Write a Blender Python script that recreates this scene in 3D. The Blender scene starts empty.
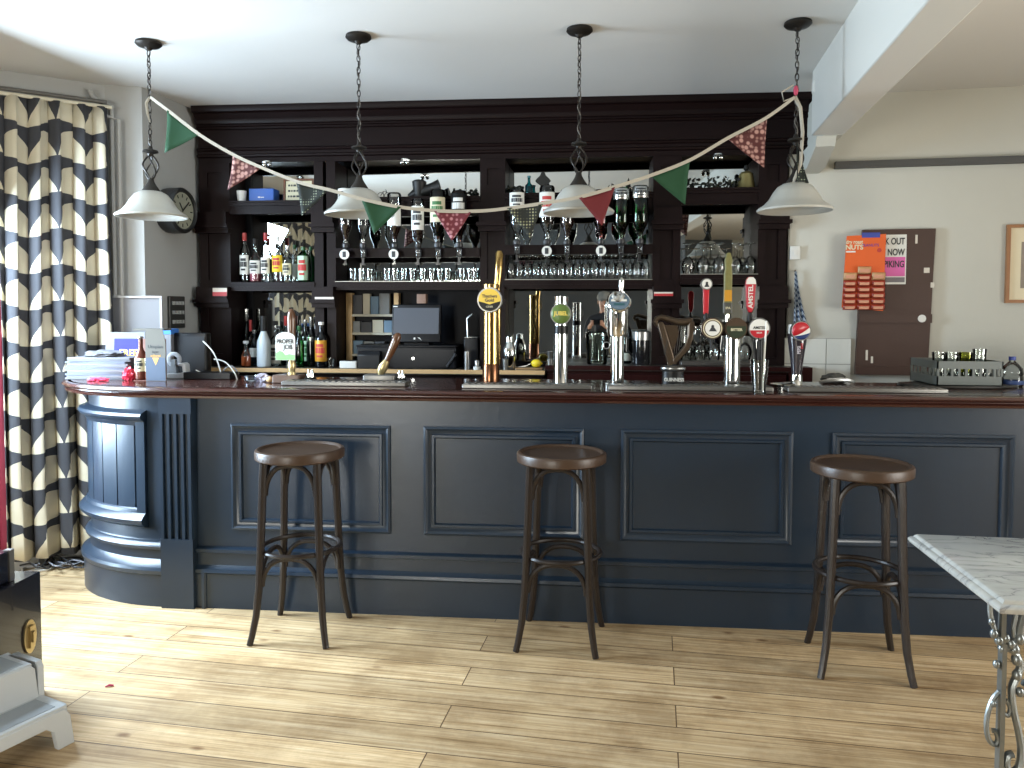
import bpy, bmesh, math, random
from mathutils import Vector, Matrix, Euler
random.seed(7)
PI = math.pi
sc = bpy.context.scene
col = sc.collection

# ------------------------------------------------------------------ camera
CAM_H, CAM_F, CAM_YAW, CAM_PITCH, CAM_ROLL, CAM_HOR = 1.42, 770.0, 5.14, 2.5, 0.12, 312.0
_p, _y, _r = map(math.radians, (CAM_PITCH, CAM_YAW, CAM_ROLL))
FW = Vector((-math.sin(_y) * math.cos(_p), math.cos(_y) * math.cos(_p), -math.sin(_p)))
RT0 = Vector((math.cos(_y), math.sin(_y), 0.0))
UP0 = RT0.cross(FW)
RT = RT0 * math.cos(_r) + UP0 * math.sin(_r)
UP = UP0 * math.cos(_r) - RT0 * math.sin(_r)
CX, CY = 512.0, CAM_HOR + CAM_F * math.tan(_p)
cam_data = bpy.data.cameras.new('camera')
cam = bpy.data.objects.new('camera', cam_data)
col.objects.link(cam)
cam.matrix_world = Matrix(((RT.x, UP.x, -FW.x, 0), (RT.y, UP.y, -FW.y, 0), (RT.z, UP.z, -FW.z, CAM_H), (0, 0, 0, 1)))
cam_data.sensor_width = 36.0
cam_data.lens = CAM_F / 1024.0 * 36.0
cam_data.shift_y = -(384.0 - CY) / 1024.0
cam_data.clip_start = 0.02
sc.camera = cam

def P(px, py, Y):
    """the point at depth Y that the photograph shows at pixel (px, py)"""
    d = FW + RT * ((px - CX) / CAM_F) - UP * ((py - CY) / CAM_F)
    return Vector((0, 0, CAM_H)) + d * (Y / d.y)
def XX(px, Y, py=300): return P(px, py, Y).x
def ZZ(px, py, Y): return P(px, py, Y).z

# ------------------------------------------------------------------ light and exposure
sc.view_settings.view_transform = 'Standard'
sc.view_settings.look = 'None'
sc.view_settings.gamma = 1.0
sc.view_settings.use_curve_mapping = False
sc.view_settings.exposure = 0.10
sc.cycles.max_bounces = 10
sc.cycles.diffuse_bounces = 5
sc.cycles.glossy_bounces = 6
sc.cycles.transmission_bounces = 8
sc.cycles.transparent_max_bounces = 24
sc.cycles.sample_clamp_indirect = 6.0
sc.cycles.caustics_reflective = False
sc.cycles.caustics_refractive = False

w = bpy.data.worlds.new('sky')
sc.world = w
w.use_nodes = True
bg = w.node_tree.nodes['Background']
bg.inputs[0].default_value = (0.80, 0.90, 1.0, 1)
bg.inputs[1].default_value = 1.6

def area(name, loc, direction, sx, sy, power, color=(1, 1, 1), spread=PI):
    l = bpy.data.lights.new(name, 'AREA')
    l.shape = 'RECTANGLE'; l.size = sx; l.size_y = sy
    l.energy = power; l.color = color; l.spread = spread
    o = bpy.data.objects.new(name, l); col.objects.link(o)
    o.location = loc
    o.rotation_euler = Vector(direction).to_track_quat('-Z', 'Y').to_euler()
    return o
TH = math.radians(-5.7)                    # the building stands a little skew to the bar
BU = Vector((math.cos(TH), math.sin(TH), 0)); BV = Vector((-math.sin(TH), math.cos(TH), 0))
C1, C2, C3 = Vector((-2.51, 4.25, 0)), Vector((-2.70, 4.20, 0)), Vector((-3.27, 3.745, 0))
LW = lambda s, out=0.0, z=0.0: C3 - BV * s - BU * out + Vector((0, 0, z))   # a point on the left wall, s metres from its far end
# daylight through the windows (set just outside the panes); the right one is added fill
R0 = Vector((1.24, 4.768, 0))
REAR0 = C3 - BV * 7.2
dCh = (C3 - C2).normalized(); nCh = Vector((-dCh.y, dCh.x, 0))
if nCh.y > 0: nCh = -nCh                                                        # the chamfered corner's room side
area('daylight_window_left', LW(0.62, 0.09, 1.40), BU + Vector((0, 0, -0.55)), 1.05, 1.9, 345, (0.66, 0.83, 1.0))
RE = R0 + BU * 3.55
area('added_fill_right', RE - BV * 3.4 + BU * 0.11 + Vector((0, 0, 1.40)), -BU + Vector((0, 0, 0.22)), 2.4, 1.9, 215, (1.0, 0.95, 0.87))  # added fill from an unseen window, brightens the right-hand ceiling and wall
for s in (1.1,):
    area('daylight_window_rear', REAR0 + BU * s - BV * 0.11 + Vector((0, 0, 1.25)), BV, 1.4, 1.5, 260, (1.0, 0.94, 0.84))

# ------------------------------------------------------------------ materials
def lin(c):
    if isinstance(c, str):
        c = tuple(int(c[i:i + 2], 16) for i in (0, 2, 4))
    return tuple(((v / 255) / 12.92 if v / 255 <= 0.04045 else ((v / 255 + 0.055) / 1.055) ** 2.4) for v in c) + (1,)
MATS = {}
def N(m, t, **kw):
    n = m.node_tree.nodes.new(t)
    for k, v in kw.items():
        if k.startswith('i_'):
            n.inputs[k[2:].replace('_', ' ')].default_value = v
        else:
            setattr(n, k, v)
    return n
def L(m, a, b): m.node_tree.links.new(a, b)
def mat(name, c, rough=0.5, metal=0.0, vary=0.0, scale=12.0, bump=0.0, bscale=60.0, spec=0.5, coat=0.0, emit=None, stretch=None, sub=0.0):
    if name in MATS: return MATS[name]
    m = bpy.data.materials.new(name); m.use_nodes = True
    b = m.node_tree.nodes['Principled BSDF']
    c1 = lin(c)
    b.inputs['Base Color'].default_value = c1
    b.inputs['Roughness'].default_value = rough
    b.inputs['Metallic'].default_value = metal
    b.inputs['Specular IOR Level'].default_value = spec
    b.inputs['Coat Weight'].default_value = coat
    b.inputs['Subsurface Weight'].default_value = sub
    if vary or bump:
        tc = N(m, 'ShaderNodeTexCoord')
        src = tc.outputs['Object']
        if stretch:
            mp = N(m, 'ShaderNodeMapping'); mp.inputs['Scale'].default_value = stretch
            L(m, src, mp.inputs['Vector']); src = mp.outputs['Vector']
    if vary:
        nz = N(m, 'ShaderNodeTexNoise'); nz.inputs['Scale'].default_value = scale; nz.inputs['Detail'].default_value = 5
        L(m, src, nz.inputs['Vector'])
        mx = N(m, 'ShaderNodeMix', data_type='RGBA')
        mx.inputs[6].default_value = tuple(v * (1 - vary) for v in c1[:3]) + (1,)
        mx.inputs[7].default_value = tuple(min(1, v * (1 + vary)) for v in c1[:3]) + (1,)
        L(m, nz.outputs['Fac'], mx.inputs[0]); L(m, mx.outputs[2], b.inputs['Base Color'])
    if bump:
        nb = N(m, 'ShaderNodeTexNoise'); nb.inputs['Scale'].default_value = bscale; nb.inputs['Detail'].default_value = 4
        L(m, src, nb.inputs['Vector'])
        bp = N(m, 'ShaderNodeBump'); bp.inputs['Strength'].default_value = bump; bp.inputs['Distance'].default_value = 0.01
        L(m, nb.outputs['Fac'], bp.inputs['Height']); L(m, bp.outputs['Normal'], b.inputs['Normal'])
    if emit:
        b.inputs['Emission Color'].default_value = c1; b.inputs['Emission Strength'].default_value = emit
    MATS[name] = m
    return m
def glass(name, c=(1, 1, 1), refl=1.0, ior=1.45):
    """thin glass: clear or tinted see-through plus a fresnel reflection"""
    if name in MATS: return MATS[name]
    m = bpy.data.materials.new(name); m.use_nodes = True
    nt = m.node_tree; nt.nodes.clear()
    out = N(m, 'ShaderNodeOutputMaterial'); t = N(m, 'ShaderNodeBsdfTransparent'); g = N(m, 'ShaderNodeBsdfGlossy')
    t.inputs[0].default_value = tuple(c) + (1,)
    g.inputs['Roughness'].default_value = 0.04
    fr = N(m, 'ShaderNodeFresnel'); fr.inputs[0].default_value = ior
    mu = N(m, 'ShaderNodeMath', operation='MULTIPLY'); mu.inputs[1].default_value = refl
    mu.use_clamp = True
    mx = N(m, 'ShaderNodeMixShader')
    L(m, fr.outputs[0], mu.inputs[0]); L(m, mu.outputs[0], mx.inputs[0]); L(m, t.outputs[0], mx.inputs[1]); L(m, g.outputs[0], mx.inputs[2])
    L(m, mx.outputs[0], out.inputs[0])
    MATS[name] = m
    return m

# ------------------------------------------------------------------ mesh builder
class MB:
    def __init__(self): self.bm = bmesh.new(); self.mi = 0; self.M = Matrix()
    def v(self, p): return self.bm.verts.new(self.M @ Vector(p))
    def f(self, vs, smooth=True):
        try:
            fc = self.bm.faces.new(vs)
        except ValueError:
            return
        fc.material_index = self.mi; fc.smooth = smooth
    def box(self, x0, x1, y0, y1, z0, z1):
        q = [self.v(p) for p in ((x0, y0, z0), (x1, y0, z0), (x1, y1, z0), (x0, y1, z0), (x0, y0, z1), (x1, y0, z1), (x1, y1, z1), (x0, y1, z1))]
        for i in ((3, 2, 1, 0), (4, 5, 6, 7), (0, 1, 5, 4), (1, 2, 6, 5), (2, 3, 7, 6), (3, 0, 4, 7)):
            self.f([q[k] for k in i], False)
        return self
    def obox(self, c, ax, ay, az):
        """box about c with half-axis vectors"""
        c, ax, ay, az = map(Vector, (c, ax, ay, az))
        q = [self.v(c + ax * i + ay * j + az * k) for k in (-1, 1) for (i, j) in ((-1, -1), (1, -1), (1, 1), (-1, 1))]
        for i in ((3, 2, 1, 0), (4, 5, 6, 7), (0, 1, 5, 4), (1, 2, 6, 5), (2, 3, 7, 6), (3, 0, 4, 7)):
            self.f([q[k] for k in i], False)
        return self
    def rbox(self, x0, x1, y0, y1, z0, z1, r=0.01, n=3):
        """box with rounded vertical corners and small top/bottom bevel"""
        r = min(r, (x1 - x0) / 2.01, (y1 - y0) / 2.01)
        pts = []
        for (cx, cy, a0) in ((x1 - r, y1 - r, 0), (x0 + r, y1 - r, PI / 2), (x0 + r, y0 + r, PI), (x1 - r, y0 + r, 1.5 * PI)):
            for i in range(n + 1):
                a = a0 + PI / 2 * i / n
                pts.append((cx, cy, r * math.cos(a), r * math.sin(a)))
        b = min(r * 0.5, (z1 - z0) / 3)
        rings = []
        for (z, k) in ((z0, r - b), (z0 + b, r), (z1 - b, r), (z1, r - b)):
            rings.append([self.v((cx + dx * k / r, cy + dy * k / r, z)) for cx, cy, dx, dy in pts])
        m = len(pts)
        for a, c in zip(rings, rings[1:]):
            for i in range(m): self.f([a[i], a[(i + 1) % m], c[(i + 1) % m], c[i]])
        self.f(rings[0][::-1], False); self.f(rings[-1], False)
        return self
    def prism(self, poly, t0, t1, axis='z'):
        """polygon extruded from t0 to t1; axis z: (x,y); axis y: (x,z); axis x: (y,z)"""
        def pt(a, b, t): return {'z': (a, b, t), 'y': (a, t, b), 'x': (t, a, b)}[axis]
        A = [self.v(pt(a, b, t0)) for a, b in poly]; B = [self.v(pt(a, b, t1)) for a, b in poly]
        n = len(poly)
        self.f(A[::-1], False); self.f(B, False)
        for i in range(n): self.f([A[i], A[(i + 1) % n], B[(i + 1) % n], B[i]])
        return self
    def lathe(self, prof, c=(0, 0, 0), seg=20, a0=0.0, a1=2 * PI, sx=1.0, sy=1.0):
        c = Vector(c); full = abs(a1 - a0 - 2 * PI) < 1e-6
        n = seg if full else seg + 1
        rings = []
        for r, z in prof:
            if r < 1e-6 and full:
                rings.append([self.v(c + Vector((0, 0, z)))])
            else:
                rings.append([self.v(c + Vector((r * sx * math.cos(a0 + (a1 - a0) * i / seg), r * sy * math.sin(a0 + (a1 - a0) * i / seg), z))) for i in range(n)])
        for a, b in zip(rings, rings[1:]):
            for i in range(seg):
                j = (i + 1) % n
                if len(a) == 1 and len(b) == 1: continue
                if len(a) == 1: self.f([a[0], b[j], b[i]])
                elif len(b) == 1: self.f([a[i], a[j], b[0]])
                else: self.f([a[i], a[j], b[j], b[i]])
        return self
    def cyl(self, c, r, z0, z1, seg=20): return self.lathe([(0, z0), (r, z0), (r, z1), (0, z1)], c, seg)
    def tube(self, pts, r, seg=8, closed=False, cap=True, flat=1.0):
        pts = [Vector(p) for p in pts]; n = len(pts)
        rr = r if isinstance(r, (list, tuple)) else [r] * n
        rings = []; up = None
        for i, p in enumerate(pts):
            if closed: t = pts[(i + 1) % n] - pts[i - 1]
            else: t = pts[min(i + 1, n - 1)] - pts[max(i - 1, 0)]
            t = t.normalized() if t.length > 1e-9 else Vector((0, 0, 1))
            if up is None:
                up = Vector((0, 0, 1)) if abs(t.z) < 0.9 else Vector((0, 1, 0))
            a = (up - t * up.dot(t))
            a = a.normalized() if a.length > 1e-6 else t.orthogonal().normalized()
            up = a; b = t.cross(a)
            rings.append([self.v(p + (a * math.cos(2 * PI * k / seg) + b * math.sin(2 * PI * k / seg) * flat) * rr[i]) for k in range(seg)])
        m = n if closed else n - 1
        for i in range(m):
            A, B = rings[i], rings[(i + 1) % n]
            for k in range(seg): self.f([A[k], A[(k + 1) % seg], B[(k + 1) % seg], B[k]])
        if not closed and cap:
            self.f(rings[0][::-1], False); self.f(rings[-1], False)
        return self
    def sph(self, c, r, seg=12, s=(1, 1, 1)):
        c = Vector(c); h = max(4, seg // 2)
        rings = []
        for j in range(h + 1):
            a = -PI / 2 + PI * j / h
            if j in (0, h): rings.append([self.v(c + Vector((0, 0, r * s[2] * math.sin(a))))])
            else: rings.append([self.v(c + Vector((r * s[0] * math.cos(a) * math.cos(2 * PI * k / seg), r * s[1] * math.cos(a) * math.sin(2 * PI * k / seg), r * s[2] * math.sin(a)))) for k in range(seg)])
        for A, B in zip(rings, rings[1:]):
            for k in range(seg):
                j = (k + 1) % seg
                if len(A) == 1: self.f([A[0], B[j], B[k]])
                elif len(B) == 1: self.f([A[k], A[j], B[0]])
                else: self.f([A[k], A[j], B[j], B[k]])
        return self
    def disc_y(self, c, r, y0, y1, seg=24, r2=None):
        """a disc facing -y, from y0 (front) to y1"""
        A = [self.v((c[0] + (r2 or r) * math.cos(2 * PI * k / seg), y0, c[2] + (r2 or r) * math.sin(2 * PI * k / seg))) for k in range(seg)]
        B = [self.v((c[0] + r * math.cos(2 * PI * k / seg), y1, c[2] + r * math.sin(2 * PI * k / seg))) for k in range(seg)]
        self.f(A, False); self.f(B[::-1], False)
        for k in range(seg): self.f([A[(k + 1) % seg], A[k], B[k], B[(k + 1) % seg]])
        return self
    def sweep(self, path, prof, closed=True):
        """path: [(point xy, outward normal xy)]; prof: [(d, z)] swept along it"""
        rings = [[self.v((p[0] + n[0] * d, p[1] + n[1] * d, z)) for d, z in prof] for p, n in path]
        m = len(prof); e = m if closed else m - 1
        for A, B in zip(rings, rings[1:]):
            for i in range(e): self.f([A[i], B[i], B[(i + 1) % m], A[(i + 1) % m]])
        if closed:
            self.f(rings[0], False); self.f(rings[-1][::-1], False)
        return self
    def frame_y(self, x0, x1, z0, z1, y, prof):
        """mitred rectangular moulding on a face looking to -y; prof: [(inset, height out of the face)]"""
        rings = []
        for (ins, h) in prof:
            rings.append([self.v((x0 + ins, y - h, z0 + ins)), self.v((x1 - ins, y - h, z0 + ins)), self.v((x1 - ins, y - h, z1 - ins)), self.v((x0 + ins, y - h, z1 - ins))])
        for A, B in zip(rings, rings[1:]):
            for i in range(4): self.f([A[i], A[(i + 1) % 4], B[(i + 1) % 4], B[i]], False)
        return self
    def build(self, name, mats, parent=None, sharp=35, solid=0.0, bevel=0.0):
        me = bpy.data.meshes.new(name)
        bmesh.ops.recalc_face_normals(self.bm, faces=self.bm.faces)
        self.bm.to_mesh(me); self.bm.free()
        for m in (mats if isinstance(mats, (list, tuple)) else [mats]): me.materials.append(m)
        me.set_sharp_from_angle(angle=math.radians(sharp))
        o = bpy.data.objects.new(name, me); col.objects.link(o)
        if parent: o.parent = parent
        if solid:
            s = o.modifiers.new('solid', 'SOLIDIFY'); s.thickness = solid; s.offset = 0
        if bevel:
            b = o.modifiers.new('bevel', 'BEVEL'); b.width = bevel; b.segments = 2; b.limit_method = 'ANGLE'; b.angle_limit = math.radians(40)
        return o

def tag(o, label=None, cat=None, group=None, kind=None):
    if label: o['label'] = label
    if cat: o['category'] = cat
    if group: o['group'] = group
    if kind: o['kind'] = kind
    return o
def thing(name, label, cat, loc=(0, 0, 0), rz=0.0, group=None):
    o = bpy.data.objects.new(name, None); col.objects.link(o)
    o.empty_display_size = 0.05
    o.location = loc; o.rotation_euler = (0, 0, rz)
    return tag(o, label, cat, group)
def copy_tree(o, parent=None):
    c = o.copy(); col.objects.link(c)
    if parent: c.parent = parent
    for ch in list(o.children): copy_tree(ch, c)
    return c
def dup(o, loc, rz=None, label=None, group=None):
    c = copy_tree(o)
    c.location = loc
    if rz is not None: c.rotation_euler = (0, 0, rz)
    if label: c['label'] = label
    if group: c['group'] = group
    return c
def text(s, size, m, parent, loc, rot=(PI / 2, 0, 0), name='lettering', ex=0.0004, sx=1.0, bold=0.0, align='CENTER'):
    cu = bpy.data.curves.new(name, 'FONT'); cu.body = s; cu.size = size; cu.extrude = ex
    cu.align_x = align; cu.align_y = 'CENTER'; cu.offset = bold
    t = bpy.data.objects.new(name, cu); col.objects.link(t)
    bpy.context.view_layer.update()
    me = bpy.data.meshes.new_from_object(t.evaluated_get(bpy.context.evaluated_depsgraph_get()))
    bpy.data.objects.remove(t)
    o = bpy.data.objects.new(name, me); col.objects.link(o)
    me.materials.clear(); me.materials.append(m)
    o.location = loc; o.rotation_euler = rot; o.scale = (sx, 1, 1)
    if parent: o.parent = parent
    return o
def arc(c, r, a0, a1, n=10, plane='xz', r2=None):
    out = []
    for i in range(n + 1):
        a = a0 + (a1 - a0) * i / n; rr = r + ((r2 if r2 is not None else r) - r) * i / n
        u, v = rr * math.cos(a), rr * math.sin(a)
        out.append({'xz': (c[0] + u, c[1], c[2] + v), 'yz': (c[0], c[1] + u, c[2] + v), 'xy': (c[0] + u, c[1] + v, c[2])}[plane])
    return out
# ================================================================== the room
M_wall = mat('wall_paint_grey', (166, 166, 163), 0.75, vary=0.04, scale=3, bump=0.06, bscale=40)
M_wallw = mat('wall_paint_cream', (190, 189, 179), 0.75, vary=0.03, scale=2, bump=0.06, bscale=40)
M_wallr = mat('wall_paint_slate', (92, 98, 104), 0.75, vary=0.05, scale=3)
M_ceil = mat('ceiling_paint', (216, 215, 211), 0.85, vary=0.02, scale=2, bump=0.05, bscale=30)
M_trim = mat('white_gloss', (208, 207, 200), 0.4)
M_dark = mat('dark_grey_rail', (66, 66, 64), 0.55, vary=0.1)

def floor_mat():
    m = bpy.data.materials.new('pine_boards'); m.use_nodes = True
    b = m.node_tree.nodes['Principled BSDF']
    tc = N(m, 'ShaderNodeTexCoord')
    br = N(m, 'ShaderNodeTexBrick'); br.offset = 0.37; br.offset_frequency = 2; br.squash = 1.0
    for k, v in (('Color1', (0.0, 0.0, 0.0, 1)), ('Color2', (1, 1, 1, 1)), ('Mortar', (0.5, 0.5, 0.5, 1)), ('Scale', 1.0), ('Mortar Size', 0.0022), ('Mortar Smooth', 0.1), ('Bias', 0.0), ('Brick Width', 2.15), ('Row Height', 0.152)):
        br.inputs[k].default_value = v
    L(m, tc.outputs['Object'], br.inputs['Vector'])
    # grain, shifted from board to board
    sep = N(m, 'ShaderNodeSeparateXYZ'); L(m, tc.outputs['Object'], sep.inputs[0])
    off = N(m, 'ShaderNodeMath', operation='MULTIPLY'); off.inputs[1].default_value = 7.0; L(m, br.outputs['Color'], off.inputs[0])
    com = N(m, 'ShaderNodeCombineXYZ'); L(m, sep.outputs[0], com.inputs[0]); L(m, sep.outputs[1], com.inputs[1]); L(m, off.outputs[0], com.inputs[2])
    mp = N(m, 'ShaderNodeMapping'); mp.inputs['Scale'].default_value = (1.3, 40, 1); L(m, com.outputs[0], mp.inputs['Vector'])
    g = N(m, 'ShaderNodeTexNoise'); g.inputs['Scale'].default_value = 1.7; g.inputs['Detail'].default_value = 7; g.inputs['Distortion'].default_value = 0.5; g.inputs['Roughness'].default_value = 0.62
    L(m, mp.outputs[0], g.inputs['Vector'])
    ramp = N(m, 'ShaderNodeValToRGB'); e = ramp.color_ramp.elements
    e[0].position = 0.30; e[0].color = lin((166, 135, 94)); e[1].position = 0.70; e[1].color = lin((220, 196, 158))
    x = e.new(0.5); x.color = lin((200, 171, 129))
    L(m, g.outputs['Fac'], ramp.inputs[0])
    # board to board tone
    hs = N(m, 'ShaderNodeHueSaturation')
    mr = N(m, 'ShaderNodeMapRange'); mr.inputs['To Min'].default_value = 0.80; mr.inputs['To Max'].default_value = 1.12
    L(m, br.outputs['Color'], mr.inputs['Value']); L(m, mr.outputs[0], hs.inputs['Value']); L(m, ramp.outputs[0], hs.inputs['Color'])
    # scuffs
    sc_ = N(m, 'ShaderNodeTexNoise'); sc_.inputs['Scale'].default_value = 3.2; sc_.inputs['Detail'].default_value = 8; sc_.inputs['Roughness'].default_value = 0.7
    L(m, tc.outputs['Object'], sc_.inputs['Vector'])
    r2 = N(m, 'ShaderNodeValToRGB'); r2.color_ramp.elements[0].position = 0.38; r2.color_ramp.elements[0].color = (0.66, 0.62, 0.58, 1); r2.color_ramp.elements[1].position = 0.56; r2.color_ramp.elements[1].color = (1, 1, 1, 1)
    L(m, sc_.outputs['Fac'], r2.inputs[0])
    m1 = N(m, 'ShaderNodeMix', data_type='RGBA', blend_type='MULTIPLY'); m1.inputs[0].default_value = 0.8
    L(m, hs.outputs[0], m1.inputs[6]); L(m, r2.outputs[0], m1.inputs[7])
    # fine dark streaks
    mq = N(m, 'ShaderNodeMapping'); mq.inputs['Scale'].default_value = (2.2, 120, 1); L(m, com.outputs[0], mq.inputs['Vector'])
    ns = N(m, 'ShaderNodeTexNoise'); ns.inputs['Scale'].default_value = 1.0; ns.inputs['Detail'].default_value = 3; L(m, mq.outputs[0], ns.inputs['Vector'])
    r4 = N(m, 'ShaderNodeValToRGB'); r4.color_ramp.elements[0].position = 0.30; r4.color_ramp.elements[0].color = (0.62, 0.55, 0.46, 1); r4.color_ramp.elements[1].position = 0.46; r4.color_ramp.elements[1].color = (1, 1, 1, 1)
    L(m, ns.outputs['Fac'], r4.inputs[0])
    m0 = N(m, 'ShaderNodeMix', data_type='RGBA', blend_type='MULTIPLY'); m0.inputs[0].default_value = 0.75
    L(m, m1.outputs[2], m0.inputs[6]); L(m, r4.outputs[0], m0.inputs[7]); m1 = m0
    # knots
    mk = N(m, 'ShaderNodeMapping'); mk.inputs['Scale'].default_value = (2.6, 5.2, 1); L(m, com.outputs[0], mk.inputs['Vector'])
    vo = N(m, 'ShaderNodeTexVoronoi'); vo.inputs['Scale'].default_value = 1.15; vo.inputs['Randomness'].default_value = 1.0; L(m, mk.outputs[0], vo.inputs['Vector'])
    r3 = N(m, 'ShaderNodeValToRGB'); r3.color_ramp.elements[0].position = 0.045; r3.color_ramp.elements[0].color = (0.34, 0.22, 0.13, 1); r3.color_ramp.elements[1].position = 0.105; r3.color_ramp.elements[1].color = (1, 1, 1, 1)
    L(m, vo.outputs['Distance'], r3.inputs[0])
    m2 = N(m, 'ShaderNodeMix', data_type='RGBA', blend_type='MULTIPLY'); m2.inputs[0].default_value = 0.85
    L(m, m1.outputs[2], m2.inputs[6]); L(m, r3.outputs[0], m2.inputs[7])
    # gaps between boards
    m3 = N(m, 'ShaderNodeMix', data_type='RGBA'); m3.inputs[7].default_value = lin((92, 70, 48))
    L(m, br.outputs['Fac'], m3.inputs[0]); L(m, m2.outputs[2], m3.inputs[6]); L(m, m3.outputs[2], b.inputs['Base Color'])
    b.inputs['Roughness'].default_value = 0.42
    bp = N(m, 'ShaderNodeBump'); bp.inputs['Strength'].default_value = 0.25; bp.inputs['Distance'].default_value = 0.004
    inv = N(m, 'ShaderNodeMath', operation='SUBTRACT'); inv.inputs[0].default_value = 1.0; L(m, br.outputs['Fac'], inv.inputs[1])
    ad = N(m, 'ShaderNodeMath', operation='MULTIPLY_ADD'); ad.inputs[1].default_value = 0.25; L(m, g.outputs['Fac'], ad.inputs[0]); L(m, inv.outputs[0], ad.inputs[2])
    L(m, ad.outputs[0], bp.inputs['Height']); L(m, bp.outputs['Normal'], b.inputs['Normal'])
    return m
fl = MB().box(-6.5, 7.0, -6.0, 7.0, -0.05, 0.0).build('floor', floor_mat())
fl.rotation_euler = (0, 0, math.radians(-5.4)); fl.location = (0.09, 0.045, 0)
tag(fl, kind='structure')
ce = MB().box(-6.5, 7.0, -6.0, 7.0, 2.70, 2.80).build('ceiling', M_ceil); tag(ce, kind='structure')
ce.rotation_euler = (0, 0, TH)

def wall(name, a, b, out, m, th=0.16, openings=(), z0=0.0, z1=2.72):
    """wall from a to b; `out` points away from the room; openings: (s0, s1, z0, z1)"""
    a, b = Vector(a), Vector(b); d = b - a; Lh = d.length; d.normalize(); o_ = Vector(out).normalized()
    mb = MB()
    mb.M = Matrix(((d.x, o_.x, 0, a.x), (d.y, o_.y, 0, a.y), (0, 0, 1, 0), (0, 0, 0, 1)))
    s = 0.0
    for (s0, s1, q0, q1) in sorted(openings):
        mb.box(s, s0, 0, th, z0, z1)
        if q0 > z0: mb.box(s0, s1, 0, th, z0, q0)
        mb.box(s0, s1, 0, th, q1, z1)
        s = s1
    mb.box(s, Lh, 0, th, z0, z1)
    return tag(mb.build(name, m), kind='structure')
M_pane = glass('window_pane', (0.97, 0.99, 1.0))
def window(name, a, d, out, s0, s1, z0, z1, bars=2):
    d, o_ = Vector(d).normalized(), Vector(out).normalized(); a = Vector(a)
    M = Matrix(((d.x, o_.x, 0, a.x), (d.y, o_.y, 0, a.y), (0, 0, 1, 0), (0, 0, 0, 1)))
    mb = MB(); mb.M = M; t = 0.06
    mb.box(s0, s0 + t, 0.03, 0.09, z0, z1).box(s1 - t, s1, 0.03, 0.09, z0, z1).box(s0 + t, s1 - t, 0.03, 0.09, z1 - t, z1).box(s0 + t, s1 - t, 0.03, 0.09, z0, z0 + t)
    mb.box(s0 + t, s1 - t, 0.04, 0.08, (z0 + z1) / 2 - 0.025, (z0 + z1) / 2 + 0.025)
    for i in range(1, bars):
        x = s0 + (s1 - s0) * i / bars
        mb.box(x - 0.018, x + 0.018, 0.045, 0.075, z0 + t, z1 - t)
    fr = tag(mb.build(name, M_trim), kind='structure')
    p = MB(); p.M = M; p.box(s0 + t, s1 - t, 0.058, 0.062, z0 + t, z1 - t); p.build('pane', M_pane, fr)
    s = MB(); s.M = M; s.box(s0 - 0.05, s1 + 0.05, -0.07, 0.03, z0 - 0.035, z0); s.build('window_sill', M_trim, fr)
    return fr
wall('wall_clock', C1, C1 + BV * 1.05, -BU, M_wall)
wall('wall_column', C2 + (C2 - C1).normalized() * 0.0, C1, (C1 - C2).cross(Vector((0, 0, 1))) * -1, M_wall, th=0.10)
wall('wall_chamfer', C3, C2, -nCh, M_wall, th=0.14)
LOP = [(0.05, 1.20, 0.40, 2.40)]
wall('wall_left', C3, C3 - BV * 7.2, -BU, M_wall, openings=LOP)
for i, (s0, s1, q0, q1) in enumerate(LOP): window('window_%d' % (i + 1), C3, -BV, -BU, s0, s1, q0, q1, 3)
REARL = 8.75
ROP = [(0.35, 1.85, 0.45, 2.05)]
wall('wall_rear', REAR0, REAR0 + BU * 6.2, -BV, M_wallr, openings=ROP)
wall('wall_rear_right', REAR0 + BU * 6.2, REAR0 + BU * REARL, -BV, M_wallw)
tag(MB().box(-3.4, 1.1, -0.80, -0.66, 1.92, 2.71).build('trim_added_bulkhead', M_wallr), kind='structure')  # unseen bulkhead added behind the camera so the mirrors reflect dark slate
for i, (s0, s1, q0, q1) in enumerate(ROP): window('window_%d' % (i + 3), REAR0, BU, -BV, s0, s1, q0, q1, 2)
RE = R0 + BU * 3.55
wall('wall_right', R0, RE, BV, M_wallw)
FOP = [(2.15, 4.65, 0.40, 2.40)]
wall('wall_far_right', RE, RE - BV * 9.2, BU, M_wallw, openings=FOP)
window('window_2', RE, -BV, BU, *FOP[0], 3)  # window added out of view to go with the right-hand fill
wall('wall_back', (-2.6, 5.14, 0), (1.35, 5.14, 0), (0, 1, 0), M_wall, th=0.12)
# return of the right wall behind the end of the back bar
MB().box(1.235, 1.33, 4.78, 5.2, 0, 2.72).build('wall_return', M_wallw)['kind'] = 'structure'

# ceiling beam with its corbel on the right wall
VB = (P(659, 312, 100) - Vector((0, 0, CAM_H))); VB.z = 0; VB.normalize()
NB = Vector((VB.y, -VB.x, 0))
bA = P(812, 135, 4.27); bA.z = 0
bz = P(812, 135, 4.27).z
mb = MB(); mb.M = Matrix(((NB.x, VB.x, 0, bA.x), (NB.y, VB.y, 0, bA.y), (0, 0, 1, 0), (0, 0, 0, 1)))
mb.box(0, 0.165, -8.0, 0.02, bz, 2.71)
beam = tag(mb.build('beam', M_trim, bevel=0.006), kind='structure'); beam.name = 'trim_1'
mb = MB(); mb.M = Matrix(((NB.x, VB.x, 0, bA.x), (NB.y, VB.y, 0, bA.y), (0, 0, 1, 0), (0, 0, 0, 1)))
mb.prism([(0.02, bz + 0.27), (0.02, bz - 0.001), (0.52, bz - 0.001), (0.52, bz + 0.27)], 0.06, 0.16, 'x')
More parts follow.
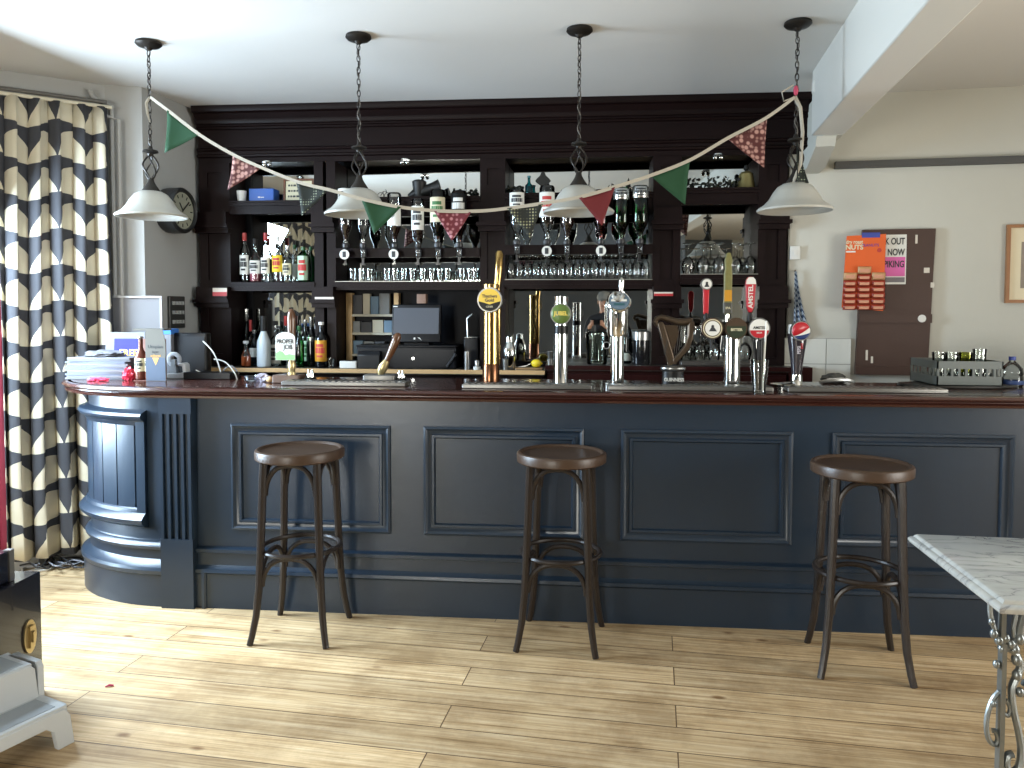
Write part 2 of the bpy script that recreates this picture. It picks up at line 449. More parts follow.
mb.prism([(0.03, bz - 0.001), (0.06, bz - 0.05), (0.30, bz - 0.12), (0.52, bz - 0.12), (0.52, bz - 0.001)], 0.03, 0.13, 'x')
tag(mb.build('trim_2', M_wallw), kind='structure')
# dark rail on the right wall
MRW = Matrix(((BU.x, BV.x, 0, R0.x), (BU.y, BV.y, 0, R0.y), (0, 0, 1, 0), (0, 0, 0, 1)))     # x along the right wall, y into it
def on_wall(px, py):
    """(s, z) of a pixel on the right wall"""
    d = FW + RT * ((px - CX) / CAM_F) - UP * ((py - CY) / CAM_F)
    o_ = Vector((0, 0, CAM_H)); t = (R0 - o_).dot(BV) / d.dot(BV); q = o_ + d * t
    return (q - R0).dot(BU), q.z
s0, z0 = on_wall(834, 166)
mb = MB(); mb.M = MRW
mb.prism([(0.0, z0 - 0.02), (-0.035, z0 - 0.02), (-0.045, z0 + 0.01), (-0.045, z0 + 0.018), (0.0, z0 + 0.018)], s0, 3.5, 'x')
tag(mb.build('trim_3', M_dark), kind='structure')
# skirting on the right wall and trunking (conduit) on the column
mb = MB(); mb.M = MRW; mb.box(0.2, 3.5, -0.02, 0, 0, 0.14); tag(mb.build('baseboard_right', M_trim), kind='structure')
mb = MB()
for (px, r) in ((112, 0.012), (119, 0.009)):
    q = P(px, 200, 4.17)
    top = 2.66 if px == 112 else 2.58; zb = 0.02
    mb.tube([(q.x, q.y + 0.012, zb), (q.x, q.y + 0.012, top - 0.08)] + [(q.x - 0.09 * math.sin(a) , q.y + 0.012 - 0.06 * math.sin(a) , top - 0.08 + 0.08 * (1 - math.cos(a))) for a in (0.5, 1.0, 1.5)], r, 8)
tag(mb.build('pipe_run', M_wall), 'grey painted cable conduits running down the pale column beside the curtain', 'pipe')
# white tiles, wall board ...
M_tile = mat('white_tile', (214, 214, 206), 0.25)
M_grout = mat('tile_grout', (150, 148, 140), 0.8)
sa, za = on_wall(800, 338); sb, zb = on_wall(850, 385)
mb = MB(); mb.M = MRW
mb.mi = 1; mb.box(-0.02, sb, -0.006, 0.0, 0.9, za)
mb.mi = 0
cx_ = on_wall(826, 340)[0]; tw = sb - cx_ - 0.004; zc = on_wall(826, 364)[1]
for i in range(-3, 1):
    for (q0, q1) in ((zc + 0.002, za - 0.003), (zc - 0.16, zc - 0.002)):
        x0 = cx_ + 0.002 + i * (tw + 0.004); mb.box(max(x0, -0.02), x0 + tw, -0.012, -0.006, q0, q1)
tag(mb.build('tile_splashback', [M_tile, M_grout]), kind='structure'); bpy.data.objects['tile_splashback'].name = 'trim_4'
# ================================================================== the bar counter
YB = 3.515; ZT = 1.062
M_navy = mat('navy_bar_paint', (30, 43, 57), 0.30, vary=0.07, scale=5, bump=0.05, bscale=25)
M_mahog = mat('mahogany_top', (58, 30, 24), 0.22, vary=0.25, scale=6, stretch=(1, 14, 14), coat=0.3)
CEN, AX, AY = (-1.985, 3.98), 0.630, 0.465
def curve_pts(n=28, t0=0.0, t1=PI / 2):
    out = []
    for i in range(n + 1):
        t = t0 + (t1 - t0) * i / n
        p = (CEN[0] - AX * math.sin(t), CEN[1] - AY * math.cos(t))
        nn = Vector((-math.sin(t) / AX, -math.cos(t) / AY)).normalized()
        out.append((p, (nn.x, nn.y)))
    return out
bar = thing('bar_counter', 'long navy blue panelled bar counter with rounded left end and dark wooden top', 'bar counter', (0, 0, 0))
XR = 3.1
straight = [((-1.985, YB), (0, -1)), ((XR, YB), (0, -1))]
prof = [(-0.10, 0.0), (0.030, 0.0), (0.030, 0.165), (0.036, 0.172), (0.036, 0.188), (0.022, 0.196), (0.012, 0.205), (0.012, 0.262), (0.026, 0.268), (0.026, 0.284), (0.006, 0.292), (0.0, 0.292), (0.0, 1.012), (-0.10, 1.012)]
MB().sweep(straight[::-1], prof).build('front_panel', M_navy, bar, 30)
# four bolection-moulded panels
xs = [(P(a, 424, YB).x, P(b, 426, YB).x) for a, b in ((231.3, 390.5), (423.8, 584), (621.2, 793), (832.4, 1014.5))]
for x0, x1 in xs:
    MB().frame_y(x0, x1, 0.378, 0.888, YB, [(0, 0), (0.0, 0.010), (0.010, 0.016), (0.017, 0.010), (0.022, 0.006), (0.036, 0.004), (0.040, 0.012), (0.050, 0.012), (0.056, 0.002), (0.056, 0.0)]).build('panel_moulding', M_navy, bar)
x0 = xs[-1][1] + 0.19
MB().frame_y(x0, x0 + 0.73, 0.378, 0.888, YB, [(0, 0), (0.0, 0.010), (0.010, 0.016), (0.017, 0.010), (0.022, 0.006), (0.036, 0.004), (0.040, 0.012), (0.050, 0.012), (0.056, 0.002), (0.056, 0.0)]).build('panel_moulding', M_navy, bar)
# raised border on the plinth
MB().frame_y(-1.80, XR, -0.10, 0.190, YB - 0.030, [(0, 0), (0.0, 0.008), (0.014, 0.012), (0.022, 0.005), (0.022, 0.0)]).build('plinth_border', M_navy, bar)
# fluted pilaster
px0, px1 = P(165.5, 500, YB).x, P(197.5, 500, YB).x
mb = MB().box(px0, px1, YB - 0.052, YB, 0.0, 0.335).box(px0, px1, YB - 0.036, YB, 0.335, 0.935).box(px0, px1, YB - 0.052, YB, 0.935, 1.012)
n = 5; wv = (px1 - px0) / (n + (n - 1) * 0.55)
for i in range(n):
    xa = px0 + i * wv * 1.55
    mb.prism([(xa, YB - 0.036), (xa + 0.004, YB - 0.051), (xa + wv - 0.004, YB - 0.051), (xa + wv, YB - 0.036)], 0.335, 0.935)
mb.build('pilaster', M_navy, bar)
# rounded end
cp = curve_pts()
profc = [(-0.12, 0.0), (0.036, 0.0), (0.036, 0.150), (0.046, 0.160), (0.050, 0.178), (0.044, 0.192), (0.020, 0.205), (0.006, 0.222), (0.006, 0.268), (0.024, 0.274), (0.028, 0.288), (0.020, 0.302), (0.004, 0.312), (0.0, 0.32), (0.0, 1.012), (-0.12, 1.012)]
MB().sweep(cp, profc).build('rounded_end', M_navy, bar, 30)
# framed tongue-and-groove panel on the rounded end
tA = math.asin((-1.985 - P(149, 480, 3.53).x) / AX)
cw = curve_pts(24, tA, PI / 2)
lipt = [(0.0, 0.872), (0.012, 0.868), (0.018, 0.880), (0.024, 0.892), (0.046, 0.905), (0.052, 0.918), (0.044, 0.930), (0.020, 0.938), (0.0, 0.945)]
lipb = [(0.0, 0.372), (0.030, 0.382), (0.050, 0.400), (0.054, 0.418), (0.040, 0.434), (0.022, 0.446), (0.018, 0.462), (0.010, 0.468), (0.0, 0.468)]
MB().sweep(cw, lipt).build('upper_moulding', M_navy, bar, 30)
MB().sweep(cw, lipb).build('lower_moulding', M_navy, bar, 30)
MB().sweep(curve_pts(3, tA, tA + 0.075), [(0, 0.44), (0.022, 0.44), (0.022, 0.90), (0, 0.90)]).build('side_moulding', M_navy, bar, 30)
for i in range(7):
    t0 = tA + 0.10 + i * (PI / 2 - tA - 0.10) / 7; t1 = t0 + (PI / 2 - tA - 0.10) / 7
    MB().sweep(curve_pts(5, t0 + 0.006, t1 - 0.006), [(0, 0.455), (0.007, 0.455), (0.010, 0.46), (0.010, 0.885), (0.007, 0.89), (0, 0.89)]).build('board', M_navy, bar, 30)
# wooden top: a slab, a rounded nosing and a smaller moulding beneath
edge = [((XR, YB), (0, -1))] + [((-1.985 + 0.6 * k, YB), (0, -1)) for k in (8, 5, 2, 1)][:0] + [((p[0] + n_[0] * 0.075 * (k / 28) ** 1.5, p[1] + n_[1] * 0.075 * (k / 28) ** 1.5), n_) for k, (p, n_) in enumerate(curve_pts())]
poly = [(p[0] + n_[0] * 0.045, p[1] + n_[1] * 0.045) for p, n_ in edge] + [(-2.73, 3.995), (-2.60, 4.09), (XR, 4.09)]
mb = MB()
mb.prism(poly[::-1], 1.010, ZT)
mb.sweep(edge, [(0.030, 1.008), (0.056, 1.012), (0.062, 1.022), (0.050, 1.030), (0.050, 1.034), (0.066, 1.038), (0.074, 1.048), (0.068, 1.058), (0.052, ZT), (0.030, ZT)])
mb.build('bar_top', M_mahog, bar, 40)
# back panel so the counter is solid from behind
MB().box(-1.9, XR, 4.02, 4.05, 0.0, 1.01).build('rear_panel', mat('dark_oak', (52, 36, 28), 0.5, vary=0.2), bar)

# ================================================================== bar stools
M_stool = mat('dark_bentwood', (38, 31, 27), 0.32, spec=0.35, vary=0.35, scale=9, bump=0.08, bscale=40)
M_seat = mat('worn_seat_wood', (66, 50, 38), 0.36, spec=0.35, vary=0.30, scale=6, stretch=(1, 5, 1), bump=0.06)
def make_stool(loc, rz, label):
    t = thing('bar_stool', label, 'stool', loc, rz, 'bentwood stools along the bar')
    H = 0.822
    MB().lathe([(0, H - 0.018), (0.12, H - 0.017), (0.168, H - 0.010), (0.176, H - 0.001), (0.182, H), (0.190, H - 0.004), (0.193, H - 0.012), (0.192, H - 0.040), (0.184, H - 0.046), (0.0, H - 0.046)], seg=44).build('seat', [M_seat], t)
    tops, legs = [], []
    for k in range(4):
        a = PI / 4 + k * PI / 2; d = Vector((math.cos(a), math.sin(a), 0))
        prof = [(H - 0.045, 0.166, .0175), (0.70, 0.170, .0175), (0.55, 0.176, .017), (0.38, 0.184, .0165), (0.24, 0.192, .016), (0.12, 0.206, .015), (0.04, 0.224, .0140), (0.0, 0.236, .0135)]
        MB().tube([d * r + Vector((0, 0, z)) for z, r, q in prof], [q for z, r, q in prof], 10).build('leg', M_stool, t)
    # foot ring
    MB().tube([(0.168 * math.cos(2 * PI * k / 40), 0.168 * math.sin(2 * PI * k / 40), 0.385) for k in range(40)], 0.0105, 8, closed=True).build('foot_ring', M_stool, t)
    def brace(k, ztop, zend, rad):
        a0 = PI / 4 + k * PI / 2; a1 = a0 + PI / 2
        A = Vector((math.cos(a0), math.sin(a0), 0)) * rad; B = Vector((math.cos(a1), math.sin(a1), 0)) * rad
        pts = []
        for i in range(17):
            u = i / 16; s = 0.5 - 0.5 * math.cos(PI * u) if False else u
            c = math.cos(PI * (1 - u)); z = zend + (ztop - zend) * (max(0, 1 - abs(c) ** 2.6)) ** 0.5
            m = (A + B) / 2 + (B - A) / 2 * c * 0.93
            pts.append(m + Vector((0, 0, z)))
        MB().tube(pts, 0.0110, 8).build('curved_brace', M_stool, t)
    for k in range(4): brace(k, H - 0.058, 0.635, 0.166)
    for k in range(4): brace(k, 0.366, 0.245, 0.186)
    return t
st = make_stool((-1.231, 3.272, 0), 0.0, 'dark bentwood bar stool nearest the rounded end of the blue bar')
for (x, y, a, lb) in ((-0.082, 3.300, -0.10, 'middle bentwood bar stool with a lighter worn seat, below the brass beer font'), (1.121, 3.173, -0.13, 'dark bentwood bar stool beside the marble-topped table')):
    s = dup(st, (x, y, 0), a, lb)

# ================================================================== pub table
def marble():
    m = mat('grey_marble', (196, 197, 194), 0.16)
    b = m.node_tree.nodes['Principled BSDF']
    tc = N(m, 'ShaderNodeTexCoord'); mp = N(m, 'ShaderNodeMapping'); mp.inputs['Rotation'].default_value = (0, 0, -0.5); mp.inputs['Scale'].default_value = (1.0, 3.2, 1)
    L(m, tc.outputs['Object'], mp.inputs['Vector'])
    nz = N(m, 'ShaderNodeTexNoise'); nz.inputs['Scale'].default_value = 3.5; nz.inputs['Detail'].default_value = 9; nz.inputs['Distortion'].default_value = 1.4; L(m, mp.outputs[0], nz.inputs['Vector'])
    rp = N(m, 'ShaderNodeValToRGB'); e = rp.color_ramp.elements
    e[0].position = 0.42; e[0].color = lin((182, 182, 176)); e[1].position = 0.58; e[1].color = lin((178, 178, 172))
    x = e.new(0.495); x.color = lin((168, 168, 162)); x = e.new(0.505); x.color = lin((128, 129, 130)); x = e.new(0.52); x.color = lin((168, 168, 164))
    L(m, nz.outputs['Fac'], rp.inputs[0]); L(m, rp.outputs[0], b.inputs['Base Color'])
    return m
ta, tb = P(908, 532, 2.5009), P(1000, 602, 1.9092)
tab = thing('pub_table', 'grey marble-topped pub table on silver scrolled iron legs at right edge', 'table', (0, 0, 0))
dx = Vector((1.0, -0.045, 0)).normalized(); dy = (Vector((ta.x, ta.y, 0)) - Vector((tb.x, tb.y, 0))).normalized()
TM = Matrix(((dx.x, dy.x, 0, tb.x), (dx.y, dy.y, 0, tb.y), (0, 0, 1, 0), (0, 0, 0, 1)))
W_, D_ = 1.10, 0.593
mb = MB(); mb.M = TM
ring = lambda i, z: [(i, i, z), (W_ - i, i, z), (W_ - i, D_ - i, z), (i, D_ - i, z)]
rs = [[mb.v(p) for p in ring(i, z)] for i, z in ((0.03, 0.700), (0.004, 0.700), (0.0, 0.706), (0.0, 0.712), (0.006, 0.719), (0.012, 0.721), (0.016, 0.7265), (0.022, 0.730))]
mb.f(rs[0][::-1], False); mb.f(rs[-1], False)
for A, B in zip(rs, rs[1:]):
    for i in range(4): mb.f([A[i], A[(i + 1) % 4], B[(i + 1) % 4], B[i]], False)
mb.build('marble_top', marble(), tab)
M_iron = mat('silver_painted_iron', (132, 137, 137), 0.34, metal=0.75, vary=0.25, scale=30)
def sm(pts, n=5):
    pts = [Vector(p) for p in pts]; out = []
    for i in range(len(pts) - 1):
        p0, p1, p2, p3 = pts[max(i - 1, 0)], pts[i], pts[i + 1], pts[min(i + 2, len(pts) - 1)]
        for k in range(n):
            t = k / n; out.append(0.5 * ((2 * p1) + (p2 - p0) * t + (2 * p0 - 5 * p1 + 4 * p2 - p3) * t * t + (3 * p1 - p0 - 3 * p2 + p3) * t ** 3))
    return out + [pts[-1]]
def iron_leg(x, y, sx):
    """one scrolled leg standing at (x, y) of the table's own frame"""
    mb = MB(); mb.M = TM @ Matrix.Translation((x, y, 0)) @ Matrix.Diagonal((sx, 1, 1, 1))
    mb.box(-0.007, 0.004, -0.012, 0.012, 0.0, 0.60)                                      # flat stem
    mb.box(-0.010, 0.001, -0.010, 0.010, 0.58, 0.70)
    def T(pts, r, flat=1.0): mb.tube(sm(pts), r, 8, flat=flat)
    # bracket and leaves under the top
    T([(-0.034, 0, 0.70), (-0.032, 0, 0.67), (-0.026, 0, 0.645), (-0.016, 0, 0.622), (-0.004, 0, 0.60)], 0.0065)
    T([(0.055, 0, 0.70), (0.046, 0, 0.67), (0.040, 0, 0.645), (0.036, 0, 0.62), (0.020, 0, 0.595), (0.004, 0, 0.585)], 0.0085, 1.3)
    T([(0.030, 0, 0.70), (0.026, 0, 0.665), (0.022, 0, 0.64), (0.024, 0, 0.615)], 0.0055)
    for (cx, cz, r) in ((-0.030, 0.652, .008), (-0.024, 0.622, .010), (-0.012, 0.606, .011), (0.004, 0.612, .010), (0.016, 0.598, .011), (0.036, 0.612, .012), (0.026, 0.585, .011), (-0.004, 0.585, .010), (-0.016, 0.545, .009), (0.030, 0.560, .013), (0.032, 0.520, .012), (0.040, 0.478, .010), (-0.020, 0.445, .008)):
        mb.sph((cx, -0.003, cz), r, 10, (1, 1, 1.25))
    # the long S-scroll with its hook, and the small loop on the other side
    mb.tube(sm([(0.016, 0, 0.585), (0.034, 0, 0.565), (0.040, 0, 0.54), (0.030, 0, 0.51), (0.022, 0, 0.48), (0.028, 0, 0.43), (0.040, 0, 0.38), (0.048, 0, 0.33), (0.044, 0, 0.285), (0.028, 0, 0.272), (0.016, 0, 0.288), (0.018, 0, 0.312), (0.030, 0, 0.318)]), 0.0085, 8, flat=1.3)
    T([(0.010, 0, 0.455), (0.020, 0, 0.435), (0.016, 0, 0.415), (0.006, 0, 0.42)], 0.0055)
    T([(-0.006, 0, 0.475), (-0.020, 0, 0.455), (-0.031, 0, 0.42), (-0.034, 0, 0.385), (-0.028, 0, 0.352), (-0.014, 0, 0.338), (-0.006, 0, 0.352), (-0.012, 0, 0.372), (-0.020, 0, 0.374)], 0.0065)
    T([(0.046, 0, 0.30), (0.075, 0, 0.292), (0.11, 0, 0.31), (0.15, 0, 0.36), (0.19, 0, 0.40)], 0.0075)
    T([(0.030, 0, 0.275), (0.040, 0, 0.235), (0.034, 0, 0.18), (0.014, 0, 0.12), (-0.002, 0, 0.07)], 0.0095)
    T([(-0.004, 0, 0.24), (-0.020, 0, 0.18), (-0.042, 0, 0.10), (-0.075, 0, 0.04), (-0.11, 0, 0.015)], 0.0105)
    mb.box(-0.125, 0.02, -0.022, 0.022, 0.0, 0.020)
    return mb.build('leg', M_iron, tab)
iron_leg(0.048, 0.080, 1); iron_leg(W_ - 0.075, 0.085, -1); iron_leg(W_ / 2 + 0.14, D_ - 0.10, -1)
mb = MB(); mb.M = TM; mb.tube([(0.10, 0.085, 0.50), (0.30, 0.085, 0.36), (W_ / 2, 0.085, 0.33), (W_ - 0.30, 0.085, 0.36), (W_ - 0.10, 0.085, 0.50)], 0.010, 8)
mb.tube([(W_ / 2, 0.085, 0.33), (W_ / 2 + 0.08, 0.3, 0.36), (W_ / 2 + 0.12, D_ - 0.10, 0.40)], 0.010, 8)
mb.box(0.04, W_ - 0.04, 0.07, 0.10, 0.682, 0.701); mb.box(0.04, 0.07, 0.07, D_ - 0.06, 0.682, 0.701); mb.box(W_ - 0.07, W_ - 0.04, 0.07, D_ - 0.06, 0.682, 0.701); mb.box(0.04, W_ - 0.04, D_ - 0.12, D_ - 0.08, 0.682, 0.701)
mb.build('stretcher', M_iron, tab)
# ================================================================== the back bar
M_bb = mat('dark_stained_wood', (22, 12, 12), 0.42, vary=0.35, spec=0.12, scale=5, stretch=(1, 1, 8), bump=0.04)
M_bbr = mat('red_brown_stained_wood', (44, 18, 17), 0.36, spec=0.15, vary=0.25, scale=5)
M_mir = mat('mirror_glass', (205, 208, 206), 0.015, metal=1.0)
M_inner = mat('dark_blue_black_panel', (14, 15, 20), 0.5, spec=0.12)
YF, YM = 4.74, 4.98           # front of the uprights, mirror plane
bb = thing('back_bar', 'tall dark wood back bar with moulded cornice, mirrors and shelves behind counter', 'back bar', (0, 0, 0))
XL, XRB = -2.43, 1.215
# cornice and frieze
fr = [((1.36, YF), (0, -1)), ((XL, YF), (0, -1))]
cpf = [(-0.02, 2.36), (0.0, 2.36), (0.0, 2.39), (0.018, 2.395), (0.022, 2.405), (0.010, 2.412), (0.010, 2.43), (0.020, 2.435), (0.026, 2.445), (0.012, 2.452), (0.0, 2.455), (0.0, 2.565), (0.016, 2.568), (0.022, 2.578), (0.016, 2.586), (0.016, 2.594), (0.030, 2.598), (0.036, 2.612), (0.036, 2.625), (0.060, 2.655), (0.080, 2.662), (0.086, 2.674), (0.086, 2.699), (-0.02, 2.699)]
MB().sweep(fr, cpf).build('cornice', M_bb, bb, 30)
MB().box(XL + 0.02, XRB, YM + 0.02, YM + 0.05, 0.0, 2.699).build('back_panel', M_inner, bb)
MB().box(XL, XRB, YF + 0.02, YM, 2.40, 2.43).build('soffit', M_bb, bb)
# uprights: edges in px at the front plane
def upright(xa, xb, z0, split=False):
    mb = MB()
    if split:
        wv = (xb - xa) * 0.42
        mb.box(xa, xa + wv, YF, YM, z0, 2.362).box(xb - wv, xb, YF, YM, z0, 2.362)
    else:
        e = (xb - xa) * 0.28
        mb.box(xa, xb, YF + 0.012, YM, z0, 2.362).box(xa, xa + e, YF, YF + 0.012, z0, 2.362).box(xb - e, xb, YF, YF + 0.012, z0, 2.362)
        for q0, q1 in ((z0, 1.15), (1.50, 1.62), (1.93, 2.20), (2.30, 2.362)): mb.box(xa + e, xb - e, YF, YF + 0.012, q0, q1)
    u = mb.build('upright', M_bb, bb)
    for zc in (1.945, 1.475):
        c = MB().box(xa - 0.014, xb + 0.014, YF - 0.075, YF + 0.01, zc, zc + 0.022)
        c.box(xa - 0.006, xb + 0.006, YF - 0.045, YF + 0.01, zc - 0.03, zc)
        c.box(xa, xb, YF - 0.06, YF, zc + 0.022, zc + 0.10)
        c.build('bracket', M_bb, u)
U = [(XL, XX(231, YF)), (XX(315, YF), XX(336, YF)), (XX(480, YF), XX(505, YF)), (XX(652, YF), XX(680, YF)), (XX(757, YF), XRB)]
for i, (a, b) in enumerate(U): upright(a, b, 1.069 if i < 3 else 1.101, i == 1)
bays = [(U[i][1], U[i + 1][0]) for i in range(4)]
SH = [(2.118, 2.036, 1.606, 1.550), (2.132, 2.012, 1.611, 1.556), (2.146, 2.014, 1.621, 1.562), (2.165, 2.067, 1.652, 1.588)]     # shelf tops and undersides
def mirror_pane(x0, x1, z0, z1):
    # the panes are hung very slightly out of parallel with the bar
    xm = (x0 + x1) / 2; f = lambda x: YM - 0.002 - (x - xm) * math.tan(math.radians(1.45))
    MB().prism([(x0, f(x0)), (x1, f(x1)), (x1, f(x1) + 0.004), (x0, f(x0) + 0.004)], z0, z1).build('mirror', M_mir, bb)
M_edge = mat('pale_shelf_edge', (150, 148, 138), 0.3, metal=0.4)
BC = [1.068, 1.068, 1.100, 1.128]
for i, ((a, b), (u1, u0, m1, m0)) in enumerate(zip(bays, SH)):
    MB().box(a, b, YF - 0.01, YM, u1 - 0.03, u1).box(a, b, YF - 0.022, YF + 0.01, u1 - 0.012, u1).box(a, b, YF + 0.005, YF + 0.03, u0, u1 - 0.03).box(a, b, YF - 0.004, YF + 0.012, u0, u0 + 0.016).build('upper_shelf', M_bb, bb)
    ms = MB().box(a, b, YF - 0.01, YM, m1 - 0.03, m1 - 0.004).box(a, b, YF - 0.005, YF + 0.03, m0, m1 - 0.03).box(a, b, YF - 0.012, YF + 0.0, m0, m0 + 0.012).build('middle_shelf', M_bb, bb)
    MB().box(a, b, YF - 0.016 if i else YF - 0.012, YM, m1 - 0.004, m1).build('shelf_edge', M_edge if i else M_bb, ms)
    ml = XX(253, YM) if i == 0 else a - 0.02
    if i == 0: MB().box(a, ml, YM - 0.012, YM + 0.008, 1.07, 2.40).build('end_panel', M_inner, bb)
    for (z0, z1, on) in ((u1, 2.40, 1), (m1, u0 + 0.02, 1), (BC[i], m0 + 0.02, i != 1)):
        if on: mirror_pane(ml, b + 0.02, z0, z1)
# slit mirror between the two stiles of the split upright
mirror_pane(U[1][0] + 0.02, U[1][1] - 0.02, 1.1, 2.3)
# stickers under the middle shelf
M_lbl = mat('cream_label', (205, 196, 184), 0.6); M_redl = mat('red_label', (170, 40, 44), 0.5)
def sticker(px0, px1, py0, py1, red=0.5):
    y = YF - 0.064
    a, b = P(px0, py1, y), P(px1, py0, y)
    mb = MB().box(a.x, b.x, y - 0.003, y, a.z, b.z); mb.mi = 1
    mb.box(a.x, b.x, y - 0.0045, y - 0.003, a.z, a.z + (b.z - a.z) * red)
    mb.build('sticker', [M_lbl, M_redl], bb)['label'] = 'small red and cream notice stuck on the bracket'
sticker(213, 227, 288, 296); sticker(315, 334, 297, 301.5, 0.35); sticker(654, 673, 292, 296, 0.6)
# chrome spotlights under the frieze
M_chrome = mat('chrome', (215, 216, 214), 0.08, metal=1.0)
M_black = mat('black_plastic', (12, 12, 14), 0.38, spec=0.25)
for px, py, wh in ((267, 163, 'above the blue box'), (405, 161, 'above the second bay'), (718, 151, 'above the brass bell')):
    q = P(px, py, YF - 0.03); 
    d = thing('spotlight', 'small chrome spotlight under the frieze, ' + wh, 'spotlight', (q.x, YF - 0.03, 2.3605), 0, 'spotlights under the frieze')
    d.location.z = 2.36
    MB().cyl((0, 0, 0), 0.028, -0.006, 0, 16).build('base', M_chrome, d)
    for s in (-1, 1): MB().tube([(0, 0, -0.004), (s * 0.012, 0, -0.014)], 0.004, 6).sph((s * 0.017, -0.004, -0.022), 0.014, 12).build('lamp_head', M_chrome, d)
# optic rails (the dark bar the dispensers hang on)
for i in (1, 2):
    a, b = bays[i]; z0 = 1.757 if i == 1 else 1.772
    MB().box(a, b, YF - 0.022, YF, z0, z0 + 0.058).build('optic_rail', M_bb, bb)

# back counter: two runs
M_ply = mat('pale_counter_edge', (196, 160, 112), 0.5, vary=0.15)
M_ctop = mat('grey_counter_top', (66, 62, 58), 0.3, vary=0.15)
YC = 4.62
def run(name, label, x0, x1, z, edge, front):
    t = thing(name, label, 'counter', (0, 0, 0))
    MB().box(x0, x1, YC, YM - 0.002, z - 0.03, z).build('worktop', M_ctop, t)
    MB().box(x0, x1, YC - 0.012, YC, z - 0.024, z + 0.001).build('edge_strip', edge, t)
    MB().box(x0 + 0.01, x1 - 0.01, YC + 0.03, YM - 0.002, 0.0, z - 0.03).build('cupboard_body', front, t)
    n = max(1, round((x1 - x0) / 0.6)); wv = (x1 - x0 - 0.02) / n
    for k in range(n):
        a = x0 + 0.01 + k * wv
        dd = MB().box(a + 0.006, a + wv - 0.006, YC + 0.008, YC + 0.03, 0.10, z - 0.05).frame_y(a + 0.06, a + wv - 0.06, 0.16, z - 0.11, YC + 0.008, [(0, 0), (0, 0.006), (0.012, 0.006), (0.016, 0.0)]).build('door', front, t)
        MB().sph((a + wv - 0.04, YC - 0.005, 0.6), 0.014).build('knob', M_chrome, dd)
    return t
XS = XX(545, YC)
run('back_counter', 'dark back counter with pale wood edge holding the till and spirit bottles', -2.41, XS, BC[0], M_ply, M_bb)
rbc = run('back_counter', 'red-brown back counter behind the harp and beer fonts', XS + 0.002, XRB, BC[2], M_bbr, M_bbr)
MB().box(XRB, 1.345, YC, 4.735, 0.0, BC[2]).build('end_block', M_bbr, rbc)
# raised strip under the right hand glasses
a, b = bays[3]
tag(MB().rbox(a + 0.0, b, YC + 0.06, YM - 0.01, BC[2], BC[3], 0.01).build('glass_mat', M_ctop), 'dark mat under the upside-down wine glasses behind the triple beer tap', 'mat')
# ================================================================== curtain, left corner
def curtain_mat():
    m = bpy.data.materials.new('leaf_print_curtain'); m.use_nodes = True
    b = m.node_tree.nodes['Principled BSDF']; b.inputs['Roughness'].default_value = 0.85
    uv = N(m, 'ShaderNodeUVMap'); sp = N(m, 'ShaderNodeSeparateXYZ'); L(m, uv.outputs[0], sp.inputs[0])
    def MN(op, a, b_=None, c=None):
        n = N(m, 'ShaderNodeMath', operation=op)
        for i, q in enumerate((a, b_, c)):
            if q is None: continue
            if isinstance(q, (int, float)): n.inputs[i].default_value = q
            else: L(m, q, n.inputs[i])
        return n.outputs[0]
    W_, H_ = 0.245, 0.195
    cu = MN('DIVIDE', sp.outputs[0], W_); cv = MN('DIVIDE', sp.outputs[1], H_)
    fu = MN('SUBTRACT', MN('FRACT', cu), 0.5)              # -0.5..0.5 across one dome
    fv = MN('FRACT', cv)
    ax = MN('DIVIDE', MN('ABSOLUTE', fu), 0.485)
    top = MN('MULTIPLY', MN('POWER', MN('MAXIMUM', MN('SUBTRACT', 1.0, MN('POWER', ax, 1.7)), 0.0), 0.75), 0.80)
    inside = MN('MULTIPLY', MN('LESS_THAN', MN('SUBTRACT', fv, 0.06), top), MN('GREATER_THAN', fv, 0.06))
    row = MN('FRACT', MN('MULTIPLY', MN('FLOOR', cu), 0.5))
    mx = N(m, 'ShaderNodeMix', data_type='RGBA'); mx.inputs[6].default_value = lin((56, 57, 62)); mx.inputs[7].default_value = lin((196, 188, 166))
    L(m, inside, mx.inputs[0])
    nz = N(m, 'ShaderNodeTexNoise'); nz.inputs['Scale'].default_value = 300; L(m, uv.outputs[0], nz.inputs['Vector'])
    bp = N(m, 'ShaderNodeBump'); bp.inputs['Strength'].default_value = 0.15; bp.inputs['Distance'].default_value = 0.002; L(m, nz.outputs['Fac'], bp.inputs['Height']); L(m, bp.outputs[0], b.inputs['Normal'])
    L(m, mx.outputs[2], b.inputs['Base Color'])
    return m
M_curt = curtain_mat()
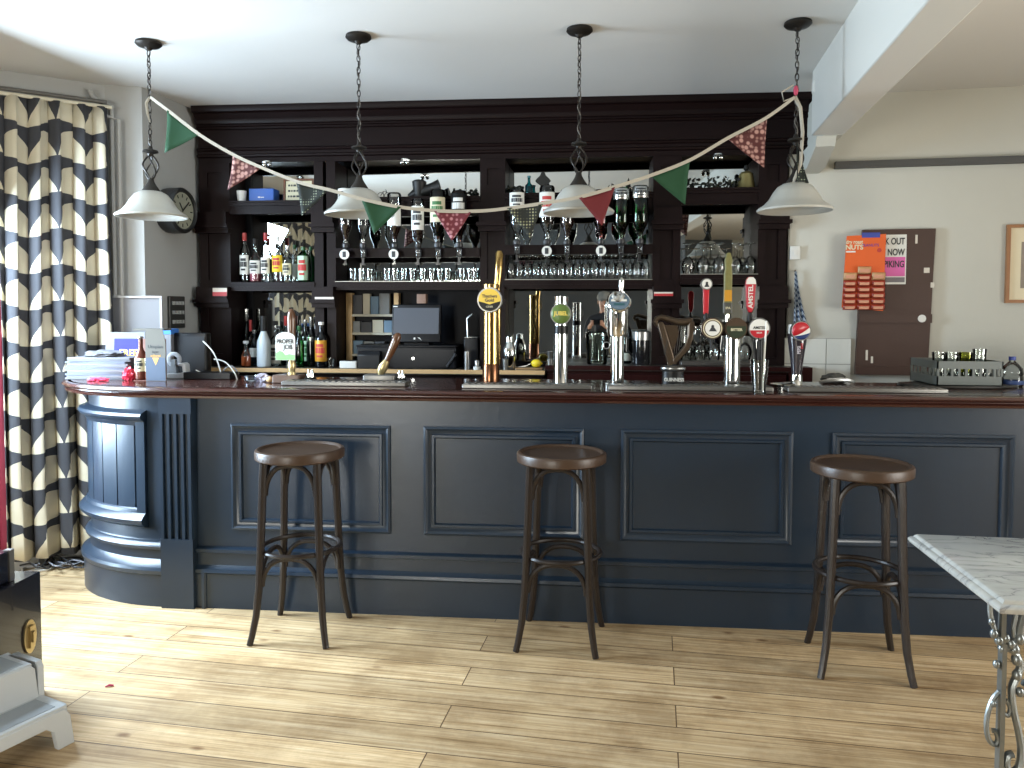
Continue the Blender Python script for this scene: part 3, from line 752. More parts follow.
def curtain(name, label, start, d, nrm, length, z0, z1, m, waves, amp=0.046, uvmul=1.9, seed=3, uoff=0.0):
    rnd = random.Random(seed); d, nrm = Vector(d).normalized(), Vector(nrm).normalized(); start = Vector(start)
    ph = [rnd.uniform(-0.5, 0.5) for _ in range(40)]; am = [rnd.uniform(0.6, 1.25) for _ in range(40)]
    ns, nz = int(waves * 12), 26
    me = bpy.data.meshes.new(name); vs, fs, uvs = [], [], []
    for j in range(nz + 1):
        v = j / nz; z = z0 + (z1 - z0) * v
        gather = 1.0 if v < 0.93 else 1.0 - (v - 0.93) / 0.07 * 0.55
        for i in range(ns + 1):
            u = i / ns; k = u * waves
            a0, a1 = am[int(k) % 40], am[(int(k) + 1) % 40]; a = a0 + (a1 - a0) * (k - int(k))
            wob = 0.012 * math.sin(3.1 * v + ph[int(k) % 40] * 6)
            dep = amp * a * gather * (math.sin(2 * PI * k) + 0.28 * math.sin(4 * PI * k + 1.2 + 2 * v)) * (0.75 + 0.45 * (1 - v))
            side = 0.012 * math.sin(4 * PI * k + 0.6) * gather + wob
            p = start + d * (u * length + side) + nrm * dep
            vs.append((p.x, p.y, z)); uvs.append((uoff + u * length * uvmul + 0.006 * math.sin(7 * v + k), (z - z0) + 0.03 * math.sin(k * 2.1)))
    for j in range(nz):
        for i in range(ns):
            a = j * (ns + 1) + i; fs.append((a, a + 1, a + ns + 2, a + ns + 1))
    me.from_pydata(vs, [], fs); ul = me.uv_layers.new(name='UVMap')
    for p in me.polygons:
        p.use_smooth = True
        for li in p.loop_indices: ul.data[li].uv = uvs[me.loops[li].vertex_index]
    me.materials.append(m)
    o = bpy.data.objects.new(name, me); col.objects.link(o)
    s = o.modifiers.new('cloth', 'SOLIDIFY'); s.thickness = 0.003
    return tag(o, label, 'curtain') if label else o

cst = C2 + dCh * -0.015 + nCh * 0.088
zt = 2.555
cur = curtain('curtain', 'full-length cream and charcoal leaf-print curtain beside the rounded bar end', cst, dCh, nCh, 0.535, 0.075, zt, M_curt, 5.0)
h = MB(); h.tube([cst + dCh * -0.01 + Vector((0, 0, zt + 0.004)), cst + dCh * 0.535 + Vector((0, 0, zt + 0.004))], 0.010, 8); h.build('heading_tape', mat('cream_tape', (206, 200, 180), 0.8), cur)
M_redc = mat('dark_red_curtain', (120, 26, 44), 0.8, vary=0.2)
curtain('curtain', 'narrow dark red curtain edge at far left behind the printed curtain', C2 + dCh * 0.495 + nCh * 0.040, dCh, nCh, 0.20, 0.075, zt, M_redc, 3.0, 0.014, seed=9)
tr = MB(); a = C2 + nCh * 0.085 + Vector((0, 0, zt + 0.03)); 
tr.tube([a - dCh * 0.0, a + dCh * 0.70], 0.011, 8); tr.tube([a + dCh * 0.02 - nCh * 0.083, a + dCh * 0.02], 0.008, 6); tr.tube([a + dCh * 0.68 - nCh * 0.083, a + dCh * 0.68], 0.008, 6)
tag(tr.build('curtain_track', mat('track_grey', (92, 90, 86), 0.5)), 'thin dark curtain track above the leaf-print curtain', 'curtain rail')
# the second leaf-print curtain by the side window (seen in the back bar mirrors)
q = LW(0.12, -0.13, 0)
curtain('curtain', 'leaf-print curtain seen only in the back bar mirror, beside a side window', LW(1.10, -0.13, 0), -BV, BU, 2.3, 0.06, 2.56, M_curt, 15.0, uvmul=1.0, seed=5)

# wall clock on the side wall, facing +x
MCL = lambda s, z: Matrix(((BV.x, 0, -BU.x, (C1 + BV * s).x), (BV.y, 0, -BU.y, (C1 + BV * s).y), (0, 1, 0, z), (0, 0, 0, 1)))   # local x along wall, y up, z into the wall
MCLo = lambda s, z: Matrix(((BV.x, 0, BU.x, (C1 + BV * s).x), (BV.y, 0, BU.y, (C1 + BV * s).y), (0, 1, 0, z), (0, 0, 0, 1)))   # z out of the wall
def on_side(px, py):
    d = FW + RT * ((px - CX) / CAM_F) - UP * ((py - CY) / CAM_F); o_ = Vector((0, 0, CAM_H))
    t = (C1 - o_).dot(BU) / d.dot(BU); q = o_ + d * t
    return (q - C1).dot(BV), q.z
sC, zC = on_side(168, 211)
ck = thing('wall_clock', 'round dark-rimmed wall clock on the grey side wall behind the left lamp shade', 'clock'); ck.matrix_world = MCLo(sC, zC)
rC = 0.132
MB().lathe([(0, 0), (rC, 0), (rC + 0.004, 0.03), (rC + 0.004, 0.10), (rC - 0.008, 0.115), (rC - 0.020, 0.108), (rC - 0.022, 0.095), (0, 0.095)], seg=40).build('case', mat('clock_rim', (30, 30, 30), 0.4), ck)
MB().cyl((0, 0, 0), rC - 0.021, 0.090, 0.097, 40).build('dial', mat('clock_dial', (150, 150, 132), 0.5, vary=0.1), ck)
mk = MB()
for k in range(12):
    a = PI / 6 * k; d = Vector((math.cos(a), math.sin(a), 0)); e = Vector((-d.y, d.x, 0))
    mk.obox(d * 0.088 + Vector((0, 0, 0.098)), d * 0.010, e * 0.003, Vector((0, 0, 0.001)))
mk.build('hour_mark', M_black, ck)
hd = MB()
for a, l in ((2.2, 0.055), (0.75, 0.085)):
    d = Vector((math.cos(a), math.sin(a), 0)); e = Vector((-d.y, d.x, 0)); hd.obox(d * l * 0.45 + Vector((0, 0, 0.101)), d * l * 0.55, e * 0.0035, Vector((0, 0, 0.001)))
hd.build('hands', M_black, ck)
# switch panel on the side wall
s0, za = on_side(167, 296); s1, zb = on_side(183, 328)
sw = thing('switch_panel', 'grey metal panel of light switches on the side wall below the clock', 'switch panel'); sw.matrix_world = MCLo((s0 + s1) / 2, (za + zb) / 2)
hw, hh = abs(s1 - s0) / 2, abs(za - zb) / 2
MB().rbox(-hw, hw, -hh, hh, 0, 0.018, 0.006).build('plate', mat('switch_plate', (84, 84, 82), 0.35, metal=0.6), sw)
for r_ in range(3):
    for c_ in range(4):
        MB().box(-hw * 0.72 + c_ * hw * 0.40, -hw * 0.72 + c_ * hw * 0.40 + hw * 0.2, hh * 0.62 - r_ * hh * 0.58 - hh * 0.16, hh * 0.62 - r_ * hh * 0.58 + hh * 0.06, 0.018, 0.028).build('rocker_switch', mat('switch_grey', (176, 176, 172), 0.4), sw)
# white notice board on the column, facing the camera
def col_face(px, py, off=0.0):
    nn = (C1 - C2).cross(Vector((0, 0, 1))).normalized()
    d = FW + RT * ((px - CX) / CAM_F) - UP * ((py - CY) / CAM_F); o_ = Vector((0, 0, CAM_H))
    t = ((C2 + nn * off) - o_).dot(nn) / d.dot(nn); return o_ + d * t, nn
qa, nn = col_face(111, 332, 0.045); qb, _ = col_face(160, 298, 0.045)
dcol = (C1 - C2).normalized()
nb = thing('whiteboard', 'blank off-white board leaning on the column behind the leaflets', 'board'); nb.matrix_world = Matrix(((dcol.x, nn.x, 0, qa.x), (dcol.y, nn.y, 0, qa.y), (0, 0, 1, 0), (0, 0, 0, 1)))
wB = (qb - qa).dot(dcol); zB0, zB1 = 1.075, qb.z
MB().box(0, wB, -0.012, 0.0, zB0, zB1).build('panel', mat('offwhite_board', (120, 120, 123), 0.5), nb)
fm = MB()
for b_ in ((-0.004, wB + 0.004, zB1, zB1 + 0.012), (-0.004, wB + 0.004, zB0 - 0.004, zB0), (-0.012, 0.0, zB0 - 0.004, zB1 + 0.012), (wB, wB + 0.012, zB0 - 0.004, zB1 + 0.012)): fm.box(b_[0], b_[1], -0.012, 0.012, b_[2], b_[3])
fm.build('frame', mat('pale_grey_trim', (168, 168, 168), 0.4), nb)

# ---------------------------------------------------------------- flight case, step stool, cables
M_case = mat('black_case_board', (22, 22, 30), 0.22, vary=0.15, scale=40, coat=0.6)
M_alu = mat('aluminium_edge', (172, 172, 170), 0.3, metal=0.9)
M_brassy = mat('brassy_latch', (196, 176, 132), 0.3, metal=0.85)
fc = thing('flight_case', 'black flight case with a metal latch standing at the left edge', 'case', (-2.0, 2.66, 0), math.radians(1.0))
MB().rbox(-0.62, -0.0, -0.385, 0, 0.0, 0.452, 0.006).build('body', M_case, fc)
lt = MB(); lt.M = Matrix(((0, 0, 1, 0.0), (1, 0, 0, -0.07), (0, 1, 0, 0.235), (0, 0, 0, 1)))
lt.prism([(0.032 * math.cos(a), 0.062 * math.sin(a)) for a in [2 * PI * k / 24 for k in range(24)]], 0.0, 0.006); lt.obox((0, 0, 0.010), (0.012, 0, 0), (0, 0.04, 0), (0, 0, 0.005)); lt.obox((0, 0, 0.018), (0.006, 0, 0), (0, 0.02, 0), (0, 0, 0.004))
lt.build('latch', M_brassy, fc)
ed = MB()
for z in (0.0, 0.452): ed.box(-0.02, 0.003, -0.388, -0.365, z - 0.02 if z else 0, z + 0.003 if z else 0.02)
ed.build('corner', M_alu, fc)
mx = thing('equipment_case', 'small black equipment case with metal corners on top of the flight case', 'case', (-2.03, 2.56, 0.4535), 0.0)
MB().rbox(-0.40, 0.0, -0.28, 0, 0.0, 0.11, 0.008).build('body', M_case, mx)
for (x, y) in ((0, 0), (0, -0.28)):
    MB().box(x - 0.022, x + 0.003, y - 0.003 if y else y - 0.02, y + 0.02 if y else y + 0.003, 0.0, 0.113).build('corner', M_alu, mx)
M_grey = mat('light_grey_plastic', (176, 180, 182), 0.42, bump=0.03, bscale=300)
M_greyd = mat('grip_grey', (140, 146, 150), 0.7)
ss = thing('step_stool', 'light grey plastic two-step stool in front of the flight case', 'step stool', (-1.655, 2.341, 0))
wv, dv = Vector((-0.37, -0.93, 0)).normalized(), Vector((-0.93, 0.37, 0)).normalized()
SM = Matrix(((wv.x, dv.x, 0, 0), (wv.y, dv.y, 0, 0), (0, 0, 1, 0), (0, 0, 0, 1)))     # x across, y to the back
mb = MB(); mb.M = SM
def arch(x0, x1, z0, z1, leg, rise, n=8):
    """front apron with an arched cut-out between two legs"""
    out = [(x0 - 0.012, z0), (x0, z1 - 0.03), (x0 + 0.02, z1), (x1 - 0.02, z1), (x1, z1 - 0.03), (x1 + 0.012, z0), (x1 - leg + 0.012, z0)]
    c = [(x1 - leg + 0.012, z0), (x1 - leg, z0 + rise * 0.75), (x1 - leg - 0.025, z0 + rise), (x0 + leg + 0.025, z0 + rise), (x0 + leg, z0 + rise * 0.75), (x0 + leg - 0.012, z0)]
    return out + c[1:] if True else out
mb.prism(arch(0.012, 0.37, 0.0, 0.128, 0.055, 0.085), 0.0, 0.022, 'y')                                     # lower front
mb.prism([(0.022, 0.125), (0.36, 0.125), (0.36, 0.137), (0.022, 0.137)], 0.004, 0.16, 'y')                     # lower tread
mb.prism([(0.030, 0.120), (0.352, 0.120), (0.340, 0.235), (0.325, 0.252), (0.057, 0.252), (0.042, 0.235)], 0.135, 0.157, 'y')   # riser of the upper step
mb.prism([(0.05, 0.244), (0.33, 0.244), (0.33, 0.256), (0.05, 0.256)], 0.139, 0.29, 'y')                      # upper tread
for x in (0.012, 0.348):
    mb.prism([(0.0, 0.0), (0.05, 0.0), (0.06, 0.08), (0.11, 0.11), (0.22, 0.11), (0.26, 0.08), (0.275, 0.0), (0.325, 0.0), (0.30, 0.24), (0.28, 0.252), (0.15, 0.252), (0.137, 0.235), (0.135, 0.132), (0.02, 0.132)], x, x + 0.022, 'x')
mb.prism(arch(0.012, 0.37, 0.0, 0.252, 0.055, 0.19), 0.29, 0.305, 'y')
mb.build('body', M_grey, ss, bevel=0.003)
g = MB(); g.M = SM; g.box(0.05, 0.332, 0.02, 0.125, 0.137, 0.1385); g.build('lower_grip', M_greyd, ss)
g = MB(); g.M = SM; g.box(0.07, 0.312, 0.155, 0.28, 0.256, 0.2575); g.build('upper_grip', M_greyd, ss)
t_ = text('tommy', 0.022, M_black, ss, (0, 0, 0)); t_.name = 'lettering'
t_.matrix_local = SM @ Matrix.Translation((0.22, 0.1335, 0.185)) @ Euler((PI / 2, 0, 0)).to_matrix().to_4x4()

# cables on the floor below the curtain
M_cw = mat('white_cable', (205, 204, 200), 0.5); M_cb = mat('black_cable', (32, 32, 34), 0.5); M_cg = mat('grey_cable', (128, 130, 136), 0.5)
rnd = random.Random(11)
def cable(label, pts_px, z, m, r=0.0045, group='cables tangled on the floor'):
    pts = []
    for px, py in pts_px:
        d = FW + RT * ((px - CX) / CAM_F) - UP * ((py - CY) / CAM_F); t = (z - CAM_H) / d.z
        pts.append(Vector((0, 0, CAM_H)) + d * t)
    out = []
    for i in range(len(pts) - 1):
        p0, p1, p2, p3 = pts[max(i - 1, 0)], pts[i], pts[i + 1], pts[min(i + 2, len(pts) - 1)]
        for k in range(6):
            t = k / 6; out.append(0.5 * ((2 * p1) + (p2 - p0) * t + (2 * p0 - 5 * p1 + 4 * p2 - p3) * t * t + (3 * p1 - p0 - 3 * p2 + p3) * t ** 3))
    out.append(pts[-1])
    return tag(MB().tube(out, r, 6).build('cable', m), label, 'cable', group)
cable('white cable looped in a wide curve on the floor under the curtain', [(22, 570), (36, 561), (52, 559), (58, 563), (50, 569), (34, 571)], 0.006, M_cw, 0.006)
cable('white cable running behind the flight case towards the bar end', [(84, 553), (70, 560), (48, 566), (20, 573), (8, 575)], 0.012, M_cw)
for k in range(9):
    x = 84; pts = []
    for j in range(7):
        pts.append((88 - j * 11 + rnd.uniform(-5, 5), rnd.uniform(554, 568)))
    cable(['dark cable in the tangle on the floor beneath the curtain', 'grey cable in the tangle on the floor beneath the curtain'][k % 2], pts, 0.006 + 0.005 * (k + 1), (M_cb, M_cg)[k % 2], 0.0045)
# a small magenta scrap and a dark chip on the boards
q = P(109, 688, 2.6); d = FW + RT * ((109 - CX) / CAM_F) - UP * ((687 - CY) / CAM_F); q = Vector((0, 0, CAM_H)) + d * ((0 - CAM_H) / d.z)
mb = MB(); mb.tube([(q.x - 0.012, q.y - 0.006, 0.003), (q.x, q.y + 0.002, 0.006), (q.x + 0.013, q.y + 0.009, 0.003)], [0.002, 0.005, 0.003], 6, flat=0.8)
tag(mb.build('petal', mat('magenta_scrap', (176, 56, 92), 0.6)), 'small magenta scrap lying on the floor boards by the step stool', 'litter')
# ================================================================== pendant lamps and bunting
M_bronze = mat('dark_bronze', (46, 42, 38), 0.45, metal=0.6, vary=0.2)
M_cord = mat('grey_twisted_flex', (96, 92, 86), 0.6)
def shade_mat():
    m = mat('frosted_glass_shade', (190, 189, 180), 0.35, vary=0.06, scale=14)
    b = m.node_tree.nodes['Principled BSDF']; b.inputs['Transmission Weight'].default_value = 0.25; b.inputs['Subsurface Weight'].default_value = 0.0
    return m
M_shade = shade_mat()
YP = 3.55
def make_pendant(x, label):
    t = thing('pendant_lamp', label, 'lamp', (x, YP, 2.70), 0, 'pendant lamps over the bar')
    MB().lathe([(0, -0.002), (0.058, -0.002), (0.060, -0.012), (0.050, -0.022), (0.020, -0.030), (0.012, -0.040), (0, -0.040)], seg=24).build('ceiling_rose', M_bronze, t)
    c = MB(); z = -0.038; k = 0
    while z > -0.49:
        h, wd = 0.016, 0.0075; pts = []
        for j in range(12):
            a = 2 * PI * j / 12; u = wd * math.cos(a); vv = h * math.sin(a)
            pts.append((u, 0, z - h + vv) if k % 2 == 0 else (0, u, z - h + vv))
        c.tube(pts, 0.0024, 5, closed=True); z -= 0.0265; k += 1
    c.build('chain', M_bronze, t)
    fx = MB(); fx.tube([(0.007 * math.cos(i * 0.8), 0.007 * math.sin(i * 0.8), -0.035 - i * 0.012) for i in range(39)], 0.0026, 5); fx.build('flex', M_cord, t)
    MB().lathe([(0, -0.488), (0.008, -0.49), (0.012, -0.505), (0.034, -0.512), (0.036, -0.520), (0.014, -0.528), (0.010, -0.540), (0, -0.540)], seg=18).build('collar', M_bronze, t)
    cg = MB()
    for q in range(4):
        cg.tube([((0.007 + 0.029 * math.sin(PI * i / 14)) * math.cos(q * PI / 2 + i * 0.13), (0.007 + 0.029 * math.sin(PI * i / 14)) * math.sin(q * PI / 2 + i * 0.13), -0.532 - 0.118 * i / 14) for i in range(15)], 0.0042, 6)
    cg.build('twisted_cage', M_bronze, t)
    MB().lathe([(0, -0.642), (0.012, -0.644), (0.016, -0.662), (0.026, -0.680), (0.040, -0.700), (0.042, -0.712), (0, -0.712)], seg=20).build('gallery', M_bronze, t)
    MB().lathe([(0.030, -0.704), (0.050, -0.708), (0.075, -0.722), (0.095, -0.748), (0.112, -0.778), (0.132, -0.800), (0.156, -0.815), (0.163, -0.822), (0.160, -0.830), (0.148, -0.826), (0.128, -0.812), (0.106, -0.786), (0.088, -0.754), (0.070, -0.730), (0.048, -0.716), (0.030, -0.712)], seg=40).build('glass_shade', M_shade, t)
    lb = MB().sph((0, 0, -0.765), 0.026, 12, (1, 1, 1.25)).cyl((0, 0, 0), 0.014, -0.735, -0.71, 12)
    lb.build('bulb', mat('bulb_glass', (225, 222, 210), 0.3), t)
    return t
pxs = [(150, 'leftmost pendant lamp with white bell shade, hanging in front of the clock'), (359, 'pendant lamp with white bell shade behind the plain green bunting flag'), (579, 'pendant lamp with white bell shade behind the plain red bunting flag'), (796, 'pendant lamp with white bell shade by the ceiling beam, bunting tied round its chain')]
PX = [XX(p, YP, 130) for p, _ in pxs]
pl = make_pendant(PX[0], pxs[0][1])
for x, (p, lb) in list(zip(PX, pxs))[1:]: dup(pl, (x, YP, 2.70), PX.index(x) * 0.5, lb)

# bunting
def fabric(name, c, spots=None, scale=40, thr=0.3, invert=False, plaid=False):
    m = mat(name, c, 0.85)
    b = m.node_tree.nodes['Principled BSDF']
    tc = N(m, 'ShaderNodeTexCoord')
    if spots:
        vo = N(m, 'ShaderNodeTexVoronoi'); vo.inputs['Scale'].default_value = scale; vo.inputs['Randomness'].default_value = 0.55
        if plaid: vo.inputs['Randomness'].default_value = 0.0
        L(m, tc.outputs['Object'], vo.inputs['Vector'])
        r = N(m, 'ShaderNodeValToRGB'); r.color_ramp.elements[0].position = thr * 0.55; r.color_ramp.elements[0].color = lin(spots); r.color_ramp.elements[1].position = thr; r.color_ramp.elements[1].color = lin(c)
        L(m, vo.outputs['Distance'], r.inputs[0]); L(m, r.outputs[0], b.inputs['Base Color'])
    return m
M_green = fabric('green_cotton', (18, 62, 34)); M_redf = fabric('red_cotton', (98, 26, 30))
M_flor = fabric('floral_cotton', (74, 30, 28), (168, 128, 118), 46, 0.55); M_pink = fabric('pink_floral_cotton', (100, 36, 46), (180, 128, 136), 50, 0.5)
M_dots = fabric('dark_dotted_cotton', (20, 27, 22), (136, 144, 124), 85, 0.34, plaid=True); M_chk = fabric('dark_sprigged_cotton', (28, 31, 26), (150, 148, 114), 75, 0.36, plaid=True)
M_tape = mat('cream_cotton_tape', (166, 159, 145), 0.8)
line = [(150, 97, 3.545), (158, 103, 3.50), (170, 112, 3.47), (200, 135, 3.44), (232, 154, 3.42), (258, 166, 3.40), (298, 182, 3.37), (330, 190, 3.35), (362, 199, 3.34), (400, 207, 3.34), (440, 211, 3.35), (480, 211, 3.36), (510, 208, 3.36), (545, 203, 3.35), (580, 197, 3.34), (615, 187, 3.35), (652, 175, 3.37), (690, 160, 3.40), (728, 138, 3.44), (766, 118, 3.49), (795, 97, 3.545)]
bp_ = [P(*q) for q in line]
bt = thing('bunting', 'string of green, red, floral and spotted bunting tied between the outer pendant lamps', 'bunting', bp_[0])
o0 = bp_[0]
def spline(pts, n=6):
    out = []
    for i in range(len(pts) - 1):
        p0, p1, p2, p3 = pts[max(i - 1, 0)], pts[i], pts[i + 1], pts[min(i + 2, len(pts) - 1)]
        for k in range(n):
            t = k / n; out.append(0.5 * ((2 * p1) + (p2 - p0) * t + (2 * p0 - 5 * p1 + 4 * p2 - p3) * t * t + (3 * p1 - p0 - 3 * p2 + p3) * t ** 3))
    return out + [pts[-1]]
sp = spline([p - o0 for p in bp_])
mb = MB()
for a, b in zip(sp, sp[1:]):
    t = (b - a).normalized(); up = Vector((-t.z, 0, t.x)) * 0.0072; th = Vector((0, 0.0015, 0))
    q = [mb.v(x) for x in (a - up - th, b - up - th, b + up - th, a + up - th, a - up + th, b - up + th, b + up + th, a + up + th)]
    for i in ((0, 1, 2, 3), (7, 6, 5, 4), (0, 4, 5, 1), (3, 2, 6, 7)): mb.f([q[k] for k in i])
mb.build('tape', M_tape, bt)
# tails tied round the chains
mb = MB()
mb.tube([(0, 0, 0), (-0.012, -0.012, -0.03), (-0.006, -0.014, -0.08), (0.004, -0.012, -0.12)], [.006, .007, .006, .003], 6, flat=0.4)
e = bp_[-1] - o0
mb.tube([e, e + Vector((0.02, -0.015, -0.05)), e + Vector((0.03, -0.02, -0.16)), e + Vector((0.022, -0.025, -0.30)), e + Vector((-0.01, -0.03, -0.38)), e + Vector((-0.035, -0.035, -0.44))], [.008, .008, .008, .008, .007, .004], 6, flat=0.4)
mb.tube([e, e + Vector((-0.05, -0.01, -0.02)), e + Vector((-0.06, -0.01, 0.02)), e + Vector((-0.01, -0.01, 0.05))], 0.004, 6)
mb.build('tie', M_tape, bt)
mb = MB(); mb.sph(e + Vector((0.0, -0.012, 0.025)), 0.014, 8, (0.8, 0.8, 1.7)); mb.build('ribbon_knot', mat('pink_ribbon', (176, 60, 86), 0.7), bt)['label'] = 'pink ribbon knot'
def flag(pa, pb, tip, m, dY=0.0, lab=None):
    """pa, pb on the tape and the tip, each (px, py, Y); a little curved, 1.5 mm thick"""
    A, B, T = (P(*q) - o0 for q in (pa, pb, tip))
    mb = MB(); n = 8; rows = []
    for i in range(n + 1):
        s = i / n; l, r = A.lerp(T, s), B.lerp(T, s); k = n - i
        rows.append([mb.v(l.lerp(r, j / k if k else 0) + Vector((0, 0.012 * math.sin(PI * (j / k if k else 0)) * (1 - s) + 0.006 * math.sin(4 * s), 0))) for j in range(k + 1)])
    for a, b in zip(rows, rows[1:]):
        for j in range(len(b)):
            mb.f([a[j], a[j + 1], b[j]])
            if j + 1 < len(b): mb.f([a[j + 1], b[j + 1], b[j]])
    o = mb.build('flag', m, bt, solid=0.0015)
    o['label'] = lab
flag((167, 110, 3.47), (200, 134, 3.44), (165, 153, 3.43), M_green, lab='plain green flag at the left end')
flag((233, 154, 3.42), (261, 168, 3.40), (228, 190, 3.41), M_flor, lab='brown and pink floral flag at the left')
flag((296, 182, 3.37), (328, 190, 3.35), (302, 216, 3.36), M_dots, lab='dark green spotted flag')
flag((361, 199, 3.34), (401, 207, 3.335), (374, 234, 3.335), M_green, lab='plain green flag in front of the second lamp')
flag((434, 211, 3.345), (471, 212, 3.355), (452, 241, 3.35), M_pink, lab='pink floral flag at the lowest point')
flag((507, 208, 3.355), (543, 204, 3.345), (530, 238, 3.35), M_chk, lab='dark sprigged flag')
flag((579, 198, 3.335), (615, 187, 3.345), (602, 226, 3.335), M_redf, lab='plain red flag')
flag((651, 176, 3.37), (690, 160, 3.40), (685, 205, 3.385), M_green, lab='plain green flag at the right')
flag((728, 139, 3.44), (767, 119, 3.49), (764, 168, 3.46), M_flor, lab='brown and pink floral flag at the right')
flag((797, 140, 3.53), (809, 183, 3.50), (797, 183, 3.50), M_dots, lab='dark spotted flag hanging down the right lamp')
# ================================================================== bottles and glasses on the back bar
G_clear = glass('clear_glass', (0.95, 0.97, 0.96), 2.3)
G_green = glass('green_glass', (0.10, 0.42, 0.16), 1.3)
G_dkgreen = glass('dark_green_glass', (0.03, 0.16, 0.07), 1.3)
G_amber = glass('amber_glass', (0.30, 0.12, 0.03), 1.3)
G_red = glass('red_liquid_glass', (0.62, 0.08, 0.07), 1.3)
G_blue = glass('pale_blue_glass', (0.35, 0.55, 0.72), 1.3)
G_teal = glass('teal_glass', (0.05, 0.42, 0.46), 1.2)
G_pink = mat('pink_liquid', (150, 70, 84), 0.3)
G_orange = mat('orange_liquid', (206, 92, 34), 0.3)
M_dkliq = mat('dark_liquor', (30, 14, 10), 0.15)
M_blackglass = mat('black_glass', (12, 13, 15), 0.08)
M_white = mat('white_label', (214, 213, 206), 0.6); M_creaml = mat('cream_bottle_label', (212, 204, 172), 0.6)
M_yel = mat('yellow_label', (222, 190, 44), 0.6); M_gold = mat('gold_label', (196, 140, 40), 0.45, metal=0.3); M_blk = mat('black_label', (12, 12, 12), 0.45, spec=0.3)
M_redcap = mat('red_cap', (158, 44, 42), 0.4); M_whitecap = mat('white_cap', (210, 210, 205), 0.4); M_grncap = mat('green_cap', (40, 84, 46), 0.4); M_silver = mat('silver_foil', (190, 192, 190), 0.25, metal=0.9)
M_grnlab = mat('pale_green_label', (176, 206, 176), 0.6); M_inkr = mat('red_ink', (176, 52, 48), 0.6); M_inkd = mat('dark_ink', (44, 46, 48), 0.6); M_inkg = mat('green_ink', (60, 110, 62), 0.6)
M_frost = mat('frosted_white_glass', (196, 204, 208), 0.35)

def bottle_parts(t, h, r, gl, cap, lab=None, lz=(0.15, 0.5), sh=(0.60, 0.76), nr=0.36, caph=0.10, liquid=None, lf=0.55, square=False, ink=None, seg=18, cap_r=1.1):
    if square: seg = 8
    rot = Matrix.Rotation(PI / 8, 4, 'Z') if square else Matrix()
    n = nr * r
    b = MB(); b.M = rot
    b.lathe([(0, 0.004), (r * 0.80, 0.0), (r * 0.96, 0.004), (r, 0.014), (r, sh[0] * h), (r * 0.93, (sh[0] * 0.7 + sh[1] * 0.3) * h), (n * 1.35, (sh[0] * 0.15 + sh[1] * 0.85) * h), (n, sh[1] * h + 0.008), (n, h * (1 - caph)), (n * 1.12, h * (1 - caph) + 0.001), (n * 1.12, h - 0.002), (0, h - 0.002)], seg=seg)
    b.build('glass_body', gl, t, 50)
    c = MB(); c.lathe([(n * 1.14, h * (1 - caph)), (n * 1.14 * cap_r, h * (1 - caph) + 0.002), (n * 1.14 * cap_r, h), (0, h)], seg=14); c.build('cap', cap, t)
    if liquid:
        q = MB(); q.M = rot; k = min(lf, sh[0]); q.lathe([(0, 0.008), (r * 0.9, 0.008), (r * 0.965, 0.016), (r * 0.965, k * h), (0, k * h)], seg=seg); q.build('liquid', liquid, t)
    if lab:
        l = MB(); l.M = rot
        if square: l.lathe([(r * 1.004, lz[0] * h), (r * 1.012, lz[0] * h + 0.001), (r * 1.012, lz[1] * h - 0.001), (r * 1.004, lz[1] * h)], seg=8)
        else: l.lathe([(r * 1.002, lz[0] * h), (r * 1.012, lz[0] * h + 0.001), (r * 1.012, lz[1] * h - 0.001), (r * 1.002, lz[1] * h)], seg=14, a0=-PI / 2 - 1.25, a1=-PI / 2 + 1.25)
        lo = l.build('label', lab, t)
        if ink:
            k = MB(); zc = (lz[0] + lz[1]) / 2 * h; dz = (lz[1] - lz[0]) * h
            for q, (ww, hh_) in enumerate(((0.62, 0.07), (0.85, 0.13), (0.5, 0.05))):
                zz = zc + dz * (0.26, 0.02, -0.25)[q]; k.lathe([(r * 1.014, zz - dz * hh_), (r * 1.02, zz - dz * hh_), (r * 1.02, zz + dz * hh_), (r * 1.014, zz + dz * hh_)], seg=6, a0=-PI / 2 - ww, a1=-PI / 2 + ww)
            k.build('print', ink, lo)
def bottle(label, px, Y, z, ytop, wpx, gl, cap, group='spirit bottles', py=280, **kw):
    x = XX(px, Y, py); s = (FW.dot(Vector((x, Y, z - CAM_H)))) / CAM_F
    h = ZZ(px, ytop, Y) - z
    t = thing('bottle', label, 'bottle', (x, Y, z + 0.0006), 0, group)
    bottle_parts(t, h, wpx * s / 2, gl, cap, **kw)
    return t
z1 = SH[0][2]; Y1, Y2 = 4.81, 4.90
g1 = 'spirit bottles on the left middle shelf'
bottle('clear spirit bottle with a grey cap at the dark left end of the middle shelf', 236, Y2, z1, 243, 9.5, G_clear, M_blk, g1, lab=M_white, lz=(0.18, 0.5), ink=M_inkd)
bottle('tall clear bottle with a red cap, left one of two on the middle shelf', 245, Y1, z1, 233, 9.5, G_clear, M_redcap, g1, lab=M_white, lz=(0.16, 0.55), sh=(0.58, 0.78), caph=0.16, ink=M_inkd)
bottle('squat bottle of pink spirit with a white label and dark stopper on the middle shelf', 255.5, Y1, z1, 239, 11, G_clear, M_blk, g1, lab=M_white, lz=(0.2, 0.5), sh=(0.5, 0.66), caph=0.13, liquid=G_pink, lf=0.25, ink=M_inkd)
bottle('clear bottle with a red cap and white label, second red-capped one on the middle shelf', 266, Y1, z1, 233, 9.5, G_clear, M_redcap, g1, lab=M_white, lz=(0.18, 0.5), sh=(0.58, 0.76), caph=0.16, ink=M_inkd)
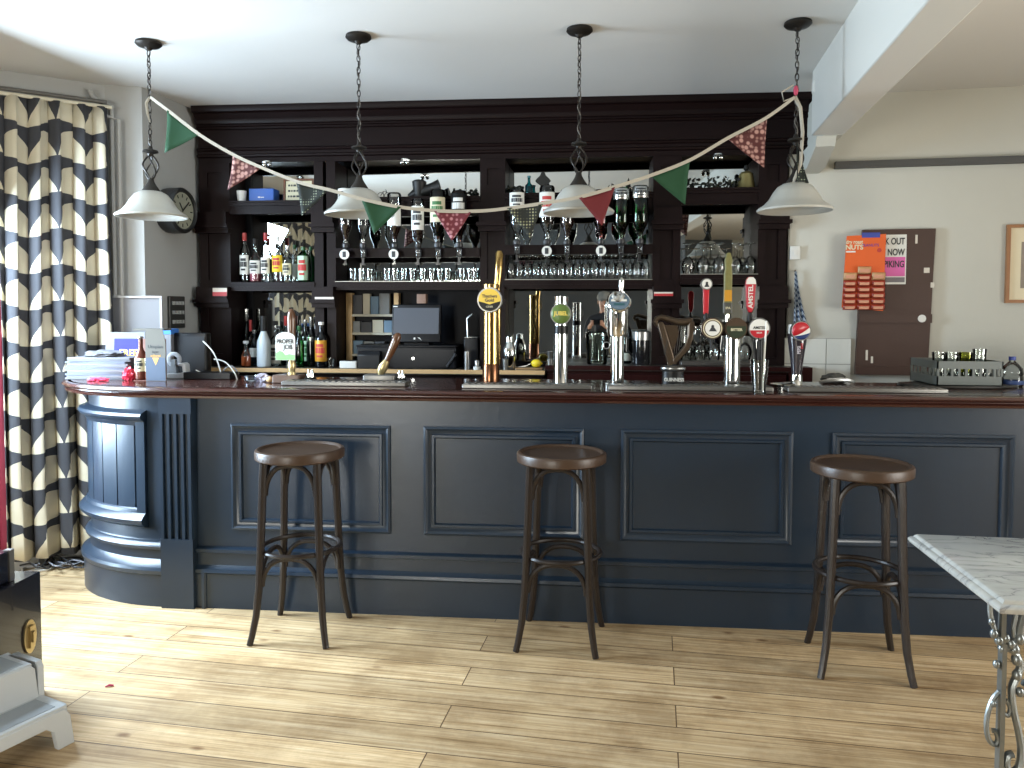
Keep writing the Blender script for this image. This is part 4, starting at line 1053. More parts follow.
bottle('clear rum bottle with a bright yellow label on the middle shelf', 278, Y1, z1, 236, 11, G_clear, M_whitecap, g1, lab=M_yel, lz=(0.22, 0.58), sh=(0.62, 0.74), caph=0.12, ink=M_inkr)
bottle('clear bottle with a pale label and silver neck right of the yellow label', 287.5, Y1, z1, 246, 9.5, G_clear, M_silver, g1, lab=M_creaml, lz=(0.2, 0.52), sh=(0.62, 0.74), caph=0.14, ink=M_inkd)
bottle('small clear bottle half hidden behind the pale label on the middle shelf', 295, Y2, z1, 245, 8, G_clear, M_grncap, g1, lab=M_white, lz=(0.15, 0.5))
bottle('square green-glass gin bottle with a white label and red print on the middle shelf', 303.5, Y1, z1, 247, 11, G_green, M_grncap, g1, lab=M_grnlab, lz=(0.06, 0.74), sh=(0.76, 0.86), square=True, caph=0.1, ink=M_inkr)
bottle('dark green bottle squeezed against the upright at the end of the middle shelf', 311, Y2, z1, 247, 8, G_dkgreen, M_grncap, g1, sh=(0.7, 0.82))
# bottles on the back counter, left
z2 = BC[0]; g2 = 'bottles on the left of the back counter'; Ya, Yb_, Yc = 4.70, 4.80, 4.90
bottle('small squat bottle of orange juice at the front of the back counter', 246, Ya, z2, 341, 9.5, G_clear, M_whitecap, g2, sh=(0.42, 0.60), liquid=G_orange, lf=0.46, nr=0.45, py=360)
bottle('tall slim dark bottle with a silver top standing in the dark left end', 247, Yc, z2, 309, 8, G_dkgreen, M_silver, g2, sh=(0.55, 0.7), caph=0.22, py=360)
bottle('slim red-topped dark bottle beside the tall silver-topped one', 251, Yc - 0.03, z2, 320, 6, G_amber, M_redcap, g2, sh=(0.5, 0.66), caph=0.25, py=360)
bottle('pale blue glass bottle with a white label behind the orange juice', 254.5, Yb_, z2, 330, 9, G_blue, M_silver, g2, lab=M_white, lz=(0.25, 0.5), py=360)
bottle('white faceted bottle with a tall black stopper on the back counter', 264, Ya, z2, 316, 13.5, M_frost, M_blk, g2, sh=(0.42, 0.72), square=True, caph=0.30, nr=0.34, cap_r=1.3, py=360)
bottle('clear bottle with a big white label next to the white faceted bottle', 276, Yb_, z2, 321, 11.5, G_clear, M_blk, g2, lab=M_white, lz=(0.06, 0.48), sh=(0.55, 0.68), ink=M_inkd, py=360)
bottle('red-necked bottle hidden behind the painted pump clip', 286.5, Yc, z2, 316, 9, G_clear, M_redcap, g2, caph=0.2, py=360)
bottle('dark bottle between the white label and the pump clip on the back counter', 282, Yc, z2, 321, 8, G_dkgreen, M_blk, g2, py=360)
bottle('green wine bottle just right of the pump clip on the back counter', 299.5, Ya, z2, 326, 9.5, G_green, M_grncap, g2, sh=(0.55, 0.76), py=360)
bottle('green bottle with a tall white label right of the pump clip', 305.5, Yb_, z2, 320, 9, G_dkgreen, M_silver, g2, lab=M_grnlab, lz=(0.12, 0.55), ink=M_inkg, py=360)
bottle('dark bottle with a silver neck behind the gold-labelled bottle', 311.5, Yb_ - 0.02, z2, 317, 9.5, M_blackglass, M_silver, g2, sh=(0.62, 0.75), caph=0.2, lab=M_silver, lz=(0.5, 0.6), py=360)
bottle('dark liqueur bottle with a gold label at the right of the row', 321.5, Ya, z2, 322, 12.5, M_blackglass, M_whitecap, g2, lab=M_gold, lz=(0.14, 0.60), sh=(0.62, 0.78), caph=0.07, ink=M_inkr, py=360)
bottle('plain dark bottle standing against the upright at the back', 316, Yc, z2, 317, 9, M_blackglass, M_blk, g2, py=360)

# inverted bottles on their optics
M_optic = mat('optic_plastic', (30, 30, 32), 0.3); G_opt = glass('optic_chamber', (0.9, 0.92, 0.92), 1.5)
def optic(label, px, ytop, wpx, gl, disc, bay, lab=None, lz=(0.4, 0.9), liquid=None, lf=0.5, ink=None, ybot=243, square=False, base=M_blk):
    Y = YF - 0.075
    x = XX(px, Y, 230); s = FW.dot(Vector((x, Y, 0.4))) / CAM_F
    zt, zn = ZZ(px, ytop, Y), (1.757 if bay == 1 else 1.772) + 0.062
    h = zt - zn; r = wpx * s / 2
    t = thing('optic_bottle', label, 'bottle', (x, Y, zt), 0, 'upside-down spirit bottles on optics')
    # everything hangs downwards from the base of the bottle (local z = 0)
    seg = 8 if square else 18
    n = r * 0.34
    b = MB(); b.lathe([(0, -0.004), (r * 0.85, 0.0), (r, -0.012), (r, -0.60 * h), (r * 0.9, -0.67 * h), (n * 1.3, -0.80 * h), (n, -0.84 * h), (n, -h), (0, -h)], seg=seg); b.build('glass_body', gl, t, 50)
    if liquid:
        q = MB(); q.lathe([(0, -(1 - lf) * h * 0.6), (r * 0.96, -(1 - lf) * h * 0.6), (r * 0.96, -0.60 * h), (r * 0.86, -0.67 * h), (n * 1.2, -0.80 * h), (n * 0.9, -0.9 * h), (0, -0.9 * h)], seg=seg); q.build('liquid', liquid, t, 50)
    if lab:
        a, c = lz
        l = MB(); l.lathe([(r * 1.003, -a * h), (r * 1.014, -a * h - 0.001), (r * 1.014, -c * h + 0.001), (r * 1.003, -c * h)], seg=14, a0=-PI / 2 - 1.3, a1=-PI / 2 + 1.3); lo = l.build('label', lab, t)
        if ink:
            k = MB(); zc = -(a + c) / 2 * h; dz = (c - a) * h
            for q, (ww, hh_) in enumerate(((0.62, 0.07), (0.85, 0.12), (0.5, 0.05))):
                zz = zc + dz * (0.26, 0.02, -0.25)[q]; k.lathe([(r * 1.016, zz - dz * hh_), (r * 1.022, zz - dz * hh_), (r * 1.022, zz + dz * hh_), (r * 1.016, zz + dz * hh_)], seg=6, a0=-PI / 2 - ww, a1=-PI / 2 + ww)
            k.build('print', ink, lo)
    o = MB(); o.lathe([(n * 1.05, -h * 0.93), (n * 1.5, -h * 0.95), (n * 1.5, -h - 0.004), (0.016, -h - 0.010), (0.018, -h - 0.020), (0, -h - 0.020)], seg=14); o.build('collar', M_optic, t)
    ch = MB(); ch.lathe([(0.017, -h - 0.020), (0.017, -h - 0.062), (0.012, -h - 0.070), (0.0, -h - 0.070)], seg=14); ch.build('measure', G_opt, t)
    vv = MB(); vv.box(-0.010, 0.010, 0.012, 0.048, -h - 0.055, -h - 0.020).box(-0.006, 0.006, -0.006, 0.006, -h - 0.10, -h - 0.066).box(-0.012, 0.012, -0.016, 0.008, -h - 0.112, -h - 0.100); vv.build('valve', M_optic if not disc else M_chrome, t)
    if disc:
        d = MB(); d.disc_y((0, 0, -h - 0.048), 0.030, -0.030, -0.020, 24); dd = d.build('badge', M_white, t)
        e = MB(); e.rbox(-0.011, 0.011, -0.0325, -0.0302, -h - 0.066, -h - 0.030, 0.001); e.build('badge_print', M_inkd, dd)
    return t
optic('upside-down spirit bottle with a red neck band, leftmost of the optics', 345.5, 188, 14, G_clear, True, 1, M_white, (0.02, 0.30), M_dkliq, 0.10, M_inkd)
optic('clear upside-down bottle half hidden behind the second lamp shade', 363, 192, 14, G_clear, False, 1, M_creaml, (0.1, 0.4))
optic('upside-down dark rum bottle with a white label beside the second lamp shade', 394.5, 193, 14, G_clear, True, 1, M_white, (0.30, 0.62), M_dkliq, 0.25)
optic('upside-down whisky bottle with a large white printed label', 418, 199, 13, G_clear, False, 1, M_white, (0.16, 0.66), M_dkliq, 0.16, M_inkd)
optic('upside-down bottle with a rounded cream label above the pink flag', 438, 190, 15.5, G_dkgreen, False, 1, M_creaml, (0.14, 0.58), M_dkliq, 0.5, M_inkg)
optic('square upside-down bourbon bottle with a black label', 459, 191, 16, G_amber, False, 1, M_blk, (0.06, 0.52), M_dkliq, 0.7, M_white, square=True)
optic('upside-down bottle with a white label above the dark sprigged flag', 517, 190, 15, G_clear, False, 2, M_white, (0.06, 0.36), None, 0.5, M_inkd)
optic('clear upside-down vodka bottle with a white and red label', 547, 186, 15.5, G_clear, True, 2, M_white, (0.12, 0.55), None, 0.5, M_inkr)
optic('clear upside-down bottle with dark liquid beside the third lamp shade', 567, 190, 14, G_clear, False, 2, M_creaml, (0.1, 0.4), M_dkliq, 0.10)
optic('red upside-down bottle hanging under the red flag', 601, 190, 14.5, G_red, True, 2, None, (0.1, 0.4), G_red, 0.8)
optic('green upside-down gin bottle with a silver base label, left of two', 621, 188, 16.5, G_green, False, 2, M_silver, (0.02, 0.22), G_green, 0.85, M_inkd)
optic('green upside-down gin bottle with a silver base label, right of two', 640, 186, 16.5, G_green, False, 2, M_silver, (0.02, 0.22), G_green, 0.85, M_inkd)

# upside-down stemmed glasses, long row in the third bay
def beer_glass(x, y, z, label, group):
    t = tag(MB().lathe([(0.024, 0.0), (0.0265, 0.004), (0.0275, 0.05), (0.026, 0.092), (0.016, 0.112), (0.006, 0.122), (0.005, 0.158), (0.008, 0.166), (0.027, 0.172), (0.027, 0.175), (0.0, 0.176)], seg=16).build('beer_glass', G_clear, None, 50), label, 'glass', group)
    t.location = (x, y, z); return t
bx0, bx1 = bays[2]; n = 17
g0 = None
for row, (yy, off) in enumerate(((YF + 0.035, 0), (YF + 0.105, 0.5))):
    for k in range(n - row):
        x = bx0 + 0.035 + (bx1 - bx0 - 0.075) * (k + off) / (n - 1)
        lb = ('upside-down stemmed beer glass in the front row under the right-hand optics', 'upside-down stemmed beer glass in the second row under the right-hand optics')[row]
        if g0 is None: g0 = beer_glass(x, yy, SH[2][2] + 0.0005, lb, 'front row of stemmed beer glasses')
        else:
            c = g0.copy(); col.objects.link(c); c.location = (x, yy, SH[2][2] + 0.0005); c['label'] = lb; c['group'] = ('front row of stemmed beer glasses', 'second row of stemmed beer glasses')[row]
# tumblers, second bay
t0 = None
for row, yy in enumerate((YF + 0.04, YF + 0.11)):
    for px in (353, 361.5, 370, 387, 395.5, 404, 412.5, 423, 432, 440, 448, 462, 470.5, 478.5) if row == 0 else (357, 366, 391, 400, 408, 427, 444, 466):
        x = XX(px, yy, 275)
        x = min(max(x, bays[1][0] + 0.032), bays[1][1] - 0.032)
        if t0 is None:
            t0 = tag(MB().lathe([(0, 0.0), (0.020, 0.0), (0.0225, 0.004), (0.0265, 0.080), (0.0255, 0.080), (0.0215, 0.010), (0, 0.010)], seg=16).build('tumbler', G_clear, None, 50), 'short clear tumbler in the front row below the left-hand optics', 'glass', 'front row of tumblers'); c = t0
        else:
            c = t0.copy(); col.objects.link(c)
            c['label'] = ('short clear tumbler in the front row below the left-hand optics', 'short clear tumbler in the back row below the left-hand optics')[row]; c['group'] = ('front row of tumblers', 'back row of tumblers')[row]
        c.location = (x, yy, SH[1][2] + 0.0005)
# wine glasses, upside down
w0 = None
def wine(px, Y, z, label, group):
    global w0
    if w0 is None:
        w0 = MB().lathe([(0.031, 0.0), (0.0335, 0.012), (0.041, 0.045), (0.0405, 0.062), (0.032, 0.088), (0.014, 0.104), (0.005, 0.112), (0.0042, 0.170), (0.007, 0.178), (0.034, 0.184), (0.034, 0.187), (0.0, 0.188)], seg=20).build('wine_glass', G_clear, None, 50); c = w0
    else: c = w0.copy(); col.objects.link(c)
    tag(c, label, 'glass', group); c.location = (XX(px, Y, 270), Y, z + 0.0006)
gw = 'wine glasses on the right middle shelf'
for px, Y, lb in ((688, YF + 0.05, 'upside-down wine glass at the left end of the right middle shelf'), (703, YF + 0.05, 'upside-down wine glass, second on the right middle shelf, below the hanging floral reflection'), (719, YF + 0.05, 'upside-down wine glass, third from the left on the right middle shelf'), (711, YF + 0.14, 'upside-down wine glass behind the second and third on the right middle shelf'), (735, YF + 0.05, 'upside-down wine glass, second from the right on the right middle shelf'), (742.5, YF + 0.14, 'upside-down wine glass at the back below the brass bell'), (750, YF + 0.05, 'upside-down wine glass at the right end of the right middle shelf')):
    wine(px, Y, SH[3][2], lb, gw)
gw = 'wine glasses on the back counter'
for px, Y, lb in ((687, 4.78, 'upside-down wine glass on the back counter just right of the harp'), (701, 4.78, 'upside-down wine glass on the back counter under the left tap badge'), (694, 4.88, 'upside-down wine glass at the back between harp and tap badge'), (715, 4.78, 'upside-down wine glass left of the chrome tap column'), (708, 4.88, 'upside-down wine glass at the back left of the tap column'), (746, 4.80, 'upside-down wine glass right of the chrome tap column')):
    wine(px, Y, BC[3], lb, gw)

# ------------------------------------------------ ornaments on top of the upper shelf
M_sil = mat('dark_bronze_ornament', (26, 26, 24), 0.5, metal=0.3); M_brass = mat('aged_brass', (150, 138, 92), 0.36, metal=0.75, vary=0.2, scale=20); M_leaf = mat('dark_ivy', (34, 40, 32), 0.6)
zu = [s[0] for s in SH]; YU = YF + 0.07
# brass bell
x = XX(746, YU, 180)
bl = thing('brass_bell', 'dull brass hand bell at the right end of the top shelf', 'bell', (x, YU, zu[3]))
MB().lathe([(0.058, 0.0), (0.060, 0.006), (0.052, 0.020), (0.045, 0.060), (0.040, 0.092), (0.028, 0.104), (0, 0.106)], seg=28).build('bell_body', M_brass, bl)
MB().lathe([(0.008, 0.104), (0.008, 0.112), (0.016, 0.120), (0.014, 0.140), (0.006, 0.148), (0, 0.149)], seg=12).build('handle', M_sil, bl)
# ivy garlands
def garland(label, px0, px1, bay, n, h, seed):
    rnd = random.Random(seed); a, b = XX(px0, YU, 185), XX(px1, YU, 185)
    t = thing('ivy_garland', label, 'garland', ((a + b) / 2, YU, zu[bay]))
    s = MB(); pts = [((i / 10 - 0.5) * (b - a), 0.02 * math.sin(i * 2.2), 0.012 + h * 0.35 * abs(math.sin(i * 1.3))) for i in range(11)]; s.tube(pts, 0.004, 6); s.build('stem', M_sil, t)
    l = MB()
    for k in range(n):
        c = Vector(((rnd.random() - 0.5) * (b - a), rnd.uniform(-0.04, 0.04), rnd.uniform(0.012, h) * (0.55 + 0.45 * abs(math.sin(k * 0.9)))))
        u = Vector((rnd.uniform(-1, 1), rnd.uniform(-1, 1), rnd.uniform(-1, 1))).normalized(); v_ = u.orthogonal().normalized(); wd = rnd.uniform(0.012, 0.022)
        q = [c + u * wd, c + v_ * wd * 0.7 + u * wd * 0.2, c - u * wd * 0.7, c - v_ * wd * 0.7 + u * wd * 0.2]
        for p in q: p.z = max(p.z, 0.002)
        vs = [l.v(p) for p in q] ; l.f(vs)
    o = l.build('leaves', M_leaf, t, solid=0.0015); o['kind'] = 'stuff'
    bb_ = MB()
    for k in range(n // 5): bb_.sph(((rnd.random() - 0.5) * (b - a), rnd.uniform(-0.03, 0.03), rnd.uniform(0.012, h * 0.8)), 0.010, 8)
    o = bb_.build('berries', M_sil, t); o['kind'] = 'stuff'
garland('dark artificial vine with berries beside the brass bell', 680, 738, 3, 90, 0.085, 1)
garland('dark artificial vine on the top shelf above the black-labelled optic', 452, 479, 1, 40, 0.055, 2)
garland('dark artificial vine hanging over the upright left of the sprigged flag', 506, 524, 2, 40, 0.06, 3)
garland('dark artificial vine on the top shelf above the two green gin bottles', 606, 645, 2, 50, 0.055, 4)
# curved horn-shaped ornament, spade ornament, teal bottle, small cone tree
x = XX(424, YU, 190)
ho = thing('bell_horn', 'black horn-shaped ornament with two flared ends on the second bay top shelf', 'ornament', (x, YU, zu[1]))
MB().tube([(-0.10, 0, 0.015), (-0.06, 0, 0.03), (0.0, 0, 0.045), (0.06, 0, 0.065), (0.10, 0, 0.075)], [0.012, 0.03, 0.034, 0.036, 0.045], 14).build('body', M_sil, ho)
MB().lathe([(0.0, 0.0), (0.038, 0.0), (0.036, 0.03), (0.044, 0.08), (0.046, 0.105), (0.030, 0.115), (0, 0.117)], (-0.03, 0.0, 0), 16).build('cup', M_sil, ho)
bi = thing('bicycle_ornament', 'tiny wire bicycle ornament on the shelf above the second lamp shade', 'ornament', (XX(384, YU, 190), YU, zu[1]))
for dx_ in (-0.022, 0.022): MB().tube([(dx_ + 0.019 * math.cos(2 * PI * k / 16), 0, 0.021 + 0.019 * math.sin(2 * PI * k / 16)) for k in range(16)], 0.002, 5, closed=True).build('wheel', M_sil, bi)
MB().tube([(-0.022, 0, 0.021), (-0.006, 0, 0.046), (0.016, 0, 0.046), (0.022, 0, 0.021)], 0.002, 5).tube([(-0.006, 0, 0.046), (0.002, 0, 0.02), (0.016, 0, 0.046), (0.014, 0, 0.056), (0.006, 0, 0.057)], 0.002, 5).build('frame', M_sil, bi)
bottle('small teal glass bottle on the top shelf of the third bay', 529, YU, zu[2], 176, 8, G_teal, mat('teal_cap', (24, 92, 100), 0.4), 'ornaments on the top shelf', py=190, sh=(0.45, 0.62), liquid=mat('teal_fill', (20, 84, 92), 0.2), lf=0.5)
x = XX(543, YU, 185)
spd = thing('spade_ornament', 'black spade-shaped ornament standing on the top shelf beside the teal bottle', 'ornament', (x, YU, zu[2]))
MB().prism([(-0.008, 0.03), (-0.014, 0.056), (-0.040, 0.075), (-0.048, 0.085), (-0.040, 0.098), (-0.018, 0.118), (-0.012, 0.135), (0, 0.142), (0.012, 0.135), (0.018, 0.118), (0.040, 0.098), (0.048, 0.085), (0.040, 0.075), (0.014, 0.056), (0.008, 0.03)], -0.006, 0.006, 'y').build('blade', M_sil, spd)
MB().lathe([(0, 0), (0.034, 0), (0.032, 0.012), (0.012, 0.02), (0.009, 0.06), (0, 0.06)], seg=16).build('stand', M_sil, spd)
x = XX(629, YU, 185)
tag(MB().lathe([(0, 0), (0.022, 0.0), (0.022, 0.02), (0.004, 0.024), (0.004, 0.045), (0.016, 0.05), (0.010, 0.078), (0.0, 0.108)], (x, YU + 0.05, zu[2]), 14).build('cone_tree', M_sil), 'tiny dark cone-shaped tree ornament on the shelf behind the green gin bottles', 'ornament')
# blue box, white cup, framed notice in the first bay
M_bluebox = mat('blue_card_box', (30, 84, 168), 0.45)
a, b = P(249, 200, YU), P(273.5, 189, YU)
bxo = thing('blue_box', 'bright blue box on the top shelf at the left', 'box', (a.x, YU, zu[0]))
MB().rbox(0, b.x - a.x, 0, 0.10, 0, b.z - zu[0] + 0.004, 0.003).build('carton', M_bluebox, bxo)
MB().box(0.06, 0.075, -0.0012, 0, 0.03, 0.038).box(0.078, 0.10, -0.0012, 0, 0.031, 0.036).build('print', M_white, bxo)
tag(MB().lathe([(0, 0.001), (0.024, 0.0), (0.030, 0.06), (0.031, 0.075), (0.029, 0.075), (0.022, 0.006), (0, 0.006)], (XX(241.5, YU, 190), YU, zu[0]), 18).build('cup', M_whitecap), 'white cup at the far left of the top shelf', 'cup')
a, b = P(283, 200, YU + 0.06), P(313, 178, YU + 0.06)
fn = thing('framed_notice', 'small brown-framed handwritten notice leaning on the top shelf behind the dark spotted flag', 'sign', (a.x, YU + 0.06, zu[0])); fn.rotation_euler = (-0.08, 0, 0)
wN, hN = b.x - a.x, b.z - zu[0]
MB().frame_y(0, wN, 0, hN, 0.012, [(0, 0), (0, 0.012), (0.012, 0.012), (0.014, 0.006)]).build('frame', mat('brown_frame', (104, 66, 44), 0.4), fn)
nt_ = MB().box(0.012, wN - 0.012, 0.006, 0.012, 0.012, hN - 0.012).build('paper', M_creaml, fn)
wr = MB()
for r_ in range(3):
    x_ = 0.03
    while x_ < wN - 0.045:
        q = random.uniform(0.008, 0.022); wr.box(x_, x_ + q, 0.005, 0.006, hN * 0.70 - r_ * hN * 0.22, hN * 0.70 - r_ * hN * 0.22 + 0.012); x_ += q + 0.006
wr.build('handwriting', M_inkd, nt_)
# ================================================================== things on the bar top
def G(px, py, z=ZT):
    d = FW + RT * ((px - CX) / CAM_F) - UP * ((py - CY) / CAM_F)
    return Vector((0, 0, CAM_H)) + d * ((z - CAM_H) / d.z)
def SCL(x, Y, z=1.2): return FW.dot(Vector((x, Y, z - CAM_H))) / CAM_F     # metres per pixel there
M_steel = mat('brushed_steel', (150, 150, 148), 0.32, metal=0.95); M_brassp = mat('polished_brass', (178, 146, 90), 0.18, metal=1.0)
M_copper = mat('copper_collar', (116, 80, 58), 0.25, metal=1.0)
M_walnut = mat('varnished_handle_wood', (86, 54, 30), 0.28, vary=0.3, scale=14, stretch=(6, 6, 1), coat=0.4)
M_pump = mat('pump_block_wood', (92, 70, 58), 0.4, vary=0.2)
M_tray = mat('dull_steel_tray', (122, 120, 116), 0.40, metal=0.8)
def tray(label, xa, xb, y0=3.555, y1=3.665):
    a, b = XX(xa, y0, 388), XX(xb, y0, 388)
    t = thing('drip_tray', label, 'drip tray', (a, y0, ZT + 0.0004), 0, 'drip trays along the bar')
    w_, d_ = b - a, y1 - y0
    MB().rbox(0, w_, 0, d_, 0, 0.020, 0.006).build('pan', M_tray, t)
    g = MB()
    n = int(w_ / 0.03)
    for k in range(n): g.box(0.012 + k * (w_ - 0.024) / n, 0.012 + k * (w_ - 0.024) / n + 0.018, 0.012, d_ - 0.012, 0.020, 0.0225)
    g.build('grille', M_tray, t)
tray('steel drip tray below the two handpumps', 281, 405, 3.60, 3.71)
tray('steel drip tray below the brass and slim chrome fonts', 462, 592)
tray('steel drip tray below the harp and the triple tap', 608, 774)
tray('steel drip tray at the right below the brown wall board', 788, 949)
YT = 3.76
# ---- handpump with a painted clip
xh = XX(292, YT, 380); s = SCL(xh, YT)
hp = thing('handpump', 'upright wooden handpump with a white and green pump clip', 'beer pump', (xh, YT, ZT))
def prof_px(lst): return [(r * s, (383.5 - py) * s) for r, py in lst]     # (radius px, y px) -> lathe profile, z up from the counter
MB().rbox(-0.085, 0.055, -0.05, 0.05, 0, 0.040, 0.008).build('base_block', M_pump, hp)
MB().lathe([(0, 0.040), (0.021, 0.040), (0.021, 0.052), (0.016, 0.058), (0.018, 0.07), (0.021, 0.085), (0.016, 0.105), (0.013, 0.12), (0, 0.12)], seg=18).build('ferrule', mat('pale_brass', (196, 178, 130), 0.3, metal=0.8), hp)
MB().lathe([(0, 0.115), (0.012, 0.115), (0.014, 0.16), (0.017, 0.22), (0.021, 0.28), (0.0215, 0.32), (0.018, 0.35), (0.012, 0.366), (0.005, 0.372), (0, 0.373)], seg=18).build('handle', M_walnut, hp)
M_clipw = mat('clip_white', (216, 220, 216), 0.35); M_clipg = mat('clip_green', (130, 196, 120), 0.4)
cl = MB(); ox = -0.021; w2 = 0.050
out = [(ox - w2, 0.115), (ox + w2, 0.115), (ox + w2, 0.225)] + [(ox + w2 * math.cos(a) * (1 if abs(math.cos(a)) > 0.3 else 1), 0.225 + 0.030 * math.sin(a)) for a in [PI * k / 10 for k in range(1, 10)]] + [(ox - w2, 0.225)]
cl.prism(out, -0.032, -0.026, 'y'); clo = cl.build('pump_clip', M_clipw, hp)
MB().prism([(ox - w2 + 0.002, 0.117), (ox + w2 - 0.002, 0.117), (ox + w2 - 0.002, 0.142), (ox + 0.02, 0.146), (ox, 0.140), (ox - 0.015, 0.158), (ox - 0.03, 0.162), (ox - w2 + 0.002, 0.150)], -0.0335, -0.032, 'y').build('green_field', M_clipg, clo)
text('PROPER', 0.031, M_inkd, clo, (ox, -0.0335, 0.208), sx=0.80, bold=0.0006)
text('JOB', 0.033, M_inkd, clo, (ox + 0.014, -0.0335, 0.180), sx=0.85, bold=0.0006)
# ---- second handpump, pulled towards the right, no clip
x2 = XX(381, YT, 380)
h2 = thing('handpump', 'wooden handpump without a clip, its handle leaning to the right', 'beer pump', (x2, YT, ZT))
MB().rbox(-0.08, 0.08, -0.05, 0.05, 0, 0.046, 0.010).build('base_block', M_tray, h2)
MB().tube([(-0.005, 0, 0.045), (0.0, 0, 0.06), (0.012, 0, 0.085), (0.03, 0, 0.115)], [0.012, 0.022, 0.024, 0.015], 14).build('ferrule', mat('pale_brass', 0), h2)
MB().tube([(0.026, 0, 0.108), (0.05, 0, 0.155), (0.072, 0, 0.205), (0.084, 0, 0.235), (0.090, 0, 0.248), (0.092, 0, 0.253)], [0.013, 0.018, 0.021, 0.020, 0.013, 0.004], 14).build('handle', M_walnut, h2)
for hx, nm, pr in ((xh + 0.10, 'pair of chrome spouts right of the clipped handpump', 0), (x2 + 0.105, 'pair of chrome spouts right of the leaning handpump', 0)):
    sp2 = thing('pump_spout', nm, 'spout', (hx, YT - 0.01, ZT), 0, 'handpump spouts')
    MB().rbox(-0.022, 0.022, -0.03, 0.03, 0, 0.03, 0.006).build('base', M_black, sp2)
    for q in (-0.009, 0.009): MB().lathe([(0.009, 0.03), (0.009, 0.05), (0.004, 0.066), (0, 0.068)], (q, 0, 0), 10).build('nozzle', M_chrome, sp2)

# ---- brass font
xb_ = XX(491, YT, 340); s = SCL(xb_, YT); Hb = 100 * s
bf = thing('brass_beer_font', 'tall brass beer font with a round yellow and black badge', 'beer tap', (xb_, YT, ZT))
MB().lathe([(0, 0), (0.042, 0), (0.042, 0.10), (0.040, 0.104), (0.0, 0.104)], seg=26).build('copper_base', M_copper, bf)
MB().lathe([(0.0, 0.104), (0.0385, 0.104), (0.0385, Hb - 0.02), (0.040, Hb - 0.018), (0.040, Hb), (0.034, Hb + 0.004), (0, Hb + 0.004)], seg=28).build('column', M_brassp, bf)
MB().lathe([(0.014, 0.10), (0.016, 0.105), (0.016, Hb - 0.03), (0, Hb - 0.03)], (0.030, 0.030, 0), 16).build('side_pipe', M_brassp, bf)
MB().tube([(0.026, 0.01, Hb - 0.10), (0.030, 0.01, Hb + 0.0), (0.036, 0.012, Hb + 0.06), (0.040, 0.012, Hb + 0.150), (0.040, 0.012, Hb + 0.165)], [0.012, 0.017, 0.019, 0.0205, 0.012], 14).build('handle', M_brassp, bf)
zb = (383.5 - 299) * s
M_byel = mat('badge_yellow', (214, 178, 52), 0.35)
bd = MB().disc_y((0, 0, zb), 0.063, -0.062, -0.036, 32, 0.060).build('badge', M_steel, bf)
MB().disc_y((0, 0, zb), 0.054, -0.0645, -0.062, 32).build('badge_face', M_byel, bd)
MB().prism([(0.0535 * math.cos(a), zb + 0.0535 * math.sin(a)) for a in [PI + 0.12 + (PI - 0.24) * k / 16 for k in range(17)]] + [(0.03, zb - 0.012), (0.0, zb - 0.022), (-0.03, zb - 0.012)], -0.0652, -0.0645, 'y').build('badge_black_field', M_blk, bd)
text('Thatchers', 0.021, M_inkd, bd, (0, -0.0648, zb + 0.018), sx=0.85, bold=0.0005); text('Gold', 0.022, M_inkd, bd, (0, -0.0648, zb - 0.002), bold=0.0005)
text('CIDER', 0.012, M_creaml, bd, (0, -0.0656, zb - 0.033))

# ---- slim chrome font with green badge
xc = XX(561, YT, 340); s = SCL(xc, YT); Hc = 88.5 * s
cf = thing('chrome_beer_font', 'slim chrome beer font with a round green badge', 'beer tap', (xc, YT, ZT))
MB().lathe([(0, 0), (0.040, 0), (0.040, 0.006), (0.0345, 0.010), (0.0335, 0.012), (0.0335, 0.252), (0, 0.252)], seg=26).build('column', M_chrome, cf)
MB().lathe([(0.0, 0.252), (0.0338, 0.252), (0.0338, 0.292), (0, 0.292)], seg=26).build('black_band', M_black, cf)
MB().lathe([(0.0, 0.292), (0.0335, 0.292), (0.0335, Hc), (0.030, Hc + 0.003), (0, Hc + 0.003)], seg=26).build('head', M_chrome, cf)
zc_ = (383.5 - 312) * s
b2 = MB().disc_y((0, 0, zc_), 0.051, -0.052, -0.030, 30).build('badge', M_steel, cf)
MB().sph((0, -0.050, zc_), 0.047, 24, (1, 0.30, 1)).build('badge_face', mat('badge_green', (86, 108, 52), 0.3, vary=0.15), b2)
text('JUBEL', 0.027, mat('gold_letter', (222, 196, 92), 0.4), b2, (0, -0.0650, zc_ + 0.002), sx=0.95, bold=0.0008)

# ---- wide chrome font with tilted oval badge
xw = XX(617.5, YT, 340); s = SCL(xw, YT)
wf = thing('wide_chrome_font', 'large chrome beer font with a tilted oval badge and slim chrome lever', 'beer tap', (xw, YT, ZT))
z_ = lambda py: (383.5 - py) * s
MB().lathe([(0, 0), (0.036, 0), (0.036, 0.010), (0.032, 0.014), (0.032, z_(328)), (0, z_(328))], seg=26).build('column', M_chrome, wf)
MB().lathe([(0, z_(334)), (0.046, z_(334)), (0.051, z_(331)), (0.053, z_(300)), (0.050, z_(294)), (0.036, z_(290)), (0, z_(289))], seg=28).build('barrel', M_chrome, wf)
MB().tube([(0.014, 0.012, z_(294)), (0.016, 0.010, z_(286)), (0.018, 0.008, z_(279)), (0.018, 0.008, z_(276.5)), (0.018, 0.008, z_(275))], [0.011, 0.012, 0.0145, 0.012, 0.004], 12).build('lever', M_chrome, wf)
ob = thing('tmp', None, None); bpy.data.objects.remove(ob)
e = MB(); e.M = Matrix.Translation((0.004, -0.042, z_(299))) @ Matrix.Rotation(math.radians(62), 4, 'X')
